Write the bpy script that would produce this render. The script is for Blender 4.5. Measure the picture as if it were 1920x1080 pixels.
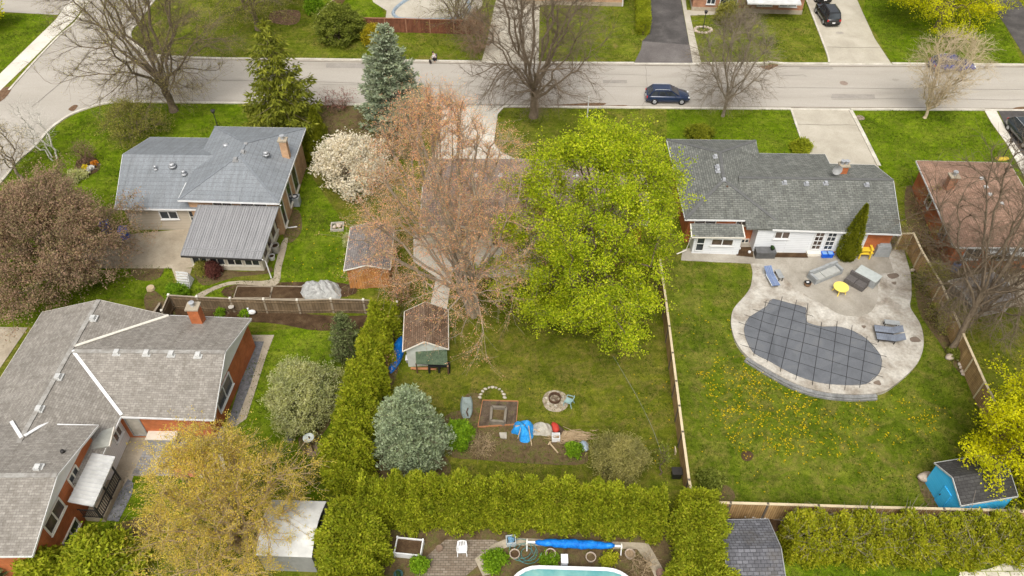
import bpy, math, random
import numpy as np
from mathutils import Vector
from mathutils.geometry import tessellate_polygon

for o in list(bpy.data.objects): bpy.data.objects.remove(o)
SC = bpy.context.scene
COL = SC.collection
R = math.radians
# ------------------------------------------------------------ camera, sky, sun, exposure
FPX = 1493.0; PITCH = R(45.9); CAMH = 45.0
cam = bpy.data.cameras.new('camera'); cam.sensor_width = 36; cam.lens = 36*FPX/1920
cam.clip_start = 1; cam.clip_end = 3000
camo = bpy.data.objects.new('camera', cam); COL.objects.link(camo)
camo.location = (0, 0, CAMH); camo.rotation_euler = (math.pi/2-PITCH, 0, 0)
SC.camera = camo
SUN_EL, SUN_AZ = R(58), R(188)          # azimuth clockwise from +Y
w = bpy.data.worlds.new('World'); SC.world = w; w.use_nodes = True
nt = w.node_tree; bg = nt.nodes['Background']
sk = nt.nodes.new('ShaderNodeTexSky'); sk.sky_type = 'NISHITA'; sk.sun_disc = False
sk.sun_elevation = SUN_EL; sk.sun_rotation = SUN_AZ; sk.air_density = 1.0; sk.dust_density = 6.0; sk.ozone_density = 0.6
hs = nt.nodes.new('ShaderNodeHueSaturation'); hs.inputs['Saturation'].default_value = 0.25
nt.links.new(sk.outputs[0], hs.inputs['Color']); nt.links.new(hs.outputs[0], bg.inputs[0])
bg.inputs[1].default_value = 0.15
sl = bpy.data.lights.new('sun', 'SUN'); sl.energy = 1.5; sl.angle = R(28); sl.color = (1, .95, .86)
so = bpy.data.objects.new('sun', sl); COL.objects.link(so)
sd = Vector((math.sin(SUN_AZ)*math.cos(SUN_EL), math.cos(SUN_AZ)*math.cos(SUN_EL), math.sin(SUN_EL)))
so.rotation_euler = sd.to_track_quat('Z', 'Y').to_euler(); so.location = sd*100
SC.view_settings.view_transform = 'Standard'; SC.view_settings.look = 'None'
SC.view_settings.exposure = 0.35; SC.view_settings.gamma = 1
SC.cycles.max_bounces = 8; SC.cycles.diffuse_bounces = 4; SC.cycles.transmission_bounces = 6; SC.cycles.transparent_max_bounces = 4
SC.cycles.use_denoising = True

# ------------------------------------------------------------ geometry of the site
_s, _c = math.sin(PITCH), math.cos(PITCH)
def G(x, y, z=0.0):
    """site point at height z seen at photo position x, y"""
    v = y-540; t = (CAMH-z)/(FPX*_s+v*_c)
    return ((x-960)*t, (FPX*_c-v*_s)*t, z)
def GX(x, y, z=0.0): return np.array(G(x, y, z))
def onwall(x, y, a, b):
    """point of the upright plane through ground points a, b"""
    v = y-540; d = np.array(((x-960), FPX*_c-v*_s, -FPX*_s-v*_c))
    n = np.array((b[1]-a[1], a[0]-b[0], 0.0)); o = np.array((0, 0, CAMH))
    t = ((a[0]*n[0]+a[1]*n[1])-o@n)/(d@n)
    return o+d*t
def deckz(Y): return .03+.33*min(1, max(0, (45-Y)/11))
def GD(x, y, dz=0.0):
    p = G(x, y, .1)
    for _ in range(4): p = G(x, y, deckz(p[1])+dz)
    return p
def smooth(pts, closed=True, k=4):
    n = len(pts); out = []
    P = [np.array(p, float) for p in pts]
    rng_ = range(n) if closed else range(n-1)
    for i in rng_:
        if closed: a, b, c, d = P[i-1], P[i], P[(i+1) % n], P[(i+2) % n]
        else: a, b, c, d = P[max(i-1, 0)], P[i], P[i+1], P[min(i+2, n-1)]
        for j in range(k):
            t = j/k
            out.append(.5*((2*b)+(c-a)*t+(2*a-5*b+4*c-d)*t*t+(3*b-a-3*c+d)*t**3))
    if not closed: out.append(P[-1])
    return [tuple(q) for q in out]

class MB:
    def __init__(s): s.v = []; s.f = []
    def add(s, v, f):
        n = len(s.v); s.v += [tuple(map(float, q)) for q in v]; s.f += [tuple(i+n for i in q) for q in f]
        return s
    def box(s, c, d, rz=0.0, top=1.0):
        x, y, z = d[0]/2, d[1]/2, d[2]/2; ca, sa = math.cos(rz), math.sin(rz); v = []
        for zz, k in ((-z, 1), (z, top)):
            for xx, yy in ((-x, -y), (x, -y), (x, y), (-x, y)):
                xx *= k; yy *= k
                v.append((c[0]+xx*ca-yy*sa, c[1]+xx*sa+yy*ca, c[2]+zz))
        return s.add(v, [(3, 2, 1, 0), (4, 5, 6, 7), (0, 1, 5, 4), (1, 2, 6, 5), (2, 3, 7, 6), (3, 0, 4, 7)])
    def bar(s, a, b, w, h=None):
        """square bar from a to b"""
        h = h or w; a = np.array(a, float); b = np.array(b, float); d = b-a; L = np.linalg.norm(d)
        if L < 1e-6: return s
        d /= L; up = np.array((0, 0, 1.)) if abs(d[2]) < .95 else np.array((0, 1., 0))
        x = np.cross(d, up); x /= np.linalg.norm(x); y = np.cross(x, d)
        v = [p+x*i*w/2+y*j*h/2 for p in (a, b) for i, j in ((-1, -1), (1, -1), (1, 1), (-1, 1))]
        return s.add(v, [(3, 2, 1, 0), (4, 5, 6, 7), (0, 1, 5, 4), (1, 2, 6, 5), (2, 3, 7, 6), (3, 0, 4, 7)])
    def prism(s, pts, z0, z1, top=True, bottom=True):
        n = len(pts)
        ar = sum(pts[i][0]*pts[(i+1) % n][1]-pts[(i+1) % n][0]*pts[i][1] for i in range(n))
        if ar < 0: pts = pts[::-1]
        f0 = (lambda p: z0(p)) if callable(z0) else (lambda p: z0)
        f1 = (lambda p: z1(p)) if callable(z1) else (lambda p: z1)
        v = [(p[0], p[1], f0(p)) for p in pts]+[(p[0], p[1], f1(p)) for p in pts]
        f = [(i, (i+1) % n, n+(i+1) % n, n+i) for i in range(n)]
        t = tessellate_polygon([[Vector((p[0], p[1], 0)) for p in pts]])
        for q in t:
            a, b, c = [pts[i] for i in q]
            if (b[0]-a[0])*(c[1]-a[1])-(b[1]-a[1])*(c[0]-a[0]) < 0: q = q[::-1]
            if top: f.append(tuple(n+i for i in q))
            if bottom: f.append(tuple(q[::-1]))
        return s.add(v, f)
    def sheet(s, pts):
        v = [Vector(p) for p in pts]; f = []
        for q in tessellate_polygon([[Vector((p[0], p[1], 0)) for p in pts]]):
            a, b, c = [pts[i] for i in q]
            if (b[0]-a[0])*(c[1]-a[1])-(b[1]-a[1])*(c[0]-a[0]) < 0: q = q[::-1]
            f.append(tuple(q))
        return s.add(v, f)
    def cyl(s, c, r, h, n=12, r2=None, cap=True):
        r2 = r if r2 is None else r2
        v = [(c[0]+r*math.cos(2*math.pi*i/n), c[1]+r*math.sin(2*math.pi*i/n), c[2]) for i in range(n)]
        v += [(c[0]+r2*math.cos(2*math.pi*i/n), c[1]+r2*math.sin(2*math.pi*i/n), c[2]+h) for i in range(n)]
        f = [(i, (i+1) % n, n+(i+1) % n, n+i) for i in range(n)]
        if cap: f += [tuple(range(n, 2*n)), tuple(range(n-1, -1, -1))]
        return s.add(v, f)
    def lathe(s, c, prof, n=14):
        v = []; m = len(prof)
        for r, z in prof: v += [(c[0]+r*math.cos(2*math.pi*i/n), c[1]+r*math.sin(2*math.pi*i/n), c[2]+z) for i in range(n)]
        f = [(k*n+i, k*n+(i+1) % n, (k+1)*n+(i+1) % n, (k+1)*n+i) for k in range(m-1) for i in range(n)]
        return s.add(v, f)
    def tube(s, pts, r, n=6):
        pts = [np.array(p, float) for p in pts]; v = []; m = len(pts)
        rr = r if hasattr(r, '__len__') else [r]*m
        for k in range(m):
            d = pts[min(k+1, m-1)]-pts[max(k-1, 0)]; d /= np.linalg.norm(d)+1e-9
            up = np.array((0, 0, 1.)) if abs(d[2]) < .9 else np.array((1., 0, 0))
            x = np.cross(d, up); x /= np.linalg.norm(x); y = np.cross(d, x)
            v += [pts[k]+rr[k]*(x*math.cos(2*math.pi*i/n)+y*math.sin(2*math.pi*i/n)) for i in range(n)]
        f = [(k*n+i, k*n+(i+1) % n, (k+1)*n+(i+1) % n, (k+1)*n+i) for k in range(m-1) for i in range(n)]
        f += [tuple(range(n-1, -1, -1)), tuple(range((m-1)*n, m*n))]
        return s.add(v, f)
    def blob(s, c, r, seed=0, amp=.15, nu=12, nv=8):
        rnd = random.Random(seed); ph = [rnd.uniform(0, 6.3) for _ in range(6)]; v = []
        for j in range(nv+1):
            th = math.pi*j/nv
            for i in range(nu):
                a = 2*math.pi*i/nu
                k = 1+amp*(math.sin(2*a+ph[0])*math.sin(th)+.6*math.sin(3*a+ph[1]+2*th)*math.sin(th)+.5*math.cos(3*th+ph[2]))
                v.append((c[0]+r[0]*k*math.sin(th)*math.cos(a), c[1]+r[1]*k*math.sin(th)*math.sin(a), c[2]+r[2]*k*math.cos(th)))
        f = [(j*nu+i, (j+1)*nu+i, (j+1)*nu+(i+1) % nu, j*nu+(i+1) % nu) for j in range(nv) for i in range(nu)]
        return s.add(v, f)

def uv_mesh(me):
    n = len(me.loops)
    if not n: return
    co = np.empty(len(me.vertices)*3, np.float32); me.vertices.foreach_get('co', co); co = co.reshape(-1, 3)
    vi = np.empty(n, np.int32); me.loops.foreach_get('vertex_index', vi)
    pn = np.empty(len(me.polygons)*3, np.float32); me.polygons.foreach_get('normal', pn); pn = pn.reshape(-1, 3)
    lt = np.empty(len(me.polygons), np.int32); me.polygons.foreach_get('loop_total', lt)
    N = np.repeat(pn, lt, axis=0)
    U = np.stack((-N[:, 1], N[:, 0], np.zeros(n)), 1); L = np.linalg.norm(U, axis=1)
    flat = L < .05; U[flat] = (1, 0, 0); L[flat] = 1; U /= L[:, None]
    V = np.cross(N, U); p = co[vi]
    uv = np.stack(((p*U).sum(1), (p*V).sum(1)), 1).astype(np.float32)
    me.uv_layers.new(name='UVMap').data.foreach_set('uv', uv.ravel())

def thing(name, label, cat, loc=(0, 0, 0), rz=0.0, group=None):
    o = bpy.data.objects.new(name, None); COL.objects.link(o); o.empty_display_size = .2
    o.location = loc; o.rotation_euler = (0, 0, rz); o['label'] = label; o['category'] = cat
    if group: o['group'] = group
    return o
def rootloc(p):
    q = Vector((0, 0, 0))
    while p is not None: q += p.location; p = p.parent
    return q
def part(name, mb, mat, parent=None, sm=False, world=True):
    """one mesh object; world=True: vertices are site coordinates, moved to the parent's base"""
    me = bpy.data.meshes.new(name); v = np.array(mb.v, float)
    if parent is not None and world: v = v-np.array(rootloc(parent))
    me.from_pydata(v.tolist(), [], mb.f); me.update(); uv_mesh(me)
    if sm: me.polygons.foreach_set('use_smooth', [True]*len(me.polygons))
    me.materials.append(mat)
    o = bpy.data.objects.new(name, me); COL.objects.link(o)
    if parent is not None: o.parent = parent
    return o
def solo(name, mb, mat, label, cat, group=None, sm=False):
    """a thing that is one mesh, its origin at its base"""
    v = np.array(mb.v); b = Vector(((v[:, 0].min()+v[:, 0].max())/2, (v[:, 1].min()+v[:, 1].max())/2, v[:, 2].min()))
    mb.v = [tuple(q) for q in (v-np.array(b))]
    o = part(name, mb, mat, None, sm); o.location = b; o['label'] = label; o['category'] = cat
    if group: o['group'] = group
    return o
def struct(name, mb, mat, kind='structure', sm=False):
    o = part(name, mb, mat, None, sm); o['kind'] = kind; return o
def copy_thing(r, loc, rz=None, label=None):
    c = r.copy(); COL.objects.link(c); c.location = loc
    if rz is not None: c.rotation_euler = (0, 0, rz)
    if label: c['label'] = label
    for ch in r.children:
        d = ch.copy(); COL.objects.link(d); d.parent = c
        for g in ch.children:
            e = g.copy(); COL.objects.link(e); e.parent = d
    return c

# ------------------------------------------------------------ materials
def newmat(name):
    m = bpy.data.materials.new(name); m.use_nodes = True; nt = m.node_tree
    b = nt.nodes['Principled BSDF']; b.inputs['Specular IOR Level'].default_value = .25
    return m, nt, b
def c4(c): return (c[0], c[1], c[2], 1)
def ramp(nt, src, stops):
    r = nt.nodes.new('ShaderNodeValToRGB'); e = r.color_ramp.elements
    while len(e) < len(stops): e.new(.5)
    for i, (p, c) in enumerate(stops): e[i].position = p; e[i].color = c4(c)
    nt.links.new(src, r.inputs[0]); return r.outputs[0]
def noise(nt, scale, detail=4, rough=.6, co=None, stretch=None, dist=0.0):
    n = nt.nodes.new('ShaderNodeTexNoise'); n.inputs['Scale'].default_value = scale
    n.inputs['Detail'].default_value = detail; n.inputs['Roughness'].default_value = rough; n.inputs['Distortion'].default_value = dist
    if co is None: co = nt.nodes.new('ShaderNodeNewGeometry').outputs['Position']
    if stretch:
        mp = nt.nodes.new('ShaderNodeMapping'); mp.inputs['Scale'].default_value = stretch[:3]
        if len(stretch) > 3: mp.inputs['Rotation'].default_value = (0, 0, stretch[3])
        nt.links.new(co, mp.inputs[0]); co = mp.outputs[0]
    nt.links.new(co, n.inputs['Vector']); return n.outputs[0]
def mix(nt, fac, a, b, mode='MIX'):
    m = nt.nodes.new('ShaderNodeMix'); m.data_type = 'RGBA'; m.blend_type = mode
    for s, i in ((fac, 0), (a, 6), (b, 7)):
        if isinstance(s, (int, float)): m.inputs[i].default_value = s
        elif isinstance(s, tuple): m.inputs[i].default_value = c4(s)
        else: nt.links.new(s, m.inputs[i])
    return m.outputs[2]
def bump(nt, b, src, strength=.4, dist=.03):
    n = nt.nodes.new('ShaderNodeBump'); n.inputs['Strength'].default_value = strength; n.inputs['Distance'].default_value = dist
    nt.links.new(src, n.inputs['Height']); nt.links.new(n.outputs[0], b.inputs['Normal'])
def M_plain(name, c, rough=.6, var=.18, scale=3, metal=0, spec=None):
    m, nt, b = newmat(name)
    lo = tuple(x*(1-var) for x in c); hi = tuple(min(1, x*(1+var)) for x in c)
    n = noise(nt, scale, 5); nt.links.new(ramp(nt, n, [(.3, lo), (.7, hi)]), b.inputs['Base Color'])
    b.inputs['Roughness'].default_value = rough; b.inputs['Metallic'].default_value = metal
    if spec is not None: b.inputs['Specular IOR Level'].default_value = spec
    return m
def M_noise(name, stops, scale=1.0, fine=12.0, finec=.5, rough=.9, bmp=.3, detail=5, stretch=None, dist=.3):
    """large blotches of several colours with a fine grain multiplied in"""
    m, nt, b = newmat(name)
    a = ramp(nt, noise(nt, scale, detail, .6, stretch=stretch, dist=dist), stops)
    g = noise(nt, fine, 4, .7)
    k = ramp(nt, g, [(.25, (1-finec,)*3), (.75, (1+finec*.6,)*3)])
    nt.links.new(mix(nt, 1.0, a, k, 'MULTIPLY'), b.inputs['Base Color'])
    b.inputs['Roughness'].default_value = rough; b.inputs['Specular IOR Level'].default_value = .1
    if bmp: bump(nt, b, g, bmp, .05)
    return m
def M_grass(name, dark, mid, light, dry, dryamt=.35, sc=.35):
    m, nt, b = newmat(name)
    a = ramp(nt, noise(nt, sc, 8, .7, dist=.8), [(.32, dark), (.5, mid), (.7, light)])
    d = ramp(nt, noise(nt, sc*1.7, 9, .76, dist=1.2), [(.46, (0, 0, 0)), (.72, (dryamt,)*3)])
    a = mix(nt, d, a, dry)
    t = noise(nt, 1.1, 8, .74, dist=.9)
    a = mix(nt, 1.0, a, ramp(nt, t, [(.3, (.62, .70, .55)), (.5, (1, 1, 1)), (.7, (1.34, 1.26, 1.25))]), 'MULTIPLY')
    t = noise(nt, 4.2, 6, .78, dist=.8)
    a = mix(nt, 1.0, a, ramp(nt, t, [(.3, (.55, .62, .5)), (.7, (1.4, 1.33, 1.3))]), 'MULTIPLY')
    t = noise(nt, 1.0, 3, .5, stretch=(.12, 1.9, 1, .12))
    a = mix(nt, 1.0, a, ramp(nt, t, [(.35, (.88, .9, .88)), (.65, (1.1, 1.09, 1.06))]), 'MULTIPLY')
    g = noise(nt, 17, 3, .7)
    a = mix(nt, 1.0, a, ramp(nt, g, [(.28, (.5, .55, .45)), (.72, (1.42, 1.38, 1.3))]), 'MULTIPLY')
    nt.links.new(a, b.inputs['Base Color']); b.inputs['Roughness'].default_value = 1; b.inputs['Specular IOR Level'].default_value = 0
    bump(nt, b, g, .7, .08); return m
def M_brick(name, c1, c2, mortar, w=.24, h=.08, ms=.012, offs=.5, var=.25, rough=.85):
    m, nt, b = newmat(name); uv = nt.nodes.new('ShaderNodeUVMap').outputs[0]
    t = nt.nodes.new('ShaderNodeTexBrick'); nt.links.new(uv, t.inputs['Vector'])
    t.inputs['Color1'].default_value = c4(c1); t.inputs['Color2'].default_value = c4(c2); t.inputs['Mortar'].default_value = c4(mortar)
    t.inputs['Scale'].default_value = 1; t.inputs['Brick Width'].default_value = w; t.inputs['Row Height'].default_value = h
    t.inputs['Mortar Size'].default_value = ms; t.offset = offs; t.inputs['Mortar Smooth'].default_value = .2
    k = ramp(nt, noise(nt, 1.2, 5, .65), [(.3, (1-var,)*3), (.7, (1+var,)*3)])
    nt.links.new(mix(nt, 1.0, t.outputs[0], k, 'MULTIPLY'), b.inputs['Base Color'])
    b.inputs['Roughness'].default_value = rough
    bump(nt, b, t.outputs['Fac'], -.25, .01); return m
def M_shingle(name, c1, c2, line, w=.5, h=.21, ms=.022, var=.2, moss=None):
    m, nt, b = newmat(name); uv = nt.nodes.new('ShaderNodeUVMap').outputs[0]
    t = nt.nodes.new('ShaderNodeTexBrick'); nt.links.new(uv, t.inputs['Vector'])
    t.inputs['Color1'].default_value = c4(c1); t.inputs['Color2'].default_value = c4(c2); t.inputs['Mortar'].default_value = c4(line)
    t.inputs['Scale'].default_value = 1; t.inputs['Brick Width'].default_value = w; t.inputs['Row Height'].default_value = h
    t.inputs['Mortar Size'].default_value = ms; t.inputs['Bias'].default_value = -.1; t.inputs['Mortar Smooth'].default_value = .4
    k = ramp(nt, noise(nt, .7, 6, .7, dist=.6), [(.3, (1-var,)*3), (.7, (1+var,)*3)])
    a = mix(nt, 1.0, t.outputs[0], k, 'MULTIPLY')
    g = ramp(nt, noise(nt, 9, 4, .75), [(.25, (.72,)*3), (.75, (1.25,)*3)])
    a = mix(nt, 1.0, a, g, 'MULTIPLY')
    k = ramp(nt, noise(nt, 1.4, 5, .7, co=uv, stretch=(2.2, .22, 1)), [(.3, (.8, .79, .77)), (.55, (1, 1, 1)), (.75, (1.13, 1.13, 1.13))])
    a = mix(nt, 1.0, a, k, 'MULTIPLY')
    if moss: a = mix(nt, ramp(nt, noise(nt, .5, 6, .7), [(.5, (0,)*3), (.75, (.7,)*3)]), a, moss)
    nt.links.new(a, b.inputs['Base Color']); b.inputs['Roughness'].default_value = .9
    b.inputs['Specular IOR Level'].default_value = .15; return m
def M_leaf(name, stops, trans=.35, clump=.6, rough=.55, var=.3, brown=None):
    m, nt, b = newmat(name)
    geo = nt.nodes.new('ShaderNodeNewGeometry')
    a = ramp(nt, geo.outputs['Random Per Island'], [((i+.5)/len(stops), c) for i, c in enumerate(stops)])
    k = ramp(nt, noise(nt, clump, 4, .6), [(.3, (1-var, 1-var*.9, 1-var)), (.7, (1+var, 1+var*.8, 1+var*.6))])
    a = mix(nt, 1.0, a, k, 'MULTIPLY')
    if brown: a = mix(nt, ramp(nt, noise(nt, 1.3, 5, .7), [(.58, (0,)*3), (.76, (.6,)*3)]), a, brown)
    nt.links.new(a, b.inputs['Base Color']); b.inputs['Roughness'].default_value = rough; b.inputs['Specular IOR Level'].default_value = .12
    if trans:
        t = nt.nodes.new('ShaderNodeBsdfTranslucent'); nt.links.new(a, t.inputs[0])
        x = nt.nodes.new('ShaderNodeMixShader'); x.inputs[0].default_value = trans
        nt.links.new(b.outputs[0], x.inputs[1]); nt.links.new(t.outputs[0], x.inputs[2])
        nt.links.new(x.outputs[0], nt.nodes['Material Output'].inputs[0])
    return m
def M_glass(name='window_glass', c=(.03, .035, .04)):
    m, nt, b = newmat(name)
    n = noise(nt, 1.5, 3); nt.links.new(ramp(nt, n, [(.35, tuple(x*.6 for x in c)), (.65, tuple(x*1.7 for x in c))]), b.inputs['Base Color'])
    b.inputs['Roughness'].default_value = .12; b.inputs['Specular IOR Level'].default_value = .6; return m
def M_boards(name, c1, c2, gap, w=.14, rough=.85):
    return M_brick(name, c1, c2, gap, w=w, h=30, ms=.012, offs=0, var=.3, rough=rough)

G_VIV = M_grass('lawn_vivid', (0.068, 0.116, 0.006), (0.112, 0.169, 0.009), (0.162, 0.219, 0.018), (.20, .16, .055), .4)
G_MID = M_grass('lawn_mixed', (0.081, 0.105, 0.010), (0.122, 0.150, 0.016), (0.171, 0.193, 0.030), (.23, .165, .07), .65)
G_DULL = M_grass('lawn_mossy', (.072, .092, .010), (.118, .134, .015), (.165, .165, .03), (.20, .14, .065), .8)
G_DAN = M_grass('lawn_yard', (.060, .095, .008), (.106, .142, .013), (.16, .185, .028), (.22, .16, .07), .75)
SOIL = M_noise('garden_soil', [(.3, (.045, .026, .014)), (.55, (.085, .052, .028)), (.75, (.13, .09, .05))], 1.3, 16, .5)
SOILG = M_noise('weedy_soil', [(.3, (.075, .05, .025)), (.5, (.135, .095, .048)), (.62, (.11, .105, .03)), (.8, (.21, .155, .09))], 1.6, 14, .5)
ROADM = M_noise('old_asphalt', [(.25, (.315, .285, .245)), (.45, (.385, .352, .302)), (.6, (.415, .38, .33)), (.8, (.48, .445, .385))], .3, 16, .2, .95, .1, 9, (.22, 1, 1))
CONC = M_noise('concrete', [(.25, (.35, .315, .25)), (.5, (.43, .39, .315)), (.75, (.50, .46, .38))], .5, 9, .16, .9, .1, 7)
CONCD = M_noise('concrete_weathered', [(.25, (.27, .225, .165)), (.5, (.37, .315, .235)), (.75, (.45, .39, .30))], .7, 9, .2, .9, .1, 7)
CONCW = M_noise('concrete_pale', [(.25, (.50, .46, .39)), (.5, (.60, .56, .48)), (.75, (.68, .64, .56))], .5, 9, .12, .9, .1)
STAMP = M_noise('stamped_concrete', [(.3, (.24, .20, .155)), (.5, (.42, .385, .33)), (.7, (.57, .54, .48))], .7, 5, .32, .85, .2, 9)
PATIO = M_noise('grey_patio', [(.3, (.25, .22, .18)), (.5, (.33, .30, .25)), (.72, (.42, .385, .33))], .45, 8, .18, .85, .15, 8)
DRIVE = M_noise('black_asphalt', [(.25, (.06, .055, .052)), (.5, (.085, .078, .074)), (.68, (.12, .11, .103)), (.82, (.2, .185, .175))], .6, 8, .3, .95, .15, 8)
PAVER = M_brick('pavers', (.17, .13, .095), (.25, .205, .16), (.09, .075, .05), .3, .15, .015)
GRAVEL = M_noise('gravel', [(.3, (.2, .15, .1)), (.6, (.42, .36, .28)), (.8, (.55, .5, .44))], 3, 12, .5)
STONE = M_noise('grey_stone', [(.3, (.15, .15, .145)), (.6, (.25, .25, .245)), (.8, (.36, .36, .35))], 1.6, 9, .35)
ROCK = M_noise('pale_rock', [(.3, (.36, .28, .21)), (.6, (.52, .44, .36)), (.8, (.64, .58, .5))], 2, 9, .3)
KERB = M_noise('kerb_concrete', [(.3, (.42, .38, .31)), (.6, (.60, .56, .48)), (.8, (.7, .66, .58))], .8, 9, .2)
BRICK = M_brick('red_brick', (.40, .095, .025), (.49, .135, .035), (.36, .17, .09))
BRICK2 = M_brick('brown_brick', (.30, .11, .05), (.40, .17, .08), (.32, .24, .18))
BRICK3 = M_brick('tan_brick', (.42, .22, .10), (.50, .28, .14), (.42, .34, .26))
STUCCO = M_plain('cream_wall', (.55, .50, .40), .85, .1)
SIDING = M_brick('white_siding', (.68, .695, .71), (.70, .715, .73), (.46, .47, .49), 6, .2, .012, .3, .04, .5)
SIDEBG = M_brick('beige_siding', (.46, .40, .32), (.48, .42, .34), (.30, .26, .2), 6, .18, .014, .3, .06, .6)
WHITE = M_plain('white_paint', (.71, .71, .70), .45, .05)
OFFW = M_plain('cream_trim', (.70, .66, .57), .5, .08)
SH_D = M_shingle('grey_green_shingles', (.135, .14, .125), (.205, .21, .185), (.08, .08, .078), .4, .19)
SH_A = M_shingle('blue_grey_shingles', (.20, .216, .23), (.222, .238, .252), (.15, .16, .17), 7, .4, .022, .07)
SH_B = M_shingle('taupe_shingles', (.225, .205, .178), (.315, .292, .258), (.175, .158, .138), .3, .15, .013, .12)
SH_C = M_shingle('brown_grey_shingles', (.26, .195, .16), (.34, .265, .22), (.17, .13, .105), .5, .2)
SH_E = M_shingle('brown_shingles', (.27, .165, .115), (.335, .215, .155), (.19, .115, .08), .36, .16, .018)
SH_S = M_shingle('dark_shingles', (.05, .048, .047), (.07, .068, .066), (.034, .032, .031), .4, .2)
SH_P = M_shingle('slate_grey_shingles', (.11, .11, .12), (.17, .17, .185), (.055, .055, .06), .34, .2, moss=(.10, .085, .06))
METAL = M_brick('grey_metal_roof', (.27, .268, .27), (.29, .288, .29), (.195, .195, .197), .3, 40, .035, 0, .08, .5)
WMETAL = M_plain('white_metal', (.49, .49, .47), .5, .18, 1.5)
DMETAL = M_plain('dark_metal', (.035, .032, .03), .5, .2)
GALV = M_plain('galvanised', (.42, .43, .44), .4, .15, 6, .3)
GLASS = M_glass()
GLASSB = M_glass('window_glass_brown', (.075, .055, .045))
WOOD = M_boards('fence_wood', (.34, .21, .09), (.43, .28, .13), (.15, .09, .04))
WOODC = M_plain('fence_cap', (.56, .46, .30), .8, .12, 2)
WOODG = M_boards('weathered_fence', (.13, .09, .05), (.20, .145, .09), (.07, .05, .03), .22)
WOODGC = M_plain('weathered_rail', (.30, .25, .185), .85, .15, 3)
WOODR = M_boards('red_brown_fence', (.15, .055, .03), (.20, .08, .045), (.06, .025, .015), .16)
WOODB = M_boards('dark_brown_fence', (.10, .055, .03), (.14, .08, .045), (.04, .022, .012))
CEDARW = M_boards('orange_stained_boards', (.40, .17, .05), (.47, .22, .07), (.2, .08, .025), .2)
PLANK = M_plain('bare_plank', (.42, .32, .2), .85, .2, 4)
ORPLANK = M_plain('orange_plank', (.42, .19, .09), .85, .15, 4)
BARK_D = M_noise('dark_bark', [(.3, (.13, .095, .065)), (.7, (.23, .18, .125))], 4, 18, .4)
BARK_G = M_noise('grey_bark', [(.3, (.19, .15, .105)), (.7, (.32, .265, .195))], 4, 18, .35)
BARK_W = M_noise('white_bark', [(.3, (.45, .42, .36)), (.7, (.68, .65, .58))], 4, 12, .2)
BARK_R = M_noise('tan_twigs', [(.3, (.34, .245, .14)), (.7, (.46, .35, .22))], 3, 12, .25)
PLASTW = M_plain('white_plastic', (.74, .74, .74), .35, .03)
BLUEP = M_plain('blue_plastic', (.01, .11, .62), .4, .15)
BLUET = M_noise('blue_tarp', [(.3, (.005, .10, .42)), (.6, (.012, .20, .66)), (.8, (.10, .36, .76))], 3, 9, .25, .45, .4)
TARPG = M_noise('grey_tarp', [(.3, (.36, .33, .27)), (.6, (.50, .47, .40)), (.8, (.6, .57, .5))], 3, 9, .25, .6, .4)
GREENT = M_noise('green_tarp', [(.3, (.05, .075, .045)), (.6, (.09, .125, .075)), (.8, (.2, .17, .10))], 3, 12, .5, .7, .3)
YEL = M_plain('yellow_paint', (.78, .56, .05), .45, .1)
YELT = M_plain('pale_yellow_top', (.82, .64, .14), .5, .06)
WICKG = M_plain('grey_cushion', (.36, .36, .335), .8, .1, 5)
WICKD = M_plain('dark_wicker', (.11, .10, .095), .8, .2, 9)
COVERG = M_plain('grey_furniture_cover', (.30, .31, .31), .6, .15, 3)
COVERL = M_plain('pale_grey_cover', (.44, .47, .45), .6, .1, 4)
SLING = M_boards('blue_grey_sling', (.17, .19, .23), (.19, .21, .25), (.12, .135, .165), .12)
SLINGB = M_boards('blue_sling', (.12, .17, .30), (.14, .19, .33), (.3, .34, .4), .14)
SH_R = M_shingle('grey_brown_shingles', (.185, .165, .155), (.25, .225, .21), (.11, .10, .095), .4, .18)
BARK_F = M_noise('pale_tan_twigs', [(.3, (.50, .39, .25)), (.7, (.64, .53, .37))], 3, 12, .2)
BARK_M = M_noise('silver_brown_bark', [(.3, (.27, .215, .155)), (.7, (.43, .355, .27))], 3, 12, .25)
POOLC = M_noise('pool_cover', [(.3, (.10, .105, .115)), (.55, (.14, .147, .16)), (.72, (.165, .168, .172)), (.85, (.20, .195, .18))], .45, 14, .2, .7, .1, 7, None, 1.2)
STRAP = M_plain('black_strap', (.02, .02, .022), .7)
CYAN = M_brick('cyan_boards', (.06, .50, .90), (.07, .54, .94), (.04, .42, .76), 6, .2, .01, .3, .06, .5)
TERRA = M_plain('clay_pot', (.42, .34, .27), .8, .15)
BLACKP = M_plain('black_plastic', (.018, .018, .018), .45, .2)
RUST = M_plain('rusty_iron', (.09, .05, .03), .8, .3, 8)
REDP = M_plain('red_cloth', (.42, .045, .03), .7)
PLBLUE = M_plain('pale_blue_plastic', (.26, .38, .38), .6, .1)
PALEG = M_plain('grey_green_paint', (.2, .24, .23), .6, .2)
WATER = M_noise('pool_water', [(.3, (.10, .30, .30)), (.6, (.20, .40, .36)), (.8, (.36, .48, .38))], .9, 3, .15, .1, .15)
POOLB = M_plain('pool_blue_liner', (.03, .30, .56), .4, .1)
GREY = M_plain('grey_paint', (.28, .28, .275), .6, .12)
BEIGE = M_plain('beige_box', (.60, .55, .46), .6, .08)
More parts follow.
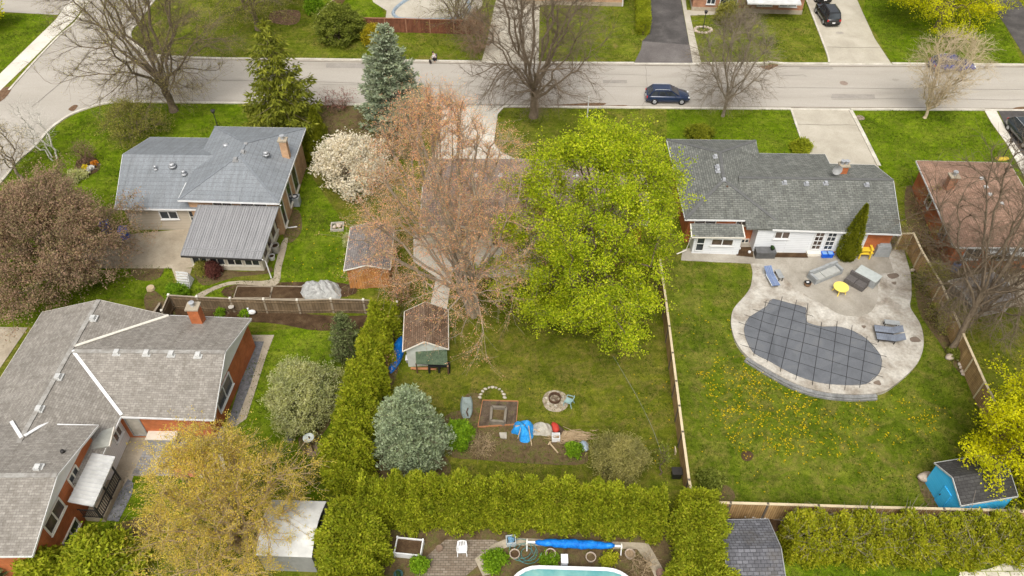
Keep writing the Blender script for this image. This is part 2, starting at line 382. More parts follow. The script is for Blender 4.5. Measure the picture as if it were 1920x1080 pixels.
# ============================================================ the setting
g = MB(); S_ = 1500
NX = 30
for i in range(NX+1):
    for j in range(NX+1): g.v.append((-S_+2*S_*i/NX, -S_+2*S_*j/NX, 0))
for i in range(NX):
    for j in range(NX):
        a = i*(NX+1)+j; g.f.append((a, a+NX+1, a+NX+2, a+1))
struct('ground', g, G_MID)
LAWNS = []                                     # where blades of grass grow
ZN = [0]
def area(name, px, mat, z, sm_=False, k=4, kind='structure', grass=0, seed=0):
    ZN[0] += 1; z += ZN[0]*.0004
    pts = [G(x, y, z) for x, y in px]
    if sm_: pts = smooth(pts, True, k)
    if grass: LAWNS.append((pts, grass))
    return struct(name, MB().sheet(pts), mat, kind)
area('lawn', [(-90, 60), (0, 26), (96, 27), (104, 36), (0, 136), (-90, 220)], G_VIV, .004, grass=1)
area('lawn', [(-40, 385), (0, 347), (33, 305), (57, 285), (75, 267), (90, 249), (108, 234), (133, 218), (167, 205), (200, 196), (300, 194), (455, 195), (470, 240), (330, 400), (215, 400), (150, 470), (-60, 520)], G_VIV, .004, grass=1)
area('lawn', [(455, 195), (690, 198), (830, 202), (815, 300), (800, 430), (660, 470), (585, 440), (560, 300), (590, 240)], G_DULL, .004, grass=1)
area('lawn', [(-60, 470), (320, 500), (330, 560), (180, 560), (60, 612), (-70, 620)], G_VIV, .004, grass=1)
area('lawn', [(570, 310), (660, 440), (650, 555), (440, 556), (330, 560), (330, 520), (500, 530), (530, 440), (560, 380)], G_VIV, .005, grass=1)
area('lawn', [(945, 203), (1250, 205), (1250, 300), (990, 300)], G_MID, .004, grass=1)
area('lawn', [(1250, 205), (1481, 206), (1525, 300), (1250, 300)], G_VIV, .004, grass=1)
area('lawn', [(1598, 207), (1842, 208), (1925, 330), (1730, 320), (1720, 350), (1690, 350), (1640, 305)], G_VIV, .004, grass=1)
area('lawn', [(330, 105), (600, 110), (880, 113), (905, 108), (930, 20), (845, 30), (680, 52), (420, 10), (300, -20), (262, 42), (248, 62), (250, 76), (262, 88), (290, 101)], G_MID, .004, grass=1)
area('lawn', [(1012, 115), (1186, 117), (1202, 80), (1193, 0), (1020, 0)], G_MID, .004, grass=1)
area('lawn', [(1318, 117), (1552, 119), (1512, 0), (1500, 28), (1296, 28)], G_MID, .004, grass=1)
area('lawn', [(1674, 118), (1918, 121), (1884, 47), (1860, 15), (1820, -20), (1625, -20), (1618, 22)], G_VIV, .004, grass=1)
area('lawn', [(855, 525), (1040, 520), (1240, 470), (1254, 600), (1284, 900), (1200, 900), (700, 900), (700, 760), (735, 700), (850, 690), (860, 600)], G_DULL, .004, grass=1)
area('lawn', [(1250, 490), (1410, 495), (1700, 480), (1745, 560), (1790, 660), (1860, 730), (1960, 950), (1310, 950), (1278, 800)], G_DAN, .004, grass=1)
area('lawn', [(470, 625), (640, 605), (640, 680), (610, 920), (600, 950), (250, 1010), (130, 1100), (220, 900), (440, 790)], G_VIV, .004, grass=1)
area('lawn', [(1460, 1050), (1920, 1072), (1920, 1140), (1460, 1140)], G_VIV, .004, grass=1)
area('lawn', [(1730, 560), (1960, 560), (1960, 700), (1840, 700)], G_DULL, .004, grass=1)
# roads
area('road', [(-90, 420), (0, 345), (33, 303), (57, 283), (75, 265), (90, 247), (108, 232), (133, 216), (167, 203), (200, 194), (240, 191.5), (300, 192), (480, 194), (600, 196), (960, 200), (1400, 204), (1920, 207), (2300, 210),
              (2300, 125), (1920, 122), (1440, 121), (1000, 118), (600, 112), (480, 111), (400, 110), (325, 107), (287, 103), (262, 91), (247, 75), (245, 60), (257, 45), (275, 20), (290, 0), (320, -40), (360, -90),
              (240, -90), (185, -20), (170, 0), (140, 42), (110, 67), (62, 117), (15, 170), (-90, 285)], ROADM, .012)
area('sidewalk', [(-90, 230), (0, 138), (105, 36), (120, 14), (160, -30), (190, -60), (215, -60), (160, 10), (138, 38), (104, 68), (58, 114), (0, 170), (-90, 262)], CONCW, .02)
area('driveway', [(-90, -30), (60, -30), (135, -2), (108, 28), (0, 22), (-90, 25)], ROADM, .01)
area('driveway', [(830, 201), (944, 202), (933, 214), (926, 268), (940, 285), (965, 297), (990, 300), (990, 312), (806, 312), (815, 285)], CONCW, .012)
area('driveway', [(1484, 206), (1594, 207), (1612, 240), (1650, 318), (1528, 318), (1503, 262)], CONC, .012)
area('driveway', [(1872, 208), (2000, 208), (2080, 330), (1940, 330), (1915, 288), (1895, 258)], DRIVE, .012)
area('path', [(1846, 207), (1868, 207), (1895, 258), (1930, 308), (1950, 350), (1920, 330), (1888, 270), (1859, 230)], CONCW, .016)
area('driveway', [(1189, 118), (1299, 119), (1277, 0), (1270, -40), (1214, -40), (1215, 0), (1217, 41), (1213, 68), (1204, 77), (1202, 92)], DRIVE, .012)
area('driveway', [(1189, 118), (1299, 118.4), (1293, 84), (1205, 77), (1202, 92)], M_noise('grey_asphalt', [(.25, (.10, .09, .085)), (.5, (.145, .13, .122)), (.75, (.2, .185, .172))], .35, 8, .25, .95, .15, 8), .017)
area('path', [(1299, 119), (1315, 119), (1294, 29), (1362, 27), (1362, 19), (1288, 19), (1283, -20), (1272, -20), (1278, 0)], CONC, .016)
area('driveway', [(1554, 119), (1671, 119), (1640, 72), (1617, 22), (1590, -40), (1500, -40), (1515, 0), (1550, 98)], CONC, .012)
area('driveway', [(1863, 15), (1885, 47), (1921, 106), (1970, 106), (1912, 0), (1880, -40), (1830, -40)], DRIVE, .012)
area('driveway', [(903, 115), (1010, 117), (1012, 0), (1010, -40), (940, -40), (925, 20), (914, 75)], CONC, .012)
# tar seams and the leaf litter along the kerb
rs = random.Random(4)
def seam(pts, w_=.05):
    mb = MB(); q = [np.array(G(x, y, .045)) for x, y in pts]; q = [np.array(p) for p in smooth(q, False, 5)]
    q = [p+np.array((rs.uniform(-.06, .06), rs.uniform(-.06, .06), 0)) for p in q]
    for a, b in zip(q, q[1:]):
        d = b-a; n = np.array((-d[1], d[0], 0)); n = n/(np.linalg.norm(n)+1e-9)*w_/2
        mb.add([a-n, b-n, b+n, a+n], [(0, 1, 2, 3)])
    return mb
DARKL = M_plain('dark_seam', (.21, .19, .165), .9)
OIL = M_plain('oil_stain', (.33, .30, .255), .8, .25, 2)
for pts in ([(600, 158), (900, 161), (1400, 164), (1950, 168)], [(330, 150), (500, 151), (690, 156)], [(1560, 186), (1750, 185), (1950, 188)], [(60, 200), (140, 130), (190, 60), (230, 0)], [(1440, 144), (1500, 140), (1512, 143)], [(90, 150), (120, 152), (150, 146)], [(1210, 120), (1213, 160), (1205, 203)], [(980, 140), (1100, 138), (1220, 141)]):
    struct('road_seam', seam(pts, rs.uniform(.03, .06)), DARKL)
for pts in ([(1487, 232), (1550, 234), (1606, 234)], [(1552, 88), (1600, 89), (1652, 89)], [(1300, 56), (1313, 54)], [(1292, 40), (1308, 38)]):
    struct('driveway_joint', seam(pts, .05), M_plain('joint_dark', (.2, .18, .14), .9))
PATCHM = M_noise('asphalt_patch', [(.3, (.27, .245, .215)), (.7, (.35, .32, .28))], .8, 14, .25)
for px in ([(610, 118), (690, 119), (688, 128), (612, 127)], [(1560, 176), (1640, 177), (1641, 185), (1558, 184)], [(1130, 150), (1175, 150), (1176, 156), (1131, 156)], [(1500, 124), (1560, 124), (1562, 130), (1498, 130)]): area('road_patch', px, PATCHM, .014)
GUT = M_noise('gutter_grit', [(.3, (.21, .18, .145)), (.6, (.31, .275, .225)), (.8, (.40, .37, .315))], 1.2, 12, .35, stretch=(.3, 1, 1))
area('gutter', [(240, 190), (480, 192.4), (600, 194.4), (960, 198), (1400, 202), (1920, 205), (2100, 206), (2100, 203), (1920, 202.5), (1400, 199.5), (960, 195.5), (600, 192), (480, 190), (240, 188)], GUT, .014)
area('gutter', [(330, 109), (480, 112), (600, 114), (1000, 120), (1440, 123), (1920, 124), (2100, 126), (2100, 128), (1920, 126.5), (1440, 125.2), (1000, 122), (600, 116), (480, 114), (330, 112)], GUT, .014)
for x, y in ((1050, 165), (760, 150), (1680, 150), (1575, 62)):
    c_ = np.array(G(x, y, .0)); r_ = rs.uniform(.25, .55); n_ = [(c_[0]+r_*rs.uniform(.6, 1.2)*math.cos(a), c_[1]+r_*rs.uniform(.5, 1)*math.sin(a), .033) for a in np.linspace(0, 6.28, 9)[:-1]]
    struct('oil_stain', MB().sheet(smooth(n_, True, 3)), OIL)
LITTER = M_noise('leaf_litter', [(.3, (.11, .06, .035)), (.6, (.2, .125, .075)), (.8, (.3, .22, .14))], 3, 14, .5)
area('leaf_litter', [(960, 199), (1000, 198.5), (1050, 196), (1100, 193), (1134, 193), (1132, 197), (1115, 200), (1160, 197), (1176, 198), (1140, 202), (960, 202)], LITTER, .018, True, 3, 'stuff')
area('leaf_litter', [(1436, 122.5), (1446, 120), (1460, 122), (1448, 128), (1440, 131), (1425, 125)], LITTER, .018, True, 3, 'stuff')
area('leaf_litter', [(1900, 205.5), (1906, 201), (1930, 200), (1930, 206)], LITTER, .018, True, 3, 'stuff')
area('leaf_litter', [(128, 205), (138, 197), (146, 198), (138, 208)], LITTER, .018, True, 3, 'stuff')
area('leaf_litter', [(0, 170), (12, 163), (22, 165), (8, 185), (-20, 200)], LITTER, .022, True, 3, 'stuff')
def kerb(px, h=.12, w_=.28, lab=None):
    q = smooth([G(x, y, 0) for x, y in px], False, 4); q = [np.array(p) for p in q]; mb = MB(); n = len(q)
    off = []
    for i in range(n):
        d = q[min(i+1, n-1)]-q[max(i-1, 0)]; m = np.array((-d[1], d[0], 0)); off.append(m/(np.linalg.norm(m)+1e-9)*w_/2)
    v = []
    for i in range(n):
        v += [q[i]-off[i], q[i]+off[i], q[i]-off[i]+(0, 0, h), q[i]+off[i]+(0, 0, h)]
    f = []
    for i in range(n-1):
        a, b = 4*i, 4*i+4
        f += [(a+2, b+2, b+3, a+3), (a, b, b+2, a+2), (a+1, a+3, b+3, b+1)]
    mb.add(v, f); return struct('kerb', mb, KERB)
kerb([(-40, 378), (0, 344), (33, 302.5), (57, 282.5), (75, 264.5), (90, 246.5), (108, 231.5), (133, 215.5), (167, 202.5), (200, 194), (240, 191.5), (300, 192), (480, 194), (600, 196), (830, 199.5)])
kerb([(944, 200.5), (1200, 202.5), (1430, 204.5), (1483, 205)])
kerb([(1595, 206), (1720, 206), (1846, 206.5)]); kerb([(830, 200), (944, 200.8)], .05); kerb([(1483, 205), (1595, 206)], .05); kerb([(1846, 206.5), (2100, 208)], .05)
kerb([(1672, 120), (1800, 121), (2100, 124)]); kerb([(1010, 118), (1100, 118.7), (1189, 119)]); kerb([(1315, 119.5), (1430, 119), (1440, 117), (1450, 118), (1480, 120), (1553, 120)])
kerb([(1189, 119.5), (1315, 120)], .05); kerb([(1553, 120.4), (1672, 120.6)], .05); kerb([(903, 116.5), (1010, 118)], .05)
kerb([(903, 116.5), (600, 112), (480, 111), (400, 110), (325, 107), (287, 103), (262, 91), (247, 75), (245, 60), (257, 45), (275, 20), (290, 0), (320, -40)])
kerb([(172, 0), (142, 42), (112, 67), (64, 117), (17, 170)], .1, .22)
kerb([(1484, 207), (1503, 262), (1528, 314)], .08, .2); kerb([(1595, 208), (1612, 240), (1648, 312)], .1, .35); kerb([(1512, 0), (1549, 96), (1554, 118)], .1, .2)
# soil, patios and paths of the gardens
def bed(px, mat=SOIL, z=.012): area('soil_bed', px, mat, z, True, 4)
bed([(600, 200), (680, 200), (690, 240), (650, 262), (600, 250)], SOILG)
bed([(640, 240), (760, 255), (800, 290), (700, 300), (640, 280)], SOILG)
bed([(145, 300), (180, 296), (186, 318), (160, 330), (143, 325)])
bed([(305, 575), (400, 572), (620, 592), (720, 590), (720, 610), (600, 620), (500, 605), (300, 598)])
bed([(535, 400), (560, 395), (566, 430), (545, 455), (530, 440)], SOILG)
bed([(440, 534), (640, 530), (650, 556), (440, 560)])
bed([(695, 640), (740, 610), (750, 650), (745, 700), (720, 790), (830, 850), (830, 895), (680, 900), (685, 780)], SOILG)
bed([(835, 780), (905, 770), (1000, 800), (1095, 820), (1102, 850), (1080, 872), (900, 862), (840, 850)], SOILG)
bed([(870, 745), (900, 740), (905, 790), (880, 800)], SOILG)
bed([(1715, 500), (1745, 560), (1785, 640), (1840, 715), (1800, 700), (1760, 640), (1722, 580)], SOILG)
bed([(1700, 350), (1730, 370), (1790, 470), (1780, 520), (1740, 500), (1700, 420)], SOILG)
bed([(1790, 480), (1930, 490), (1940, 515), (1850, 515), (1780, 520)], SOILG)
bed([(1720, 895), (1745, 890), (1760, 945), (1740, 948)], SOILG)
bed([(680, 985), (880, 992), (1260, 1000), (1300, 1100), (640, 1100)], SOILG)
bed([(1310, 950), (1460, 958), (1450, 1000), (1340, 995)], SOIL)
bed([(1390, 850), (1403, 845), (1413, 853), (1406, 864), (1393, 862)], SOIL, .02)
bed([(370, 500), (460, 510), (505, 500), (505, 512), (440, 520), (380, 535)], SOILG)
bed([(575, 770), (625, 760), (615, 800), (590, 820)], SOILG); bed([(560, 820), (600, 815), (590, 850), (570, 850)], SOILG)
bed([(215, 985), (300, 965), (310, 990), (240, 1010)], SOILG)
bed([(1330, 900), (1370, 915), (1375, 940), (1320, 940)], SOILG)
bed([(290, 545), (270, 560), (285, 600), (330, 590)], SOILG)
bed([(510, 22), (560, 20), (555, 45), (510, 42)], LITTER)
bed([(310, 470), (300, 440), (250, 470), (250, 520), (300, 520)], SOILG, .01)
area('patio', [(100, 470), (230, 440), (362, 428), (372, 500), (345, 503), (160, 503), (60, 500)], CONCD, .014)
area('path', [(368, 552), (430, 528), (505, 525), (515, 500), (528, 455), (540, 448), (528, 500), (516, 535), (440, 533), (400, 545), (375, 560)], CONCD, .016, True)
area('path', [(322, 503), (360, 503), (352, 530), (330, 525)], CONCD, .016)
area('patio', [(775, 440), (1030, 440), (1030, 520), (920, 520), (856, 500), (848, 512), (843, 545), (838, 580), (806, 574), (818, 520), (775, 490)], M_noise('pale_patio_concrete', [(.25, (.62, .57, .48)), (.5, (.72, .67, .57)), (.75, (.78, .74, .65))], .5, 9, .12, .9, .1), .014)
area('path', [(470, 628), (514, 628), (500, 665), (462, 785), (440, 800), (455, 720)], CONCD, .016)
area('gravel_strip', [(474, 640), (495, 640), (470, 720), (440, 800), (425, 800), (452, 712)], M_noise('dark_gravel', [(.3, (.11, .11, .115)), (.7, (.2, .2, .21))], 3, 12, .4), .02)
area('patio', [(222, 850), (252, 800), (290, 800), (290, 822), (258, 870), (246, 905), (205, 960), (190, 950)], CONCD, .014)
area('patio', [(290, 800), (420, 800), (420, 880), (330, 892), (246, 892), (262, 860)], M_brick('grey_pavers', (.24, .23, .225), (.32, .31, .30), (.16, .15, .15), .4, .2), .016)
area('path', [(-60, 612), (52, 614), (0, 690), (-60, 720)], CONCD, .014)
area('patio', [(790, 1052), (835, 1012), (925, 1012), (945, 1018), (850, 1100), (770, 1110)], PAVER, .02)
area('path', [(925, 1020), (955, 1008), (1215, 1018), (1245, 1070), (1260, 1100), (1235, 1100), (1222, 1068), (1195, 1030), (960, 1022), (905, 1046), (925, 1075), (905, 1080), (890, 1048)], CONCD, .026)
area('path', [(1800, 1072), (1850, 1068), (1900, 1050), (1960, 1060), (1960, 1130), (1790, 1120)], M_brick('pale_slabs', (.5, .46, .37), (.58, .54, .45), (.3, .3, .15), .7, .5, .04), .02)
area('patio', [(1845, 515), (1960, 510), (1960, 575), (1860, 575)], CONCD, .014)
area('gravel_bed', [(1017, 750), (1026, 735), (1045, 732), (1062, 741), (1064, 762), (1048, 772), (1026, 768)], GRAVEL, .014, True)
area('gravel_bed', [(240, 898), (250, 905), (248, 925), (222, 978), (198, 975), (190, 960), (208, 948)], M_noise('slate_gravel', [(.3, (.13, .13, .14)), (.7, (.22, .22, .23))], 3, 12, .4), .02)
# pool terrace, built level by level out of the sloping lawn
deck = [GD(x, y) for x, y in [(1407, 494), (1411, 510), (1409, 530), (1405, 542), (1395, 556), (1376, 578), (1371, 597), (1372.5, 617), (1381, 642), (1402, 668), (1437, 690), (1477, 712), (1515, 727), (1557, 736), (1600, 739), (1630, 738), (1646, 736), (1668, 728), (1704, 699), (1722, 678), (1731, 653), (1731, 627), (1724, 604), (1707, 576), (1709, 555), (1709, 530), (1707, 510), (1697, 475), (1690, 440), (1600, 440), (1420, 440), (1280, 470), (1277, 488), (1340, 491)]]
DECKP = smooth(deck[:26], False, 4)+deck[26:]
mb = MB().prism(DECKP, -.05, lambda p: deckz(p[1]))
struct('pool_terrace', mb, STAMP)
pat = [GD(x, y, .012) for x, y in [(1277, 487), (1340, 490), (1407, 494), (1432, 496), (1462, 508), (1478, 527), (1495, 543), (1520, 558), (1545, 572), (1570, 587), (1592, 592.5), (1617, 592), (1635, 582), (1645, 563), (1647, 543), (1645, 523), (1653, 513), (1676, 511), (1672, 498), (1663, 470), (1655, 440), (1400, 440), (1280, 468)]]
mb = MB().sheet(smooth(pat[2:17], False, 4)+pat[17:]+pat[:2]); struct('patio', mb, PATIO)
for i, px in enumerate(([(1663, 515), (1680, 512), (1686, 518), (1672, 523)], [(1671, 530), (1680, 528), (1679, 534)], [(1706, 634), (1718, 631), (1727, 640), (1710, 641)], [(1638, 716), (1648, 713), (1652, 722), (1640, 720)], [(1615, 610), (1624, 611), (1620, 616)])):
    struct('stain', MB().sheet(smooth([GD(x, y, .012) for x, y in px], True, 3)), M_plain('wet_stain', (.17, .13, .10), .7))
# retaining wall round the front of the terrace
rp = [(1402, 668), (1437, 690), (1477, 712), (1515, 727), (1557, 736), (1600, 739), (1630, 738), (1643, 737)]
q = [np.array(p) for p in smooth([GD(x, y) for x, y in rp], False, 6)]
mb = MB(); v = []
for i, p in enumerate(q):
    d = q[min(i+1, len(q)-1)]-q[max(i-1, 0)]; n_ = np.array((d[1], -d[0], 0)); n_ /= np.linalg.norm(n_)
    z = deckz(p[1])-.05
    for o_, zz in ((.02, -.05), (.02, z), (.28, z), (.28, z-.13), (.38, z-.13), (.38, -.05)): v.append(p*(1, 1, 0)+n_*o_+(0, 0, zz))
f = [(6*i+k, 6*i+k+1, 6*i+k+7, 6*i+k+6) for i in range(len(q)-1) for k in range(5)]
mb.add(v, f); solo('retaining_wall', mb, STONE, 'curved grey stone retaining wall along the front edge of the pool terrace', 'wall')
# the covered pool
COVER = [(1450, 561), (1481, 569), (1511, 577.5), (1510, 590), (1512.5, 603), (1520, 607.5), (1541.7, 613), (1570, 612.5), (1597.5, 620), (1626, 637), (1650, 665), (1652.5, 684), (1647.5, 700), (1625, 719), (1590, 721.5), (1550, 719), (1525, 714), (1495, 704), (1467.5, 691), (1440, 675), (1414, 662), (1401, 640), (1396, 622), (1397, 611), (1405, 595), (1436, 576), (1442, 567)]
pc = thing('covered_pool', 'kidney shaped swimming pool under a dark grey strapped safety cover', 'swimming pool', GD(1530, 650, 0))
part('cover', MB().sheet([GD(x, y, .035) for x, y in COVER]), POOLC, pc)
rim = smooth([GD(x, y, .02) for x, y in COVER], True, 2); rim.append(rim[0])
part('cover_hem', MB().tube(rim, .03, 5), POOLC, pc)
STR = [[(1437, 563), (1413, 667)], [(1467, 556), (1438, 679)], [(1494, 562), (1463, 697)], [(1515, 569), (1510, 620), (1492, 712)], [(1541, 604), (1523, 722)], [(1570, 602), (1555, 729)], [(1598, 610), (1584, 731)], [(1626, 630), (1612, 727)],
       [(1432, 566), (1475, 577), (1525, 593)], [(1412, 580), (1470, 596), (1516, 609), (1560, 622), (1644, 646)], [(1396, 590), (1440, 606), (1530, 630), (1663, 669)], [(1385, 604), (1440, 624), (1530, 649), (1660, 689)], [(1385, 625), (1440, 642), (1530, 668), (1656, 707)], [(1388, 646), (1440, 662), (1530, 690), (1634, 720)]]
for s_ in STR:
    part('strap', MB().tube([GD(x, y, .05) for x, y in s_], .017, 4), STRAP, pc)
# the two other pools
mb = MB()
op = [G(x, y, .02) for x, y in [(738, 22), (752, 8), (775, -4), (820, -12), (865, -10), (880, 10), (872, 28), (840, 37), (760, 37), (742, 32)]]
area('patio', [(690, -20), (700, 4), (725, 20), (722, 40), (870, 44), (905, 10), (900, -40), (690, -40)], CONC, .014)
pl = thing('swimming_pool', 'oval in-ground pool with grey rim and pale cover behind the red-brown fence', 'swimming pool', G(805, 12, 0))
part('water', MB().sheet(smooth(op, True, 4)), M_noise('wet_cover', [(.3, (.22, .25, .28)), (.5, (.55, .58, .62)), (.7, (.72, .74, .78))], .5, 4, .25, .3, .1), pl)
r_ = smooth(op, True, 4); r_.append(r_[0]); part('rim', MB().tube([(p[0], p[1], .05) for p in r_], .22, 6), M_plain('grey_blue_rim', (.25, .30, .34), .6), pl)
area('lawn', [(600, 0), (690, -5), (715, 15), (722, 32), (640, 34), (600, 32)], G_VIV, .01, grass=1)
# sheltering things behind the frame keep the ground to the horizon plain
# ============================================================ buildings
def roofpart(parent, faces, mat, name='roof', th=.16):
    """faces: polygons of site points; gives the sheet a thickness"""
    key = {}; V = []; F = []
    for f in faces:
        idx = []
        for p in f:
            k = (round(p[0], 2), round(p[1], 2), round(p[2], 2))
            if k not in key: key[k] = len(V); V.append(tuple(p))
            idx.append(key[k])
        n = np.zeros(3)
        for a, b in zip(idx, idx[1:]+idx[:1]):
            A, B = np.array(V[a]), np.array(V[b]); n += np.cross(A, B)
        if n[2] < 0: idx = idx[::-1]
        F.append(tuple(idx))
    m = len(V); ed = {}
    for f in F:
        for a, b in zip(f, f[1:]+f[:1]): ed[(a, b)] = 1
    side = [(b, a, m+a, m+b) for a, b in ed if (b, a) not in ed]
    mb = MB(); mb.v = V+[(p[0], p[1], p[2]-th) for p in V]; mb.f = F+[tuple(m+i for i in f[::-1]) for f in F]+side
    return part(name, mb, mat, parent)
def trim(parent, lines, mat=WHITE, w_=.06, h=.15, name='fascia', dz=-.085):
    mb = MB()
    for l in lines:
        for a, b in zip(l, l[1:]): mb.bar((a[0], a[1], a[2]+dz), (b[0], b[1], b[2]+dz), w_, h)
    return part(name, mb, mat, parent)
def walls(parent, foot, z1, mat, name='wall', z0=-.02, gables=()):
    mb = MB().prism([p[:2] for p in foot], z0, z1, True, False)
    for a, b, c in gables:
        n = np.cross(np.array(b)-np.array(a), (0, 0, 1)); n /= np.linalg.norm(n); o = n*.08
        A, B, C = map(np.array, (a, b, c)); mb.add([A-o, B-o, C-o, A+o, B+o, C+o], [(0, 1, 2), (5, 4, 3), (0, 3, 4, 1), (1, 4, 5, 2), (2, 5, 3, 0)])
    return part(name, mb, mat, parent)
def inset(poly, d):
    """polygon moved inwards by d"""
    P = [np.array(p[:2], float) for p in poly]; n = len(P)
    ar = sum(P[i][0]*P[(i+1) % n][1]-P[(i+1) % n][0]*P[i][1] for i in range(n)); s = 1 if ar > 0 else -1
    out = []
    for i in range(n):
        a, b, c = P[i-1], P[i], P[(i+1) % n]
        e1 = (b-a)/np.linalg.norm(b-a); e2 = (c-b)/np.linalg.norm(c-b)
        n1 = np.array((-e1[1], e1[0]))*s; n2 = np.array((-e2[1], e2[0]))*s
        k = n1+n2; q = k@n1
        out.append(tuple(b+k*(d/max(q, .3))))
    return out
def window(parent, a, b, px, frame=WHITE, glass=GLASS, mull=1, name='window', out=None, grid=None, sill=True):
    """a, b: ground ends of the wall; px: x0, y0, x1, y1 in the photograph, on that wall"""
    x0, y0, x1, y1 = px; ym = (y0+y1)/2
    A = onwall(x0, ym, a, b); B = onwall(x1, ym, a, b); z1 = onwall((x0+x1)/2, y0, a, b)[2]; z0 = onwall((x0+x1)/2, y1, a, b)[2]
    return window3(parent, A, B, z0, z1, frame, glass, mull, name, grid, sill)
def window3(parent, A, B, z0, z1, frame=WHITE, glass=GLASS, mull=1, name='window', grid=None, sill=True):
    A = np.array((A[0], A[1], 0.)); B = np.array((B[0], B[1], 0.)); d = B-A; L = np.linalg.norm(d); d /= L
    n = np.array((d[1], -d[0], 0.))
    if n @ (np.array((0, 0, 0))-A) < 0: n = -n          # outwards = towards the open side
    A = A+n*.04; B = B+n*.04; t = .065; mb = MB()
    def P(u, z, o=0): q = A+d*u+n*o; return (q[0], q[1], z)
    mb.bar(P(0, z0+t/2), P(L, z0+t/2), .1, t); mb.bar(P(0, z1-t/2), P(L, z1-t/2), .1, t)
    mb.bar(P(t/2, z0+t), P(t/2, z1-t), t, .1); mb.bar(P(L-t/2, z0+t), P(L-t/2, z1-t), t, .1)
    for i in range(1, mull+1): mb.bar(P(L*i/(mull+1), z0+t), P(L*i/(mull+1), z1-t), .07, .08)
    if grid:
        for i in range(1, grid[0]): mb.bar(P(L*i/grid[0], z0+t), P(L*i/grid[0], z1-t), .04, .06)
        for j in range(1, grid[1]): mb.bar(P(t, z0+(z1-z0)*j/grid[1], .004), P(L-t, z0+(z1-z0)*j/grid[1], .004), .06, .04)
    if sill: mb.bar(P(-.06, z0-.04, .06), P(L+.06, z0-.04, .03), .1, .05)
    o = part(name, mb, frame, parent)
    g_ = MB().add([P(t*.5, z0+t*.5, -.012), P(L-t*.5, z0+t*.5, -.012), P(L-t*.5, z1-t*.5, -.012), P(t*.5, z1-t*.5, -.012)], [(0, 1, 2, 3)])
    part('pane', g_, glass, o); return o
def roofvent(parent, x, y, z, mat=WMETAL, s=.34, name='roof_vent'):
    p = G(x, y, z); mb = MB().box((p[0], p[1], p[2]-.02), (s*1.5, s*1.5, .08)); mb.box((p[0], p[1]-.04, p[2]+.13), (s, s*1.1, .2), 0, .85)
    return part(name, mb, mat, parent)
def stack(parent, x, y, z, r=.11, h=.42, cap=GALV, name='flue'):
    p = G(x, y, z); mb = MB().cyl((p[0], p[1], p[2]-.25), r*.8, h, 10); mb.cyl((p[0], p[1], p[2]+h-.3), r*1.4, .14, 12, r*1.2); mb.cyl((p[0], p[1], p[2]-.02), r*2.1, .05, 12, r)
    return part(name, mb, cap, parent, True)
def chimney(parent, x, y, z, w_, d_, h, mat, pots=1, rz=0):
    p = G(x, y, z); c = part('chimney', MB().box((p[0], p[1], p[2]+h/2-.5), (w_, d_, h+1), rz), mat, parent)
    part('chimney_cap', MB().box((p[0], p[1], p[2]+h+.05), (w_+.16, d_+.16, .12), rz), CONCD, c)
    for i in range(pots):
        q = (p[0]+(i-(pots-1)/2)*w_*.5, p[1], p[2]+h+.1)
        part('chimney_pot', MB().lathe(q, [(.13, 0), (.12, .3), (.2, .3), (.2, .38), (.02, .42)], 10), GALV, c)
    return c

def caps(parent, lines, mat, w_=.26):
    mb = MB()
    for a, b in lines: mb.bar(np.array(a)+(0, 0, .012), np.array(b)+(0, 0, .012), w_, .035)
    return part('ridge_cap', mb, mat, parent)
CAPD = M_plain('dark_ridge_cap', (.12, .12, .116), .9, .2, 3); CAPA = M_plain('blue_grey_ridge_cap', (.185, .2, .215), .9, .15, 3); CAPB = M_noise('taupe_ridge_cap', [(.3, (.22, .20, .175)), (.7, (.38, .37, .34))], 2.2, 8, .2)
def onplane(x, y, A, B, C):
    A, B, C = map(np.array, (A, B, C)); n = np.cross(B-A, C-A); v = y-540
    d = np.array(((x-960), FPX*_c-v*_s, -FPX*_s-v*_c)); o = np.array((0, 0, CAMH))
    return tuple(o+d*((A-o)@n)/(d@n))
def lift(p, dz): return (p[0], p[1], p[2]+dz)
def windowq(parent, a, b, sA, sB, tA, **k):
    A = onwall(*sA, a, b); B = onwall(*sB, a, b); T = onwall(*tA, a, b)
    return window3(parent, A, B, (A[2]+B[2])/2, T[2], **k)
# ---- house with the blue-grey roof and the metal sunroom
hA = thing('house', 'house with blue-grey hip roof, tan brick chimney and ribbed metal sunroom roof', 'house', G(440, 340))
bl, br, fr, fl = G(403, 237, 3.9), G(573, 240, 3.9), G(523, 381, 3.9), G(333, 375, 3.9)
ab, af = G(461, 268, 5.35), G(448, 291, 5.35)
roofpart(hA, [(fl, fr, af), (fr, br, ab, af), (br, bl, ab), (bl, fl, af, ab)], SH_A)
trim(hA, [(bl, br, fr, fl), (fl, G(349, 342, 3.9))], WHITE)
caps(hA, [(fl, af), (fr, af), (br, ab), (bl, ab), (ab, af)], CAPA, .18)
wb, wr, wf = G(282, 257, 2.7), G(230, 289, 4.43), G(215, 391, 2.7)
wb2, wr2, wf2 = G(470, 260, 2.7), G(440, 292, 4.43), G(370, 392, 2.7)
roofpart(hA, [(wf, wf2, wr2, wr), (wb, wr, wr2, wb2)], SH_A, 'wing_roof')
trim(hA, [(wf, wf2), (wf, wr, wb), (wb, wb2)], WHITE, name='wing_fascia')
fm = inset([bl, br, fr, fl], .5); walls(hA, fm, 3.8, BRICK3)
wfo = inset([wb, wb2, wf2, wf], .45); walls(hA, wfo, 2.6, SIDEBG, 'wing_wall', gables=[((wfo[0][0], wfo[0][1], 2.6), (wfo[3][0], wfo[3][1], 2.6), ((wfo[0][0]+wfo[3][0])/2, (wfo[0][1]+wfo[3][1])/2, 4.2))])
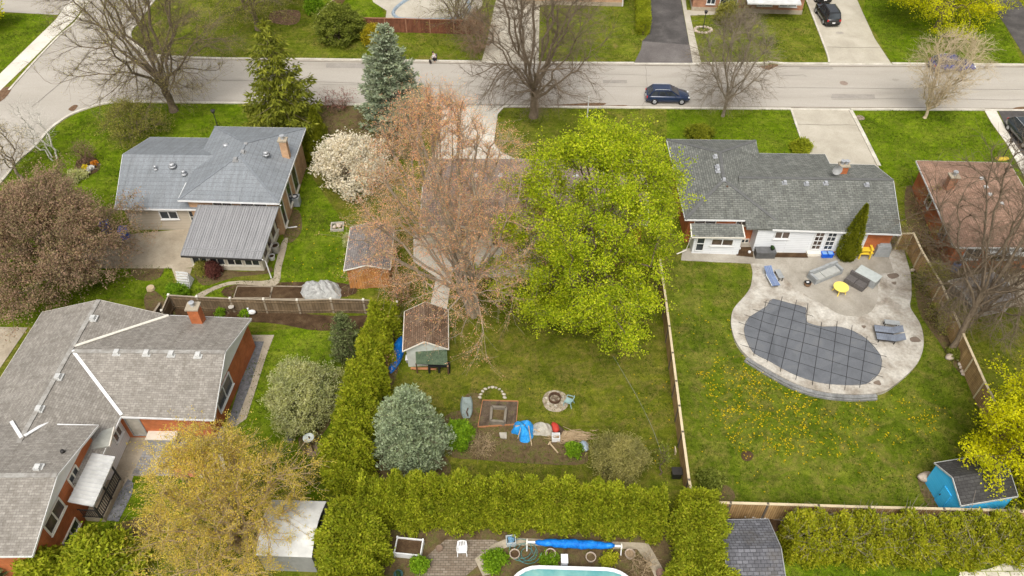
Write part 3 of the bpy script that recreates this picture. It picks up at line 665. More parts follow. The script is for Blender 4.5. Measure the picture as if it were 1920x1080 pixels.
for u0, u1, z0, z1 in ((.06, .16, .3, 3.4), (.3, .42, .6, 3.5), (.52, .66, .4, 3.4)):
    a, b = np.array(fm[2]), np.array(fm[1]); window3(hA, a+(b-a)*u0, a+(b-a)*u1, z0, z1, OFFW, GLASS, 0)
a, b = np.array(fm[3]), np.array(fm[2])
for u0, u1 in ((.28, .5), (.6, .9)): window3(hA, a+(b-a)*u0, a+(b-a)*u1, 2.75, 3.45, OFFW, GLASSB, 1)
window(hA, wfo[3], wfo[2], (300, 395, 334, 410), WHITE, GLASS, 1)
a, b = np.array(wfo[3]), np.array(wfo[2]); window3(hA, a+(b-a)*.88, a+(b-a)*.97, .1, 2.2, OFFW, GLASS, 0, 'door', (1, 3), False)
# sunroom
t0, t1, s1, s0 = G(372, 384, 3.35), G(523, 387, 3.35), G(490, 486, 2.45), G(339, 479, 2.45)
sr = roofpart(hA, [(s0, s1, t1, t0)], METAL, 'sunroom_roof', .1)
mb = MB(); n_ = 34
for i in range(n_+1):
    u = i/n_; p = np.array(s0)*(1-u)+np.array(s1)*u; q = np.array(t0)*(1-u)+np.array(t1)*u; mb.bar(p+(0, 0, .025), q+(0, 0, .025), .07, .06)
p, q = np.array(s0)*.86+np.array(t0)*.14, np.array(s1)*.86+np.array(t1)*.14; mb.bar(p+(0, 0, .03), q+(0, 0, .03), .08, .07)
part('roof_rib', mb, METAL, sr)
trim(hA, [(s0, s1)], DMETAL, .14, .14, 'gutter')
fa, fb = G(364, 505), G(496, 508); k1 = G(533, 418); k0 = G(392, 420)
wl = walls(hA, [fa[:2], fb[:2], k1[:2], k0[:2]], 2.45, STUCCO, 'sunroom_wall')
A, B = np.array(fa), np.array(fb)
for i in range(4): window3(hA, A+(B-A)*(.03+.243*i), A+(B-A)*(.03+.243*i+.215), .62, 1.75, OFFW, GLASS, 1)
A, B = np.array(fb), np.array(k1)
for i in range(4): window3(hA, A+(B-A)*(.08+.2*i), A+(B-A)*(.08+.2*i+.17), .7, 2.2, OFFW, GLASSB, 0)
c_ = G(492, 487, 2.4); part('downspout', MB().tube([c_, (c_[0]+.1, c_[1]+.25, 2.0), (c_[0]+.12, c_[1]+.3, .1)], .05), WHITE, hA)
part('downspout', MB().tube([G(526, 385, 3.6), lift(G(530, 412, .0), 1.6), lift(G(531, 418, 0), .35), G(540, 427, .08), G(557, 425, .08)], .055), WHITE, hA)
chimney(hA, 535, 283, 4.7, .6, .5, 1.1, BRICK3, 1)
roofvent(hA, 462, 272, 5.15, GREY, .32); roofvent(hA, 456, 286, 5.25, GREY, .32); roofvent(hA, 442, 300, 5.2, GREY, .32)
stack(hA, 424, 275, 4.6, .17, .42); stack(hA, 323, 311, 4.2, .17, .42); stack(hA, 292, 317, 4.0, .09, .5); stack(hA, 345, 326, 3.9, .13, .5); stack(hA, 499, 289, 5.0, .15, .4)
# ---- brick house with taupe shingles, lower left
hB = thing('house', 'red brick house with taupe shingle roofs, white gables and white valley strips', 'house', G(200, 760))
p1, p2 = G(185, 562, 4.35), (-29.6, 24.6, 4.35)
e1, e2 = G(79, 585, 2.7), (-34.6, 24.6, 2.7); e3, e4 = G(315, 591, 2.7), (-25.3, 24.6, 2.7)
roofpart(hB, [(p1, e1, e2, p2), (e3, p1, p2, e4)], SH_B)
trim(hB, [(e3, p1, e1, e2)], OFFW); trim(hB, [(G(226, 781, 2.7), e4)], WHITE, name='eave_trim')
r1, r2 = (-29.05, 33.6, 4.33), G(422, 660, 4.33); g1, g2 = G(260, 589, 2.7), G(471, 597, 2.7); h1, h2 = G(160, 778, 2.7), G(401, 787, 2.7)
roofpart(hB, [(h1, h2, r2, r1), (g1, r1, r2, g2)], SH_B, 'wing_roof')
trim(hB, [(G(226, 781, 2.7), h2, r2, g2, G(318, 591, 2.7))], WHITE, name='wing_fascia')
def flash(a, b, mat=WHITE): return part('valley_flashing', MB().bar(a, b, .2, .05), mat, hB)
flash(G(316, 591, 2.78), G(139, 649, 4.36), OFFW); flash(G(228, 778, 2.78), G(136, 657, 4.36))
q1, q2 = (-42, 23.7, 5.2), G(107, 891, 5.2); u1, u2 = (-42, 28.0, 3.9), G(184, 797, 3.9); v1, v2 = (-42, 19.4, 3.9), G(60, 1042, 3.9)
roofpart(hB, [(v1, v2, q2, q1), (u1, q1, q2, u2)], SH_B, 'upper_roof')
trim(hB, [(v1, v2, q2, u2, G(107, 795, 3.9))], WHITE, name='upper_fascia')
flash(G(40, 820, 4.42), G(21, 790, 4.0)); flash(G(46, 817, 4.42), G(89, 791, 4.0))
w1 = inset([e1, e3, e4, e2], .35)
walls(hB, w1, 2.6, SIDING, 'white_wall', gables=[((w1[0][0], w1[0][1], 2.6), (w1[1][0], w1[1][1], 2.6), ((w1[0][0]+w1[1][0])/2, (w1[0][1]+w1[1][1])/2, 4.2))])
ra, rb = G(478, 652), G(420, 776); d_ = np.array(rb)-np.array(ra); ra = np.array(ra)+d_*-.06
gb = np.array(g2)[:2]-np.array((-.02, .4)); ga_ = np.array(h2)[:2]+np.array((0, .4))
Wf = [(-28, ga_[1]+.05), (rb[0], ga_[1]), (ra[0], gb[1]), (-26, gb[1]+.05)]
walls(hB, Wf, 2.6, BRICK, 'brick_wall')
GA, GB_, GC = (Wf[1][0]+.03, Wf[1][1], 2.6), (Wf[2][0]+.03, Wf[2][1], 2.6), ((Wf[1][0]+Wf[2][0])/2+.03, (Wf[1][1]+Wf[2][1])/2, 4.2)
def gable(parent, a, b, c, mat=WHITE):
    a, b, c = map(np.array, (a, b, c)); n = np.cross(b-a, (0, 0, 1)); n /= np.linalg.norm(n); o = n*.06
    return part('gable', MB().add([a-o, b-o, c-o, a+o, b+o, c+o], [(0, 1, 2), (5, 4, 3), (0, 3, 4, 1), (1, 4, 5, 2), (2, 5, 3, 0)]), mat, parent)
gable(hB, GA, GB_, GC)
for u0, u1 in ((.18, .5),):
    a, b = np.array(Wf[1]), np.array(Wf[2]); window3(hB, a+(b-a)*.17, a+(b-a)*.48, 1.0, 2.35, WHITE, GLASS, 1)
a, b = np.array(Wf[0]), np.array(Wf[1])
def fr_(x): return (G(x, 800)[0], a[1])
window3(hB, (G(262, 800)[0], a[1], 0), (G(290, 800)[0], a[1], 0), .3, 2.3, GREY, M_plain('grey_door', (.36, .33, .28), .6), 0, 'door', None, False)
a, b = np.array(w1[1]), np.array(w1[2]); window3(hB, a+(b-a)*.655, a+(b-a)*.73, 1.2, 2.4, WHITE, GLASSB, 1)
Bw = [(-41.5, 27.6), (G(222, 852)[0]-.1, 27.55), (G(160, 975)[0], G(160, 975)[1]), (G(118, 1062)[0], 19.85), (-41.5, 19.8)]
Bw[1] = tuple(np.array(Bw[2])+(np.array(Bw[2])-np.array(Bw[3]))*((27.55-Bw[2][1])/(Bw[2][1]-Bw[3][1])))
walls(hB, Bw, 3.8, BRICK, 'upper_wall')
gable(hB, (Bw[3][0]+.04, Bw[3][1], 3.8), (Bw[1][0]+.04, Bw[1][1], 3.8), (Bw[2][0]+.04, 23.75, 5.05))
a, b = Bw[3], Bw[1]
windowq(hB, a, b, (95, 1005), (122, 949), (80.5, 985), frame=OFFW, glass=GLASSB, mull=1)
windowq(hB, a, b, (137, 915), (150, 885), (125, 899), frame=OFFW, mull=1)
windowq(hB, a, b, (124, 1030), (151, 984), (115, 1021), frame=OFFW, mull=1)
ch = chimney(hB, 372, 600, 3.1, .75, .65, 1.35, BRICK, 1)
caps(hB, [(r1, r2), (p1, p2), (q1, q2)], CAPB, .3)
for x, y, z in ((175, 597, 4.35), (110, 707, 4.35), (74, 767, 4.35), (220, 661, 4.3), (276, 662, 4.3), (322, 664, 4.3), (372, 666, 4.3), (72, 877, 5.1)): roofvent(hB, x, y, z-.05, WMETAL, .36)
stack(hB, 119, 849, 4.6, .09, .4, DMETAL)
# porch with white roof
c0, c1, c2, c3 = G(172, 850, 2.95), G(216, 857, 2.8), G(175, 949, 2.8), G(127, 940, 2.95)
po = roofpart(hB, [(c0, c3, c2, c1)], WMETAL, 'porch_roof', .12); mb = MB()
for i in range(13):
    u = i/12; mb.bar(np.array(c0)*(1-u)+np.array(c3)*u+(0, 0, .02), np.array(c1)*(1-u)+np.array(c2)*u+(0, 0, .02), .03, .04)
part('roof_seam', mb, M_plain('roof_seam_grey', (.5, .5, .5), .5), po)
f0, f1, f2, f3 = G(228, 899, .45), G(194, 972, .45), G(158, 970, .45), G(190, 900, .45)
part('porch_floor', MB().prism([f0[:2], f1[:2], f2[:2], f3[:2]], -.02, .45), CONCD, hB)
mb = MB()
for p in (f0, f1, tuple((np.array(f0)+np.array(f1))/2)):
    part('porch_post', MB().box((p[0]-.06, p[1], 1.6), (.09, .09, 2.3)), DMETAL, hB)
for A_, B_, n in ((f0, f1, 16), (f1, f2, 9)):
    A_, B_ = np.array(A_)-(.06, 0, 0), np.array(B_)-(.06, 0, 0)
    rl = MB(); rl.bar(A_+(0, 0, .95), B_+(0, 0, .95), .06); rl.bar(A_+(0, 0, .12), B_+(0, 0, .12), .05)
    for i in range(1, n): p = A_+(B_-A_)*i/n; rl.bar(p+(0, 0, .14), p+(0, 0, .93), .035)
    part('railing', rl, DMETAL, hB)
# small flat canopy beside the porch
d0, d1, d2, d3 = G(178, 812, 3.0), G(214, 800, 2.8), G(205, 836, 2.8), G(170, 842, 3.0)
roofpart(hB, [(d0, d1, d2, d3)], M_plain('canopy_grey', (.34, .34, .30), .6), 'canopy', .1); trim(hB, [(d1, d2)], OFFW, name='canopy_trim', dz=-.05)
# ---- house between the two big trees
hC = thing('house', 'low brown-roofed house half hidden behind the red budding tree and the bright green tree', 'house', G(1000, 360))
b0, b1, f1_, f0_ = G(808, 297, 2.7), G(1205, 299, 2.7), G(1217, 420, 2.7), G(787, 424, 2.7)
m0, m1 = G(792, 350, 4.35), G(1214, 350, 4.35)
roofpart(hC, [(f0_, f1_, m1, m0), (b0, m0, m1, b1)], SH_C); trim(hC, [(b0, b1, m1, f1_, f0_, m0, b0)], OFFW)
cf = inset([b0, b1, f1_, f0_], .45)
walls(hC, cf, 2.6, STUCCO, gables=[((cf[0][0], cf[0][1], 2.6), (cf[3][0], cf[3][1], 2.6), ((cf[0][0]+cf[3][0])/2, (cf[0][1]+cf[3][1])/2, 4.1)), ((cf[1][0], cf[1][1], 2.6), (cf[2][0], cf[2][1], 2.6), ((cf[1][0]+cf[2][0])/2, (cf[1][1]+cf[2][1])/2, 4.1))])
a, b = np.array(cf[3]), np.array(cf[2])
for u0, u1, z0, z1 in ((.1, .18, .9, 2.2), (.3, .36, .1, 2.2), (.45, .5, 1.2, 2.1), (.7, .8, .9, 2.2)): window3(hC, a+(b-a)*u0, a+(b-a)*u1, z0, z1, OFFW, GLASSB, 1)
p = a+(b-a)*.83; q = a+(b-a)*1.0; part('brick_wall', MB().prism([tuple(p), tuple(q), (q[0], q[1]-.12), (p[0], p[1]-.12)], -.02, 2.5), BRICK, hC)
for x, y in ((892, 331), (939, 331), (1128, 322), (1080, 332)): roofvent(hC, x, y, 3.75, WMETAL, .3)
# ---- house with the grey-green shingles by the pool
hD = thing('house', 'grey shingled house with white siding, red brick and a small sunroom facing the covered pool', 'house', G(1480, 380))
bl, br, fr, fl = G(1250, 261, 2.9), G(1417, 263, 2.9), G(1455, 413, 2.9), G(1285, 411, 2.9)
ab, af = G(1350, 286, 4.15), G(1357, 337, 4.15)
roofpart(hD, [(fl, fr, af), (fr, br, ab, af), (br, bl, ab), (bl, fl, af, ab)], SH_D)
caps(hD, [(fl, af), (fr, af), (br, ab), (bl, ab), (ab, af)], CAPD)
trim(hD, [(bl, br), (br, G(1427, 312, 2.9)), (G(1444, 377, 2.9), fr, fl, bl)], WHITE)
R0, R1 = G(1385, 333, 3.99), G(1675, 337, 3.99); A0, A1 = G(1400, 287, 2.7), G(1547, 289, 2.7)
F0, F1 = G(1400, 428, 2.7), G(1690, 439, 2.7)
C0, C1 = onplane(1556, 307, R0, R1, A1), onplane(1640, 309, R0, R1, A1)
roofpart(hD, [(F0, F1, R1, R0), (A0, R0, R1, C1, C0, A1)], SH_D, 'wing_roof')
trim(hD, [(G(1449, 430, 2.7), F1, R1, C1, C0, A1, A0)], WHITE, name='wing_fascia')
dm = inset([bl, br, fr, fl], .45); walls(hD, dm, 2.8, BRICK)
base0, base1 = G(1410, 472), G(1612, 478); fy = base0[1]
caps(hD, [(R0, R1)], CAPD)
w_ = [(base0[0], base0[1]), (base1[0], base1[1]), (base1[0], base1[1]+6.5), (base0[0], base0[1]+6.5)]
walls(hD, w_, 2.58, SIDING, 'white_wall')
x2 = F1[0]-.25; walls(hD, [(base1[0]+.004, base1[1]+.15), (x2, base1[1]+.1), (x2, base1[1]+7.5), (base1[0]+.004, base1[1]+7.5)], 2.58, BRICK, 'garage_wall')
gable(hD, (x2-.08, base1[1]+.1, 2.55), (x2-.08, C1[1]-.2, 2.55), (x2-.08, R1[1], 3.8), SIDING)
part('back_wall', MB().prism([(base0[0], base0[1]+6.5), (base1[0]-1, base0[1]+6.5), (base1[0]-1, A1[1]-.4), (base0[0], A1[1]-.4)], -.02, 2.55), BRICK, hD)
a, b = w_[0], w_[1]
window(hD, a, b, (1452, 433, 1481, 447), WHITE, GLASSB, 1)
A = onwall(1523, 455, a, b); B = onwall(1541, 455, a, b); C = onwall(1546, 455, a, b); D_ = onwall(1564, 455, a, b)
window3(hD, A, B, .5, 2.4, WHITE, GLASSB, 0, 'french_door', (2, 4), False); window3(hD, C, D_, .5, 2.4, WHITE, GLASS, 0, 'french_door', (2, 4), False)
st = G(1540, 474); part('door_step', MB().box((st[0]-.4, st[1]-.2, .14), (1.8, .5, .3)), OFFW, hD)
a, b = dm[3], dm[2]
for x0, x1 in ((1302, 1343), (1380, 1402)): 
    A = onwall(x0, 415, a, b); B = onwall(x1, 415, a, b); window3(hD, A, B, 1.95, 2.5, OFFW, GLASSB, 1)
# its lean-to sunroom
t0, t1, s1, s0 = G(1295, 419, 2.55), G(1392, 421, 2.55), G(1397, 445, 2.15), G(1297, 444, 2.15)
roofpart(hD, [(s0, s1, t1, t0)], SH_D, 'sunroom_roof', .1); trim(hD, [(t0, s0, s1, t1)], OFFW, .08, .12, 'sunroom_fascia', -.06)
a_, b_ = G(1296, 475), G(1383, 478); ya = dm[3][1]
walls(hD, [a_[:2], b_[:2], (b_[0], ya+.1), (a_[0], ya+.1)], 2.1, SIDING, 'sunroom_wall')
window(hD, a_, b_, (1333, 447, 1375, 460), WHITE, GLASSB, 1); 
A = onwall(1304, 460, a_, b_); B = onwall(1320, 460, a_, b_); window3(hD, A, B, .35, 1.95, WHITE, GLASS, 0, 'door', (1, 2), False)
window(hD, dm[3], dm[2], (1389, 447, 1404, 455), OFFW, GLASS, 1)
c_ = G(1296, 444, 2.05); part('downspout', MB().tube([c_, (c_[0]-.15, c_[1]+.1, .5), (c_[0]-.9, c_[1]-.1, .25)], .05), OFFW, hD)
for x, y, z in ((1341, 294, 4.1), (1345, 313, 4.15), (1346, 321, 4.15), (1357, 338, 4.1), (1471, 343, 3.9), (1512, 345, 3.9), (1548, 344, 3.9), (1625, 347, 3.9)): roofvent(hD, x, y, z, M_plain('vent_grey', (.36, .37, .39), .5) if 'vent_grey' not in bpy.data.materials else bpy.data.materials['vent_grey'], .26)
stack(hD, 1363, 352, 3.8, .07, .35, RUST)
ch = chimney(hD, 1577, 325, 3.6, .7, .55, .85, BRICK, 2)
q = G(1569, 316, 4.6); dish = MB(); n = 16; v = [(q[0], q[1], q[2])]
for i in range(n): t = 2*math.pi*i/n; v.append((q[0]+.42*math.cos(t), q[1]-.22+.1*math.sin(t), q[2]+.42*math.sin(t)))
dish.add(v, [(0, 1+i, 1+(i+1) % n) for i in range(n)]); dish.bar((q[0], q[1], q[2]), (q[0]+.3, q[1]+.1, q[2]-.6), .05); part('satellite_dish', dish, GREY, hD)
# ---- brown roofed house, right edge
hE = thing('house', 'brown shingled hip-roof house at the right edge behind a bare tree', 'house', G(1830, 390))
bl, br, fl = G(1718, 301, 2.7), G(1893, 305, 2.7), G(1790, 463, 2.7); fr = (fl[0]+(br[0]-bl[0]), fl[1]-.1, 2.7)
mx = (bl[0]+br[0])/2; ab, af = (mx, 52.6, 3.9), (mx-.3, 49.4, 3.9)
roofpart(hE, [(fl, fr, af), (fr, br, ab, af), (br, bl, ab), (bl, fl, af, ab)], SH_E); trim(hE, [(bl, br, fr, fl, bl)], WHITE)
ef = inset([bl, br, fr, fl], .45); walls(hE, ef, 2.6, BRICK)
a, b = np.array(ef[3]), np.array(ef[2])
for u0, u1 in ((.12, .3), (.5, .75)): window3(hE, a+(b-a)*u0, a+(b-a)*u1, 1.0, 2.2, WHITE, GLASS, 1)
a, b = np.array(ef[3]), np.array(ef[0])
for u0, u1 in ((.2, .3), (.6, .7)): window3(hE, a+(b-a)*u0, a+(b-a)*u1, 1.0, 2.2, WHITE, GLASS, 0)
chimney(hE, 1779, 350, 3.2, .65, .55, 1.1, BRICK2, 1)
for x, y in ((1839, 337), (1847, 353), (1855, 367), (1876, 384)): roofvent(hE, x, y, 3.65, WMETAL, .32)
d0, d1 = G(1850, 476, 2.1), G(1990, 482, 2.1)
roofpart(hE, [(d0, d1, lift((d1[0], d1[1]+1, 0), 2.4), lift((d0[0], d0[1]+1, 0), 2.4))], WMETAL, 'awning', .12)
# ---- houses across the road (their fronts reach into the frame)
def farhouse(label, p, q, depth, eave, wallm, roofm, over=.6):
    h = thing('house', label, 'house', G((p[0]+q[0])/2, (p[1]+q[1])/2))
    A, B = np.array(G(*p)), np.array(G(*q)); d = B-A; L = np.linalg.norm(d); d /= L; n = np.array((-d[1], d[0], 0))
    if n[1] < 0: n = -n
    C, D = B+n*depth, A+n*depth; walls(h, [tuple(k[:2]) for k in (A, B, C, D)], eave, wallm)
    part('foundation', MB().prism([tuple((k+j)[:2]) for k, j in ((A, -n*.05-d*.05), (B, -n*.05+d*.05), (C, n*.05), (D, n*.05))], -.02, .5), CONCD, h)
    e = [A-n*over-d*over, B-n*over+d*over, C+n*over+d*over, D+n*over-d*over]; e = [tuple(k+np.array((0, 0, eave+.05))) for k in e]
    m = np.array((0, 0, 1.7)); hp = depth*.45
    k0, k1 = (A+D)/2+d*hp+m+(0, 0, eave), (B+C)/2-d*hp+m+(0, 0, eave)
    roofpart(h, [(e[0], e[1], tuple(k1), tuple(k0)), (e[1], e[2], tuple(k1)), (e[2], e[3], tuple(k0), tuple(k1)), (e[3], e[0], tuple(k0))], roofm); trim(h, [(e[0], e[1], e[2], e[3], e[0])], WHITE)
    return h, A, d, L
h, A, d, L = farhouse('tan brick house wall with white downspout at the top edge, left of the clipped hedge', (975, 8), (1168, 12), 9, 3.0, BRICK3, SH_C, .5)
part('downspout', MB().tube([A+d*(L-.1)+(0, -.1, .05), A+d*(L-.1)+(0, -.1, 2.9)], .06), WHITE, h)
window3(h, A+d*2, A+d*4.5, 1, 2.3, WHITE, GLASS, 1); window3(h, A+d*8, A+d*10, 1, 2.3, WHITE, GLASS, 1)
h, A, d, L = farhouse('brick house with pale porch roof behind bare shrubs at the top edge', (1297, 20), (1502, 27), 9, 2.7, BRICK2, SH_E, .5)
for u0, u1 in ((.12, .2), (.24, .4), (.58, .72), (.78, .94)): window3(h, A+d*L*u0, A+d*L*u1, .9, 2.2, WHITE, GLASS, 1)
e0, e1 = G(1402, 6, 2.5), G(1503, 8, 2.5); roofpart(h, [(e0, e1, (e1[0], e1[1]+2, 2.95), (e0[0], e0[1]+2, 2.95))], WMETAL, 'porch_roof', .15)
# ---- sheds
def shed(label, base, L, Wd, eave, rise, wallm, roofm, rz, over=.2, name='garden_shed', trimm=OFFW, door=None, axis='x'):
    """ridge along local x"""
    t = thing(name, label, 'shed', base, rz); x, y = L/2, Wd/2
    mb = MB().prism([(-x, -y), (x, -y), (x, y), (-x, y)], -.02, eave, True, False)
    for s in (-1, 1): mb.add([(s*x, -y, eave), (s*x, y, eave), (s*x, 0, eave+rise)]+[(s*(x-.08), -y, eave), (s*(x-.08), y, eave), (s*(x-.08), 0, eave+rise)], [(0, 1, 2), (5, 4, 3), (0, 2, 5, 3), (1, 4, 5, 2)])
    part('wall', mb, wallm, t, world=False)
    k = rise/y; yo = y+over; zo = eave-k*over+.06; X = x+over
    mb = MB()
    for s in (-1, 1):
        a = [(-X, s*yo, zo), (X, s*yo, zo), (X, 0, eave+rise+.06), (-X, 0, eave+rise+.06)]; mb.add(a+[(p[0], p[1], p[2]+.09) for p in a], [(3, 2, 1, 0) if s < 0 else (0, 1, 2, 3), (4, 5, 6, 7) if s < 0 else (7, 6, 5, 4), (0, 1, 5, 4), (1, 2, 6, 5), (3, 0, 4, 7)])
    r = part('roof', mb, roofm, t, world=False)
    mb = MB()
    for s in (-1, 1):
        for u in (-1, 1): mb.bar((s*(X+.03), u*yo, zo+.03), (s*(X+.03), 0, eave+rise+.09), .04, .1)
        mb.bar((-X-.03, s*(yo+.03), zo), (X+.03, s*(yo+.03), zo), .05, .12)
    part('trim', mb, trimm, t, world=False)
    if door:
        s, y0, y1, z1, m = door; mb = MB().box((s*(x+.03), (y0+y1)/2, z1/2), (.05, abs(y1-y0), z1)); d = part('door', mb, m, t, world=False)
        part('handle', MB().box((s*(x+.08), y1-.1, z1*.5), (.05, .04, .15)), DMETAL, d, world=False)
    return t
p = G(700, 500); shed('grey roofed shed with an orange stained board wall under the red budding tree', (p[0], p[1]-.1, 0), 4.6, 3.2, 2.1, .45, CEDARW, SH_R, math.pi/2+.04, .15, door=(-1, .2, 1.1, 1.8, CEDARW))
p = G(806, 628); t = shed('cream gabled shed with brown shingles and a green tarp leaning on its front', (-6.15, 37.45, 0), 3.3, 2.75, 2.05, .8, M_plain('pale_shed_wall', (.50, .52, .47), .8, .1), M_shingle('weathered_brown_shingles', (.16, .10, .065), (.24, .165, .115), (.09, .06, .04), .4, .18), math.pi/2+.06, .2, door=(1, -.5, .4, 1.8, OFFW))
t = shed('bright blue garden shed with charcoal shingle roof beside the wooden fence', (28.2, 25.35, 0), 3.5, 2.75, 2.05, .7, CYAN, SH_S, .17, .08, trimm=M_plain('grey_trim', (.45, .46, .45), .6), door=(-1, -.6, .1, 1.7, CYAN))
mb = MB().box((-.6, -1.22, 1.55), (.5, .06, .3)); part('window', mb, WHITE, t, world=False)
p = G(1404, 1090); shed('slate shingled shed standing right of the cedar hedge at the bottom edge', (13.45, 20.5, 0), 2.9, 4.1, 2.05, .75, SIDEBG, SH_P, .02, .12, trimm=GREY)
t = thing('garden_shelter', 'white arched metal roof shelter beside the cedar hedge at the bottom left', 'shed', (-12.9, 22.3, 0)); mb = MB(); NA = 10
P00, P10, P01, P11 = map(np.array, (G(508, 937, 2.3), G(612, 940, 2.3), G(478, 1037, 2.3), G(583, 1041, 2.3)))
v = []
for i in range(NA+1):
    u = i/NA
    for w0 in (0, 1):
        p = (P00*(1-w0)+P10*w0)*(1-u)+(P01*(1-w0)+P11*w0)*u; v.append(p+(0, 0, .55*math.sin(math.pi*u)-.25*u))
mb.add(v, [(2*i, 2*i+2, 2*i+3, 2*i+1) for i in range(NA)]); mb.add([q-(0, 0, .05) for q in v], [(2*i+1, 2*i+3, 2*i+2, 2*i) for i in range(NA)])
part('roof', mb, WMETAL, t)
fw = [tuple(k[:2]*.97+np.array((-12.9, 22.3))*.03) for k in (P00, P10, P11, P01)]
part('wall', MB().prism([fw[0], fw[1], fw[2], fw[3]], -.02, 2.0, False, False), GREY, t)
p = G(1830, 575); t = shed('low weathered grey shed behind the leaning bare tree at the right', (p[0], p[1]+.3, 0), 3.6, 2.6, 1.5, .3, M_plain('weathered_wall', (.3, .27, .24), .8), M_noise('weathered_roof', [(.3, (.2, .18, .16)), (.7, (.33, .30, .28))], 1.5, 9, .3), .25, .15)
# ============================================================ fences
def fence(label, pts, h, mat, cap, post_every=2.4, name='board_fence', capw=.16, postm=None, rail=False, postcap=None, capz=0.0):
    P = [np.array((p[0], p[1], 0.)) for p in pts]; t = thing(name, label, 'fence', tuple((P[0]+P[-1])/2))
    mb = MB(); cb = MB(); rb = MB(); posts = []
    for a, b in zip(P, P[1:]):
        d = b-a; L = np.linalg.norm(d); d /= L; n = np.array((-d[1], d[0], 0))*.02
        mb.prism([tuple((a+n)[:2]), tuple((a-n)[:2]), tuple((b-n)[:2]), tuple((b+n)[:2])], .02, h)
        cb.bar(a+(0, 0, h+.025), b+(0, 0, h+.025), capw, .05)
        for z in (h*.22, h*.82): rb.bar(a+n*2.6+(0, 0, z), b+n*2.6+(0, 0, z), .05, .09); rb.bar(a-n*2.6+(0, 0, z), b-n*2.6+(0, 0, z), .05, .09)
        k = max(1, round(L/post_every))
        for i in range(k): posts.append(a+d*L*i/k)
    posts.append(P[-1])
    part('board_panel', mb, mat, t); part('cap_rail', cb, cap, t)
    if rail: part('rail', rb, mat, t)
    for p in posts:
        o = part('post', MB().box((p[0], p[1], h/2+.03), (.13, .13, h+.1)), postm or cap, t)
        if postcap: part('post_cap', MB().box((p[0], p[1], h+.13), (.19, .19, .08), 0, .6), postcap, o)
    return t
DPOST = M_plain('dark_post_cap', (.12, .10, .08), .8)
fence('long tan board fence with pale cap between the mossy yard and the pool yard', [G(x, y, 1.8) for x, y in [(1233, 440), (1234, 460), (1249, 565), (1268, 715), (1280, 810), (1292, 900), (1297, 925)]], 1.78, WOOD, WOODC, 2.5, postm=DPOST)
fence('orange tan board fence beside the terrace and the leaning bare tree', [G(x, y, 1.8) for x, y in [(1691, 438), (1713, 437.5), (1729, 471), (1766, 533), (1783, 573), (1807, 628), (1847, 717), (1905, 830), (1975, 960)]], 1.78, WOOD, WOODC, 2.5)
fence('tan board fence along the near end of the pool yard above the twiggy hedge', [G(x, y, 1.8) for x, y in [(1300, 941), (1440, 945), (1630, 951), (1840, 956), (1990, 961)]], 1.78, WOOD, WOODC, 2.5, postm=DPOST)
fence('weathered grey board fence with pale post caps behind the raised vegetable beds', [G(x, y, 1.5) for x, y in [(303, 583), (316, 553.5), (369, 557), (431, 560), (494, 561.5), (557, 563), (620, 561), (681, 562.5), (744, 567)]], 1.48, WOODG, WOODGC, 2.2, capw=.1, rail=True, postcap=OFFW)
fence('low dark brown fence standing close along the right side of the cedar hedge row', [G(x, y, 1.2) for x, y in [(745, 575), (733, 640), (712, 720), (699, 775), (688, 850), (684, 890)]], 1.2, WOODB, WOODB, 2.4)
fence('red-brown picket fence in front of the oval pool across the road', [G(x, y, 1.7) for x, y in [(681, 33.5), (760, 35), (850, 37.5), (905, 39)]], 1.68, WOODR, M_plain('fence_top', (.30, .15, .09), .8), 2.4)
fence('tan side fence receding behind the large round shrub across the road', [G(x, y, 1.6) for x, y in [(596, 28), (625, -2), (645, -25)]], 1.58, WOOD, WOODC, 2.4)
fence('short grey picket fence piece beside the gable of the taupe roof', [G(x, y, 1.1) for x, y in [(288, 585), (299, 569)]], 1.05, WOODG, WOODGC, 1.2, 'picket_fence')
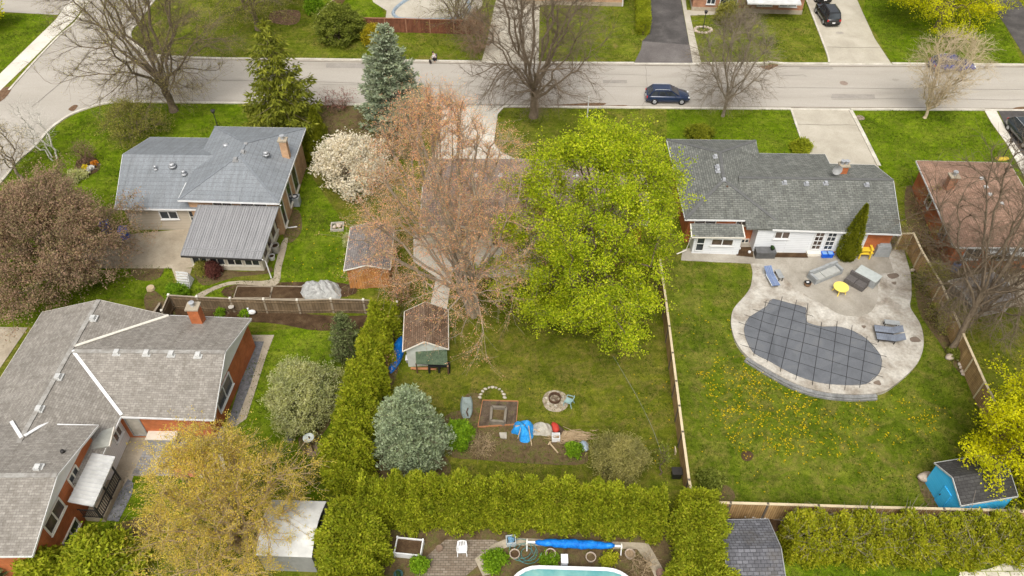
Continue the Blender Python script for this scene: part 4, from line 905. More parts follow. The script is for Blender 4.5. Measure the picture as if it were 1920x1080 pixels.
# ============================================================ cars
def car(label, paint, loc, rz, suv=False, L=4.4, W=1.76, H=1.52):
    t = thing('parked_car', label, 'car', loc, rz); w2 = W/2
    if suv: belt = 1.0; st = [(-L/2, .45, .82, .80), (-L/2+.06, .34, .98, .94), (-L/2+.5, .26, 1.02, 1), (-.2, .24, 1.0, 1), (L/2-1.25, .24, 1.0, 1), (L/2-.8, .25, .98, .98), (L/2-.25, .3, .9, .93), (L/2-.03, .38, .74, .84), (L/2, .42, .62, .8)]; cb = (-L/2+.1, L/2-1.15); rf = (-L/2+.32, L/2-1.95)
    else: belt = .95; st = [(-L/2, .45, .78, .80), (-L/2+.08, .34, .93, .93), (-L/2+.5, .26, .97, 1), (-.2, .22, .95, 1), (L/2-1.15, .22, .94, 1), (L/2-.7, .24, .86, .97), (L/2-.25, .3, .74, .88), (L/2-.03, .36, .62, .78), (L/2, .4, .54, .74)]; cb = (-L/2+.12, L/2-1.05); rf = (-L/2+.62, L/2-2.0)
    mb = MB(); m = len(st); v = []
    for x, zb, zt, k in st:
        w_ = w2*k; zm = (zb+zt)/2
        v += [(x, -w_*.88, zb), (x, -w_*.99, zb+.14), (x, -w_, zm), (x, -w_*.965, zt-.07), (x, -w_*.86, zt), (x, 0, zt+.03), (x, w_*.86, zt), (x, w_*.965, zt-.07), (x, w_, zm), (x, w_*.99, zb+.14), (x, w_*.88, zb)]
    n = 11; f = [(i*n+j, i*n+(j+1) % n, (i+1)*n+(j+1) % n, (i+1)*n+j) for i in range(m-1) for j in range(n)]
    f = [q[::-1] for q in f]+[tuple(range(n)), tuple(range((m-1)*n+n-1, (m-1)*n-1, -1))]
    mb.add(v, f); part('body', mb, paint, t, True, world=False)
    wb, wr = w2*.90, w2*.72; z0, z1 = belt-.04, H; zr = H-.05
    def fr(x0, x1, w_, z): return [(x0, -w_, z), (x1, -w_*.97, z), (x1, w_*.97, z), (x0, w_, z)]
    B = fr(cb[0], cb[1], wb, z0); T = fr(rf[0], rf[1], wr, zr); T2 = fr(rf[0]+.12, rf[1]-.15, wr*.86, z1)
    mb = MB().add(B+T+T2, [(0, 1, 5, 4), (1, 2, 6, 5), (2, 3, 7, 6), (3, 0, 4, 7), (4, 5, 9, 8), (5, 6, 10, 9), (6, 7, 11, 10), (7, 4, 8, 11), (8, 9, 10, 11)])
    part('roof', mb, paint, t, world=False)
    B, T = [np.array(p) for p in B], [np.array(p) for p in T]
    def pane(a, b, c, d, u0, u1, v0=.1, v1=.9):
        P = lambda u, v_: (a*(1-u)+b*u)*(1-v_)+(d*(1-u)+c*u)*v_
        n_ = np.cross(b-a, d-a); n_ = n_/np.linalg.norm(n_)*.012; q = [P(u0, v0), P(u1, v0), P(u1, v1), P(u0, v1)]
        return MB().add([p+n_ for p in q], [(0, 1, 2, 3)])
    part('windscreen', pane(B[1], B[2], T[2], T[1], .06, .94), GLASS, t, world=False)
    part('rear_window', pane(B[3], B[0], T[0], T[3], .08, .92), GLASS, t, world=False)
    for u0, u1 in ((.05, .3), (.33, .6), (.63, .93)):
        part('side_window', pane(B[0], B[1], T[1], T[0], u0, u1, .12), GLASS, t, world=False); part('side_window', pane(B[2], B[3], T[3], T[2], 1-u1, 1-u0, .12), GLASS, t, world=False)
    for x in (-L/2+.82, L/2-.84):
        for s in (-1, 1):
            y = s*(w2-.09); mb = MB(); nn = 16; r = .335 if not suv else .36
            pr = [(r*.6, -.1), (r*.94, -.11), (r, -.06), (r, .06), (r*.94, .11), (r*.6, .1)]
            v = [(x+q[0]*math.cos(2*math.pi*i/nn), y+q[1], r+q[0]*math.sin(2*math.pi*i/nn)) for q in pr for i in range(nn)]
            mb.add(v, [(k*nn+i, k*nn+(i+1) % nn, (k+1)*nn+(i+1) % nn, (k+1)*nn+i) for k in range(len(pr)-1) for i in range(nn)]+[tuple(range(nn)), tuple(range((len(pr)-1)*nn, len(pr)*nn))])
            wh = part('wheel', mb, BLACKP, t, True, world=False)
            rm = MB().cyl((0, 0, 0), r*.58, .02, 12, r*.5); rm.v = [(x+p[0], y+s*(.1+p[2]), r+p[1]) for p in rm.v]; part('rim', rm, GALV, wh, world=False)
    for s in (-1, 1):
        part('headlight', MB().blob((L/2-.14, s*w2*.62, .66), (.12, .17, .07), 1, .05, 8, 5), PLASTW, t, True, world=False)
        part('tail_light', MB().box((-L/2+.05, s*w2*.78, .8 if not suv else .86), (.1, .2, .2)), M_plain('tail_light_red', (.45, .02, .02), .3), t, world=False)
        part('mirror', MB().blob((cb[1]-.45, s*(w2+.05), belt+.06), (.08, .11, .08), 2, .05, 8, 5), paint, t, True, world=False)
        part('roof_rail', MB().tube([(rf[0]+.15, s*wr*.9, H), (rf[0]+.3, s*wr*.9, H+.05), (rf[1]-.3, s*wr*.9, H+.05), (rf[1]-.15, s*wr*.9, H)], .025), GALV if not suv else DMETAL, t, world=False)
    part('number_plate', MB().box((-L/2-.01, 0, .6), (.03, .34, .14)), PLASTW, t, world=False)
    part('bumper', MB().box((-L/2+.03, 0, .42), (.12, W*.82, .2)), BLACKP if suv else paint, t, world=False)
    return t
def paintm(name, c):
    m, nt, b = newmat(name); b.inputs['Base Color'].default_value = c4(c); b.inputs['Roughness'].default_value = .25; b.inputs['Coat Weight'].default_value = .6; b.inputs['Specular IOR Level'].default_value = .5
    n = noise(nt, 2, 3); nt.links.new(ramp(nt, n, [(.3, tuple(x*.9 for x in c)), (.7, tuple(x*1.1 for x in c))]), b.inputs['Base Color']); return m
NAVY = paintm('navy_paint', (.012, .024, .062)); BLK = paintm('black_car_paint', (.014, .015, .016)); ROYAL = paintm('blue_car_paint', (.02, .04, .20)); DGR = paintm('dark_grey_paint', (.02, .028, .032))
p = G(1251, 191); car('navy blue hatchback with roof rails parked on the road by the near kerb', NAVY, (p[0], p[1]+.3, .012), -.02)
a = np.array(G(1540, 46)); b = np.array(G(1555, 30)); car('black utility vehicle with red tail lights parked on the concrete driveway across the road', BLK, (G(1549, 35)[0], G(1549, 35)[1], .012), math.pi/2+.04, True, 4.45, 1.8, 1.72)
p = G(1536, -4); car('black car at the top edge in front of the black utility vehicle', BLK, (p[0], p[1]+.4, .012), math.pi/2+.04, True, 4.5, 1.82, 1.7)
p = G(1782, 130); car('bright blue car on the road seen through the bare fan-shaped young tree', ROYAL, (p[0], p[1], .012), -.02, False, 4.5, 1.78, 1.48)
p = G(1908, 262); car('dark grey car cut by the right edge on the dark driveway beside a white walk', DGR, (p[0]+.55, p[1]+.1, .012), -math.pi/2+.05, False, 4.6, 1.8, 1.47)
# ============================================================ street furniture
p = G(1101, 221); t = thing('flag_pole', 'slim white pole standing on the lawn by the kerb above the bright green tree', 'pole', p)
part('pole', MB().cyl(p, .05, 2.3, 8, .04), WHITE, t); part('finial', MB().blob((p[0], p[1], 2.34), (.08, .08, .08), 0, 0, 8, 6), WHITE, t, True)
def lamp(label, x, y, h=1.9, base=None):
    p = G(x, y); t = thing('garden_lamp', label, 'lamp post', p)
    part('post', MB().cyl(p, .05, h, 8, .04), DMETAL, t); part('lantern', MB().lathe((p[0], p[1], h), [(.06, 0), (.16, .06), (.18, .3), (.24, .32), (.02, .45)], 8), DMETAL, t)
    part('glass', MB().lathe((p[0], p[1], h), [(.14, .07), (.165, .29)], 8), PLASTW, t)
    if base: part('base', MB().blob((p[0], p[1], .05), (.55, .3, .25), 3, .2), base, t, True)
    return t
lamp('black lamp post with a yellow-flowered base behind the brown hip roof', 1878, 299, 1.9, M_plain('yellow_flowers', (.5, .36, .04), .8))
lamp('black lamp post in a small stone ring on the lawn across the road', 1318, 55, 1.9)
p = G(1318, 57); mb = MB()
for i in range(14): a = 2*math.pi*i/14; mb.blob((p[0]+.95*math.cos(a), p[1]+.7*math.sin(a), .08), (.2, .16, .14), i, .2, 8, 6)
solo('stone_ring', mb, ROCK, 'ring of small tan stones around the lamp post across the road', 'stone edging')
lamp('small dark lamp on a post at the edge of the lawn behind the blue-grey roof', 409, 240, 1.7)
for i, (x, y) in enumerate([(1582, 156), (1613, 221)]):
    solo('manhole_cover', MB().cyl((G(x, y)[0], G(x, y)[1], .013), .42, .012, 20), M_plain('manhole_iron', (.26, .2, .16), .8, .2, 6), ['round iron manhole cover in the middle of the road', 'round brown utility cover set in the lawn by the concrete driveway'][i], 'manhole cover')
# ============================================================ pool terrace furniture
def DK(x, y): p = GD(x, y, .012); return p
def rot(t, rz): t.rotation_euler = (0, 0, rz)
def sofa(label, base, rz, L, cush, frame, arms=(1, 1), seats=2):
    t = thing('garden_sofa', label, 'sofa', base, rz); D = .95
    part('seat_base', MB().box((0, 0, .17), (L, D, .3)), frame, t, world=False)
    part('backrest', MB().box((0, D/2-.11, .5), (L, .2, .5)), frame, t, world=False)
    for s, k in zip((-1, 1), arms):
        if k: part('armrest', MB().box((s*(L/2-.1), -.11, .42), (.2, D-.222, .35)), frame, t, world=False)
    x0 = -L/2+(.22 if arms[0] else .02); x1 = L/2-(.22 if arms[1] else .02); w_ = (x1-x0)/seats
    for i in range(seats): part('cushion', MB().box((x0+w_*(i+.5), -.11, .38), (w_-.03, D-.25, .12), 0, .96), cush, t, world=False)
    return t
a, b = np.array(DK(1518, 531)), np.array(DK(1549, 517)); 
p = DK(1536, 521); sofa('pale grey two-cushion garden sofa with one arm, left of the pair of grey modules', p, math.atan2(9, 20)+.03, 1.75, WICKG, COVERG, (1, 0))
p = DK(1560, 511); sofa('pale grey single corner module of the garden sofa, under the conical cedar', p, math.atan2(9, 20)+.0, 1.15, WICKG, COVERG, (0, 1), 1)
p = DK(1604, 533); sofa('dark brown two-seat wicker sofa facing the yellow table', p, -.80+math.pi/2*0-.0, 1.6, WICKD, WICKD, (0, 0))
p = DK(1623, 526); t = thing('covered_table', 'garden table under a pale grey cover behind the dark wicker sofa', 'table', p, -.80)
part('cover', MB().box((0, 0, .38), (1.75, 1.0, .7), 0, .97), COVERG, t, world=False); part('top_cover', MB().box((0, 0, .75), (1.8, 1.05, .05)), COVERL, t, world=False)
p = DK(1573, 548); t = thing('garden_table', 'round yellow garden table on short legs on the grey patio', 'table', p)
mb = MB().cyl((0, 0, .58), .58, .05, 28); part('tabletop', mb, YELT, t, world=False)
for i in range(4): a = math.pi/4+i*math.pi/2+.3; part('leg', MB().bar((.3*math.cos(a), .3*math.sin(a), .58), (.5*math.cos(a), .5*math.sin(a), 0), .07), YELT, t, world=False)
def lounger(label, base, rz, fab, frame=DMETAL, raised=.5):
    t = thing('sun_lounger', label, 'sun lounger', base, rz); W = .62
    part('seat', MB().box((-.3, 0, .32), (1.3, W, .05)), fab, t, world=False)
    ca, sa = math.cos(raised), math.sin(raised); mb = MB(); v = []
    for u, z in ((0, 0), (.72, 0), (.72, .05), (0, .05)):
        for y in (-W/2, W/2): v.append((.36+u*ca-z*sa, y, .30+u*sa+z*ca))
    mb.add(v, [(0, 1, 3, 2), (2, 3, 5, 4), (4, 5, 7, 6), (6, 7, 1, 0), (0, 2, 4, 6), (1, 7, 5, 3)]); part('backrest', mb, fab, t, world=False)
    mb = MB(); 
    for y in (-W/2-.02, W/2+.02): mb.bar((-.95, y, .3), (.36, y, .3), .05)
    part('frame', mb, frame, t, world=False)
    for x in (-.8, .3):
        for y in (-W/2-.02, W/2+.02): part('leg', MB().box((x, y, .14), (.05, .05, .28)), frame, t, world=False)
    part('prop', MB().bar((.36+.6*ca, W/2, .3+.6*sa), (.75, W/2, 0), .04), frame, t, world=False)
    return t
p = DK(1447, 523); q_, r_ = DK(1457, 537), DK(1435, 497); lounger('blue sling sun lounger standing at the left end of the pool terrace', (p[0]-.1, p[1]-.1, p[2]), math.atan2(r_[1]-q_[1], r_[0]-q_[0]), SLINGB, M_plain('silver_frame', (.5, .52, .52), .4), .35)
p = DK(1665, 630); lounger('grey sun lounger, upper of the pair on the right of the covered pool', (p[0], p[1]+.33, p[2]), -.17, SLING, DMETAL, .5)
p = DK(1665, 636); lounger('grey sun lounger, lower of the pair on the right of the covered pool', (p[0], p[1]-.12, p[2]), -.17, SLING, DMETAL, .5)
def small_table(label, base, rz, top, L=.9, D=.4):
    t = thing('side_table', label, 'table', base, rz); part('tabletop', MB().box((0, 0, .46), (L, D, .05)), top, t, world=False)
    for x in (-L/2+.08, L/2-.08):
        for y in (-D/2+.06, D/2-.06): part('leg', MB().box((x, y, .22), (.05, .05, .44)), DMETAL, t, world=False)
p = DK(1459, 521); small_table('dark low side table standing right of the blue lounger', p, math.atan2(r_[1]-q_[1], r_[0]-q_[0]), COVERG, .95, .42)
p = DK(1669, 612); small_table('grey low bench table standing just above the pair of grey loungers', p, -.17, COVERG, 1.1, .42)
def bin_(label, x, y, mat, dx=0):
    p = DK(x, y); t = thing('recycling_box', label, 'recycling box', (p[0]+dx, p[1], p[2])); mb = MB().box((0, 0, .19), (.42, .36, .38), 0, 1.1); part('box', mb, mat, t, world=False)
    part('rim', MB().box((0, 0, .39), (.52, .45, .03)), mat, t, world=False)
    part('contents', MB().box((0, 0, .41), (.38, .32, .012)), M_plain('pale_contents', (.2, .35, .6), .7), t, world=False); return t
bin_('blue recycling box in front of the door step, left of the two front ones', 1544, 481, BLUEP); bin_('blue recycling box against the foot of the conical cedar, right of the two front ones', 1554.5, 481, BLUEP)
bin_('blue recycling box standing up on the door step behind the other two', 1546, 471, BLUEP)
p = DK(1560, 474); solo('basket', MB().lathe(p, [(.12, 0), (.2, .05), (.25, .3), (.2, .32), (.16, .2)], 12), M_plain('rust_basket', (.3, .12, .05), .8), 'small rust-coloured basket beside the blue recycling boxes', 'basket')
# stacked yellow chairs
p = DK(1616, 476)
for k in range(2):
    t = thing('garden_chair', ['yellow wooden slatted garden chair standing right of the conical cedar', 'yellow wooden garden chair stacked upside on top of the other yellow chair'][k], 'chair', (p[0], p[1]+.08*k-.1, p[2]+.28*k), -.05, 'stacked yellow chairs')
    t.scale = (1.5, 1.25, 1.15)
    part('seat', MB().box((0, -.05, .36), (.52, .55, .04)), YEL, t, world=False)
    mb = MB()
    for i in range(5): mb.bar((-.22+.11*i, .22, .36), (-.24+.12*i, .48, 1.0), .09, .025)
    part('backrest', mb, YEL, t, world=False)
    for s in (-1, 1):
        part('armrest', MB().box((s*.31, -.1, .58), (.12, .7, .03)), YEL, t, world=False)
        part('leg', MB().bar((s*.28, -.38, .57), (s*.28, -.4, 0), .07), YEL, t, world=False); part('leg', MB().bar((s*.26, .2, .36), (s*.26, .4, 0), .07), YEL, t, world=False)
p = DK(1650, 476); t = thing('covered_grill', 'barbecue under a grey fitted cover by the brick wall of the terrace', 'barbecue', (p[0], p[1], p[2]), -.05)
part('cover', MB().box((0, 0, .52), (1.25, .75, 1.04), 0, .86), COVERG, t, world=False); part('lid_cover', MB().box((0, .05, 1.1), (.9, .55, .16), 0, .7), COVERG, t, world=False)
p = DK(1432, 478); t = thing('storage_box', 'long charcoal deck storage box against the white siding', 'storage box', (p[0], p[1]-.1, p[2]), .0)
part('body', MB().box((0, 0, .3), (1.55, .7, .6)), M_plain('charcoal_box', (.085, .085, .085), .6), t, world=False); part('lid', MB().box((0, 0, .635), (1.62, .76, .07)), M_plain('charcoal_lid', (.11, .11, .112), .6), t, world=False)
t = thing('plant_pot', 'dark green potted plant standing on the charcoal storage box', 'plant pot', (p[0]+.5, p[1]-.1, p[2]+.672))
part('pot', MB().lathe((0, 0, 0), [(.1, 0), (.16, .2), (.14, .2), (.02, .17)], 12), BLACKP, t, world=False); part('plant', MB().blob((0, 0, .25), (.18, .18, .14), 5, .3), M_leaf('pot_leaf', [(.02, .05, .02), (.05, .1, .03)]), t, True, world=False)
p = DK(1513, 535); t = thing('plant_pot', 'brown pot with a black and white bowl in it beside the pale grey sofa', 'plant pot', p)
part('pot', MB().lathe((0, 0, 0), [(.17, 0), (.26, .1), (.28, .3), (.24, .3), (.22, .24)], 14), M_plain('brown_pot', (.2, .12, .07), .7), t, world=False); part('bowl', MB().blob((0, .03, .33), (.22, .22, .1), 3, .2), BLACKP, t, True, world=False); part('stone', MB().blob((-.05, -.05, .42), (.1, .06, .04), 3, .2), PLASTW, t, True, world=False)
for x, y, lab in ((1386, 466, 'white ball lying on the soil by the small sunroom, nearer the brick'), (1405, 473, 'white round stone lying on the soil by the corner of the white siding')):
    p = G(x, y, .1); solo('ball', MB().blob((p[0], p[1], .14), (.13, .13, .12), 1, .03), PLASTW, lab, 'ball', sm=True)
area('soil_bed', [(1380, 463), (1412, 463), (1412, 482), (1381, 479)], SOIL, .055); area('soil_bed', [(1449, 474), (1513, 474), (1515, 483), (1449, 482)], SOIL, .062)
for x, y, r_, lab in ((1734, 898, .5, 'pinkish boulder at the corner of the bright blue shed'), (1781, 672, .38, 'pale boulder at the foot of the leaning bare tree'), (1710, 508, .2, 'white stone at the edge of the terrace by the tan fence'), (1836, 918, .3, 'rounded grey stone by the right end of the blue shed')):
    p = G(x, y); solo('boulder', MB().blob((p[0], p[1], r_*.45), (r_, r_*.75, r_*.6), int(x), .12), ROCK, lab, 'boulder', sm=True)
for i, (x, y) in enumerate([(1799, 684), (1802, 690), (1804, 697), (1807, 703), (1798, 676)]):
    p = G(x, y); solo('edging_stone', MB().blob((p[0], p[1], .08), (.2, .15, .12), i, .2, 8, 6), ROCK, 'white edging stone along the foot of the right fence', 'stone', 'white stones along the right fence', True)
# ============================================================ mossy yard
p = G(742, 664); a, b = np.array(G(752, 625, .5)), np.array(G(732, 701, .1)); t = thing('canoe', 'long pointed blue canoe shape lying between the hedge and the cream shed', 'canoe', tuple((a+b)/2*(1, 1, 0)))
d = b-a; L = np.linalg.norm(d); d /= L; n_ = np.array((-d[1], d[0], 0)); n_ /= np.linalg.norm(n_); v = []; NS = 14
for i in range(NS+1):
    u = i/NS; w_ = .48*math.sin(math.pi*min(1, max(0, u)))**.7+.015; c_ = a+d*L*u
    for k in range(7): an = math.pi*k/6; v.append((c_[0]+n_[0]*w_*math.cos(an), c_[1]+n_[1]*w_*math.cos(an), .12+(.1+w_*.7)*math.sin(an)))
part('hull', MB().add(v, [(i*7+k, i*7+k+1, i*7+k+8, i*7+k+7) for i in range(NS) for k in range(6)]), BLUET, t, True)
part('keel', MB().tube([a+d*L*u+(0, 0, .16-(a+d*L*u)[2]+.1+.33*math.sin(math.pi*u)**.7) for u in np.linspace(.05, .95, 10)], .025, 5), BLUET, t)
A, B, C, D = G(779, 655, 1.75), G(838, 656, 1.75), G(839, 684, 1.15), G(780, 682, 1.15)
t = thing('lean_to', 'green tarp sloping over stored timber against the front of the cream shed', 'lean-to', G(808, 690)); roofpart(t, [(A, D, C, B)], GREENT, 'tarp', .05)
for q in (C, D): part('post', MB().box((q[0], q[1]+.06, q[2]/2), (.09, .09, q[2]-.06)), WOODB, t)
p = G(824, 697); t = thing('work_stand', 'black wooden work stand in front of the green tarp', 'stand', p)
part('top', MB().box((0, .1, .72), (1.5, .5, .08)), BLACKP, t, world=False)
for x in (-.7, .0, .7):
    for y in (-.1, .3): part('leg', MB().box((x, y, .34), (.14, .12, .68)), BLACKP, t, world=False)
rp_ = random.Random(8)
for i in range(5):
    p = G(789+rp_.uniform(0, 10), 691+i*1.2); solo('timber_plank', MB().box((p[0], p[1], .06+.05*i), (1.5, .14, .04), rp_.uniform(-.1, .1)), ORPLANK, 'orange timber plank piled on the grass beside the black work stand', 'plank', 'planks by the work stand')
p = G(772, 677); t = thing('water_trough', 'white edged grey basin on the ground by the left corner of the cream shed', 'basin', p)
part('basin', MB().box((0, 0, .2), (.7, .4, .36), 0, 1.1), GREY, t, world=False); part('rim', MB().box((0, 0, .4), (.82, .5, .04)), PLASTW, t, world=False)
p = G(875, 766); t = thing('overturned_sled', 'grey-green plastic sled lying behind the bright green shrub', 'sled', p, .04)
v = []
for i in range(9):
    u = i/8; w_ = .42*(1-.35*abs(2*u-1)**3); y = -.85+1.7*u; z = .08+.3*max(0, u-.75)
    v += [(-w_, y, z+.16), (-w_*.8, y, z), (w_*.8, y, z), (w_, y, z+.16)]
part('shell', MB().add(v, [(4*i+k, 4*i+k+1, 4*i+k+5, 4*i+k+4) for i in range(8) for k in range(3)]), PALEG, t, world=False); part('rope', MB().tube([(.1, -.8, .25), (.0, -.4, .2), (.1, -.1, .2)], .04), RUST, t, world=False)
# orange edged bed with a cold frame
t = thing('raised_bed', 'large square garden bed with thin orange timber edging beside the sled', 'raised bed', G(935, 770)); 
q = [np.array(G(x, y, .14)) for x, y in ((905, 750), (971.5, 752), (968, 795), (896, 800))]
for a, b in zip(q[:3], q[1:]): part('edging', MB().bar(a-(0, 0, .05), b-(0, 0, .05), .035, .16), ORPLANK, t)
part('edging', MB().bar(q[3]-(0, 0, .05), q[0]-(0, 0, .05), .035, .16), ORPLANK, t)
part('soil', MB().sheet([tuple(p*(1, 1, 0)+(0, 0, .08)) for p in q]), M_noise('dark_bed_soil', [(.3, (.06, .045, .03)), (.55, (.13, .095, .068)), (.75, (.12, .12, .04))], 2, 14, .5), t)
t = thing('cold_frame', 'grey square wooden frame with greens inside standing in the orange edged bed', 'planter box', G(934, 778))
q = [np.array(G(x, y, .5)) for x, y in ((922, 762), (949, 763), (946, 790), (920, 788))]
for a, b in zip(q, q[1:]+q[:1]): part('side_board', MB().bar(a-(0, 0, .2), b-(0, 0, .2), .16, .42), M_plain('grey_frame_wood', (.19, .165, .13), .8), t)
part('soil', MB().sheet([tuple(p-(0, 0, .25)) for p in q]), SOILG, t)
for i, a in enumerate(np.linspace(math.pi*.02, math.pi*.98, 11)):
    c_ = G(923, 743); r_ = rs.uniform(.09, .14); solo('border_stone', MB().blob((c_[0]+.86*math.cos(a), c_[1]-.2+.95*math.sin(a), r_*.5), (r_, r_*.85, r_*.7), i+40, .15, 9, 7), M_plain('white_stone', (.42, .38, .31), .8, .35, 6) if i == 0 else bpy.data.materials['white_stone'], 'pale rounded stone in the half ring behind the orange edged bed', 'stone', 'half ring of pale stones', True)
def cloth(name, label, cat, px, h, mat, seed, kids=()):
    """a tarp thrown over a heap: a sheet with folds that falls to the ground"""
    P = smooth([G(x, y) for x, y in px], True, 5); c = np.mean(np.array(P), 0); rnd = random.Random(seed); ph = [rnd.uniform(0, 6) for _ in range(6)]
    t = thing(name, label, cat, tuple(c)); v = []; NR = 8; m = len(P)
    for k in range(NR+1):
        r = k/NR
        for p in P:
            q = c+(np.array(p)-c)*r; z = h*(1-r**2.6)*(1+.22*math.sin(q[0]*5+ph[0])*math.cos(q[1]*4+ph[1])+.14*math.sin(q[0]*11+ph[2]+q[1]*7))+.03
            v.append((q[0]+.05*math.sin(q[1]*9+ph[3]), q[1], z))
    f = [(k*m+i, k*m+(i+1) % m, (k+1)*m+(i+1) % m, (k+1)*m+i) for k in range(NR) for i in range(m)]
    part('sheet', MB().add(v, [q[::-1] if False else q for q in f]), mat, t); return t
t = cloth('blue_tarp', 'crumpled blue tarp over a heap, held down by sticks', 'tarp', [(962, 800), (970, 792), (990, 791), (1000, 796), (999, 818), (992, 830), (978, 829), (970, 816), (960, 812)], .75, M_noise('sky_blue_tarp', [(.3, (.015, .20, .56)), (.55, (.04, .33, .75)), (.75, (.16, .48, .84))], 3, 9, .25, .45, .4), 3)
for a, b in (((978, 797, .85), (971, 822, .1)), ((991, 798, .8), (997, 836, .05)), ((966, 799, .6), (984, 797, .85))): part('stick', MB().tube([G(*a), G(*b)], .035, 5), PLANK, t)
t = cloth('grey_tarp', 'dirty grey tarp over a low heap right of the blue tarp', 'tarp', [(1000, 797), (1012, 794), (1034, 798), (1037, 808), (1034, 818), (1015, 817), (1000, 815)], .55, TARPG, 5)
part('stick', MB().tube([G(1000, 804, .6), G(1012, 810, .5)], .04, 5), PLANK, t)
t = cloth('junk_heap', 'dark heap of garden rubbish with a red cloth on it beside the grey tarp', 'heap', [(1035, 800), (1045, 798), (1058, 808), (1060, 816), (1045, 818), (1036, 817)], .5, M_noise('heap_dark', [(.3, (.04, .025, .018)), (.7, (.15, .10, .07))], 4, 12, .5), 9)
p = G(1041, 803, .5); part('red_cloth', MB().blob((p[0], p[1], .62), (.32, .38, .14), 5, .25), REDP, t, True)
p = G(1042, 824); t = thing('white_crate', 'small white plastic crate standing before the dark heap', 'crate', p)
for k, (c_, d_) in enumerate((((0, 0, .04), (.5, .42, .04)), ((-.25, 0, .25), (.04, .46, .42)), ((.25, 0, .25), (.04, .46, .42)), ((0, -.21, .25), (.46, .04, .42)), ((0, .21, .25), (.46, .04, .42)))): part('side' if k else 'bottom', MB().box(c_, d_), PLASTW, t, world=False)
p = G(1072, 822); t = thing('brush_pile', 'heap of cut brown twigs at the right end of the rubbish row', 'brush pile', p); tw = MB()
for i in range(260):
    a = rp_.uniform(-.6, .25)+math.pi*.0; x, y = rp_.gauss(0, .55), rp_.gauss(0, .25); l = rp_.uniform(.4, .9); z = max(.05, .4*math.exp(-(x*x+y*y*3))*rp_.uniform(.3, 1.1))
    tw.bar((x-l/2*math.cos(a), y-l/2*math.sin(a), z), (x+l/2*math.cos(a), y+l/2*math.sin(a), z+rp_.uniform(-.1, .1)), .025)
part('twigs', tw, BARK_R, t, world=False)
solo('pebble_bag', MB().blob(G(1094, 837, .2), (.3, .45, .22), 4, .2), M_plain('bluish_bag', (.3, .36, .44), .6, .3, 6), 'bluish plastic bag at the tip of the twig heap', 'bag', sm=True)
for a, b, w_, lab in (((1030, 830), (1046, 849), .09, 'bent bare plank lying in front of the rubbish row'), ((1028, 834), (1032, 828), .09, 'short bare plank beside the bent plank'), ((1054, 822), (1062, 810), .09, 'pale plank leaning on the heap of twigs')):
    p, q = G(*a, .05), G(*b, .1 if 'lean' not in lab else .5); solo('plank', MB().bar(p, q, w_, .04), PLANK, lab, 'plank')
q = [G(x, y, .12) for x, y in ((936, 811), (950, 811), (950, 822), (938, 821))]; solo('stone_slab', MB().prism([p[:2] for p in q], .02, .14), M_plain('slab_grey', (.36, .33, .28), .8), 'flat grey slab lying left of the blue tarp', 'slab')
p = G(1040, 749); t = thing('fire_pit', 'round rusty iron fire pit in a gravel patch on the mossy lawn', 'fire pit', p)
part('ring', MB().lathe((0, 0, 0), [(.42, 0), (.44, .3), (.38, .3), (.36, .03), (0.01, .03)], 20), RUST, t, world=False)
mb = MB()
for i in range(7): a = rp_.uniform(0, 3); mb.bar((-.25*math.cos(a), -.25*math.sin(a), .06+.02*i), (.25*math.cos(a), .25*math.sin(a), .1+.02*i), .06)
part('firewood', mb, BARK_D, t, world=False)
for i in range(7):
    a = i*.9+.3; c_ = G(1040, 749); solo('pit_stone', MB().blob((c_[0]+.62*math.cos(a), c_[1]+.62*math.sin(a), .06), (.11, .09, .08), i, .2, 8, 6), bpy.data.materials['white_stone'], 'small white stone lying by the fire pit ring', 'stone', 'white stones around the fire pit', True)
def plastic_chair(label, base, rz, mat):
    t = thing('garden_chair', label, 'chair', base, rz)
    part('seat', MB().box((0, 0, .41), (.46, .46, .04)), mat, t, world=False)
    v = []; mb = MB()
    for i in range(7):
        a = math.pi*(.12+.76*i/6); mb.bar((.25*math.cos(a), .19+.06*math.sin(a), .43), (.27*math.cos(a), .25+.08*math.sin(a), .80+.06*math.sin(a)), .05, .02)
    mb.tube([(.27*math.cos(a), .25+.08*math.sin(a), .80+.06*math.sin(a)) for a in np.linspace(math.pi*.1, math.pi*.9, 9)], .035, 6)
    part('backrest', mb, mat, t, world=False)
    for s in (-1, 1):
        part('armrest', MB().tube([(s*.25, .26, .72), (s*.29, .05, .64), (s*.28, -.2, .62), (s*.26, -.24, .5)], .032, 6), mat, t, world=False)
        part('leg', MB().bar((s*.25, -.22, .62), (s*.28, -.27, 0), .05), mat, t, world=False); part('leg', MB().bar((s*.2, .2, .42), (s*.26, .32, 0), .05), mat, t, world=False)
    return t
p = G(1066, 758); plastic_chair('faded blue-green plastic chair standing beside the fire pit', p, -2.0, PLBLUE)
p = G(867, 1036); plastic_chair('white plastic garden chair on the brick paving at the bottom edge', p, .03, PLASTW)
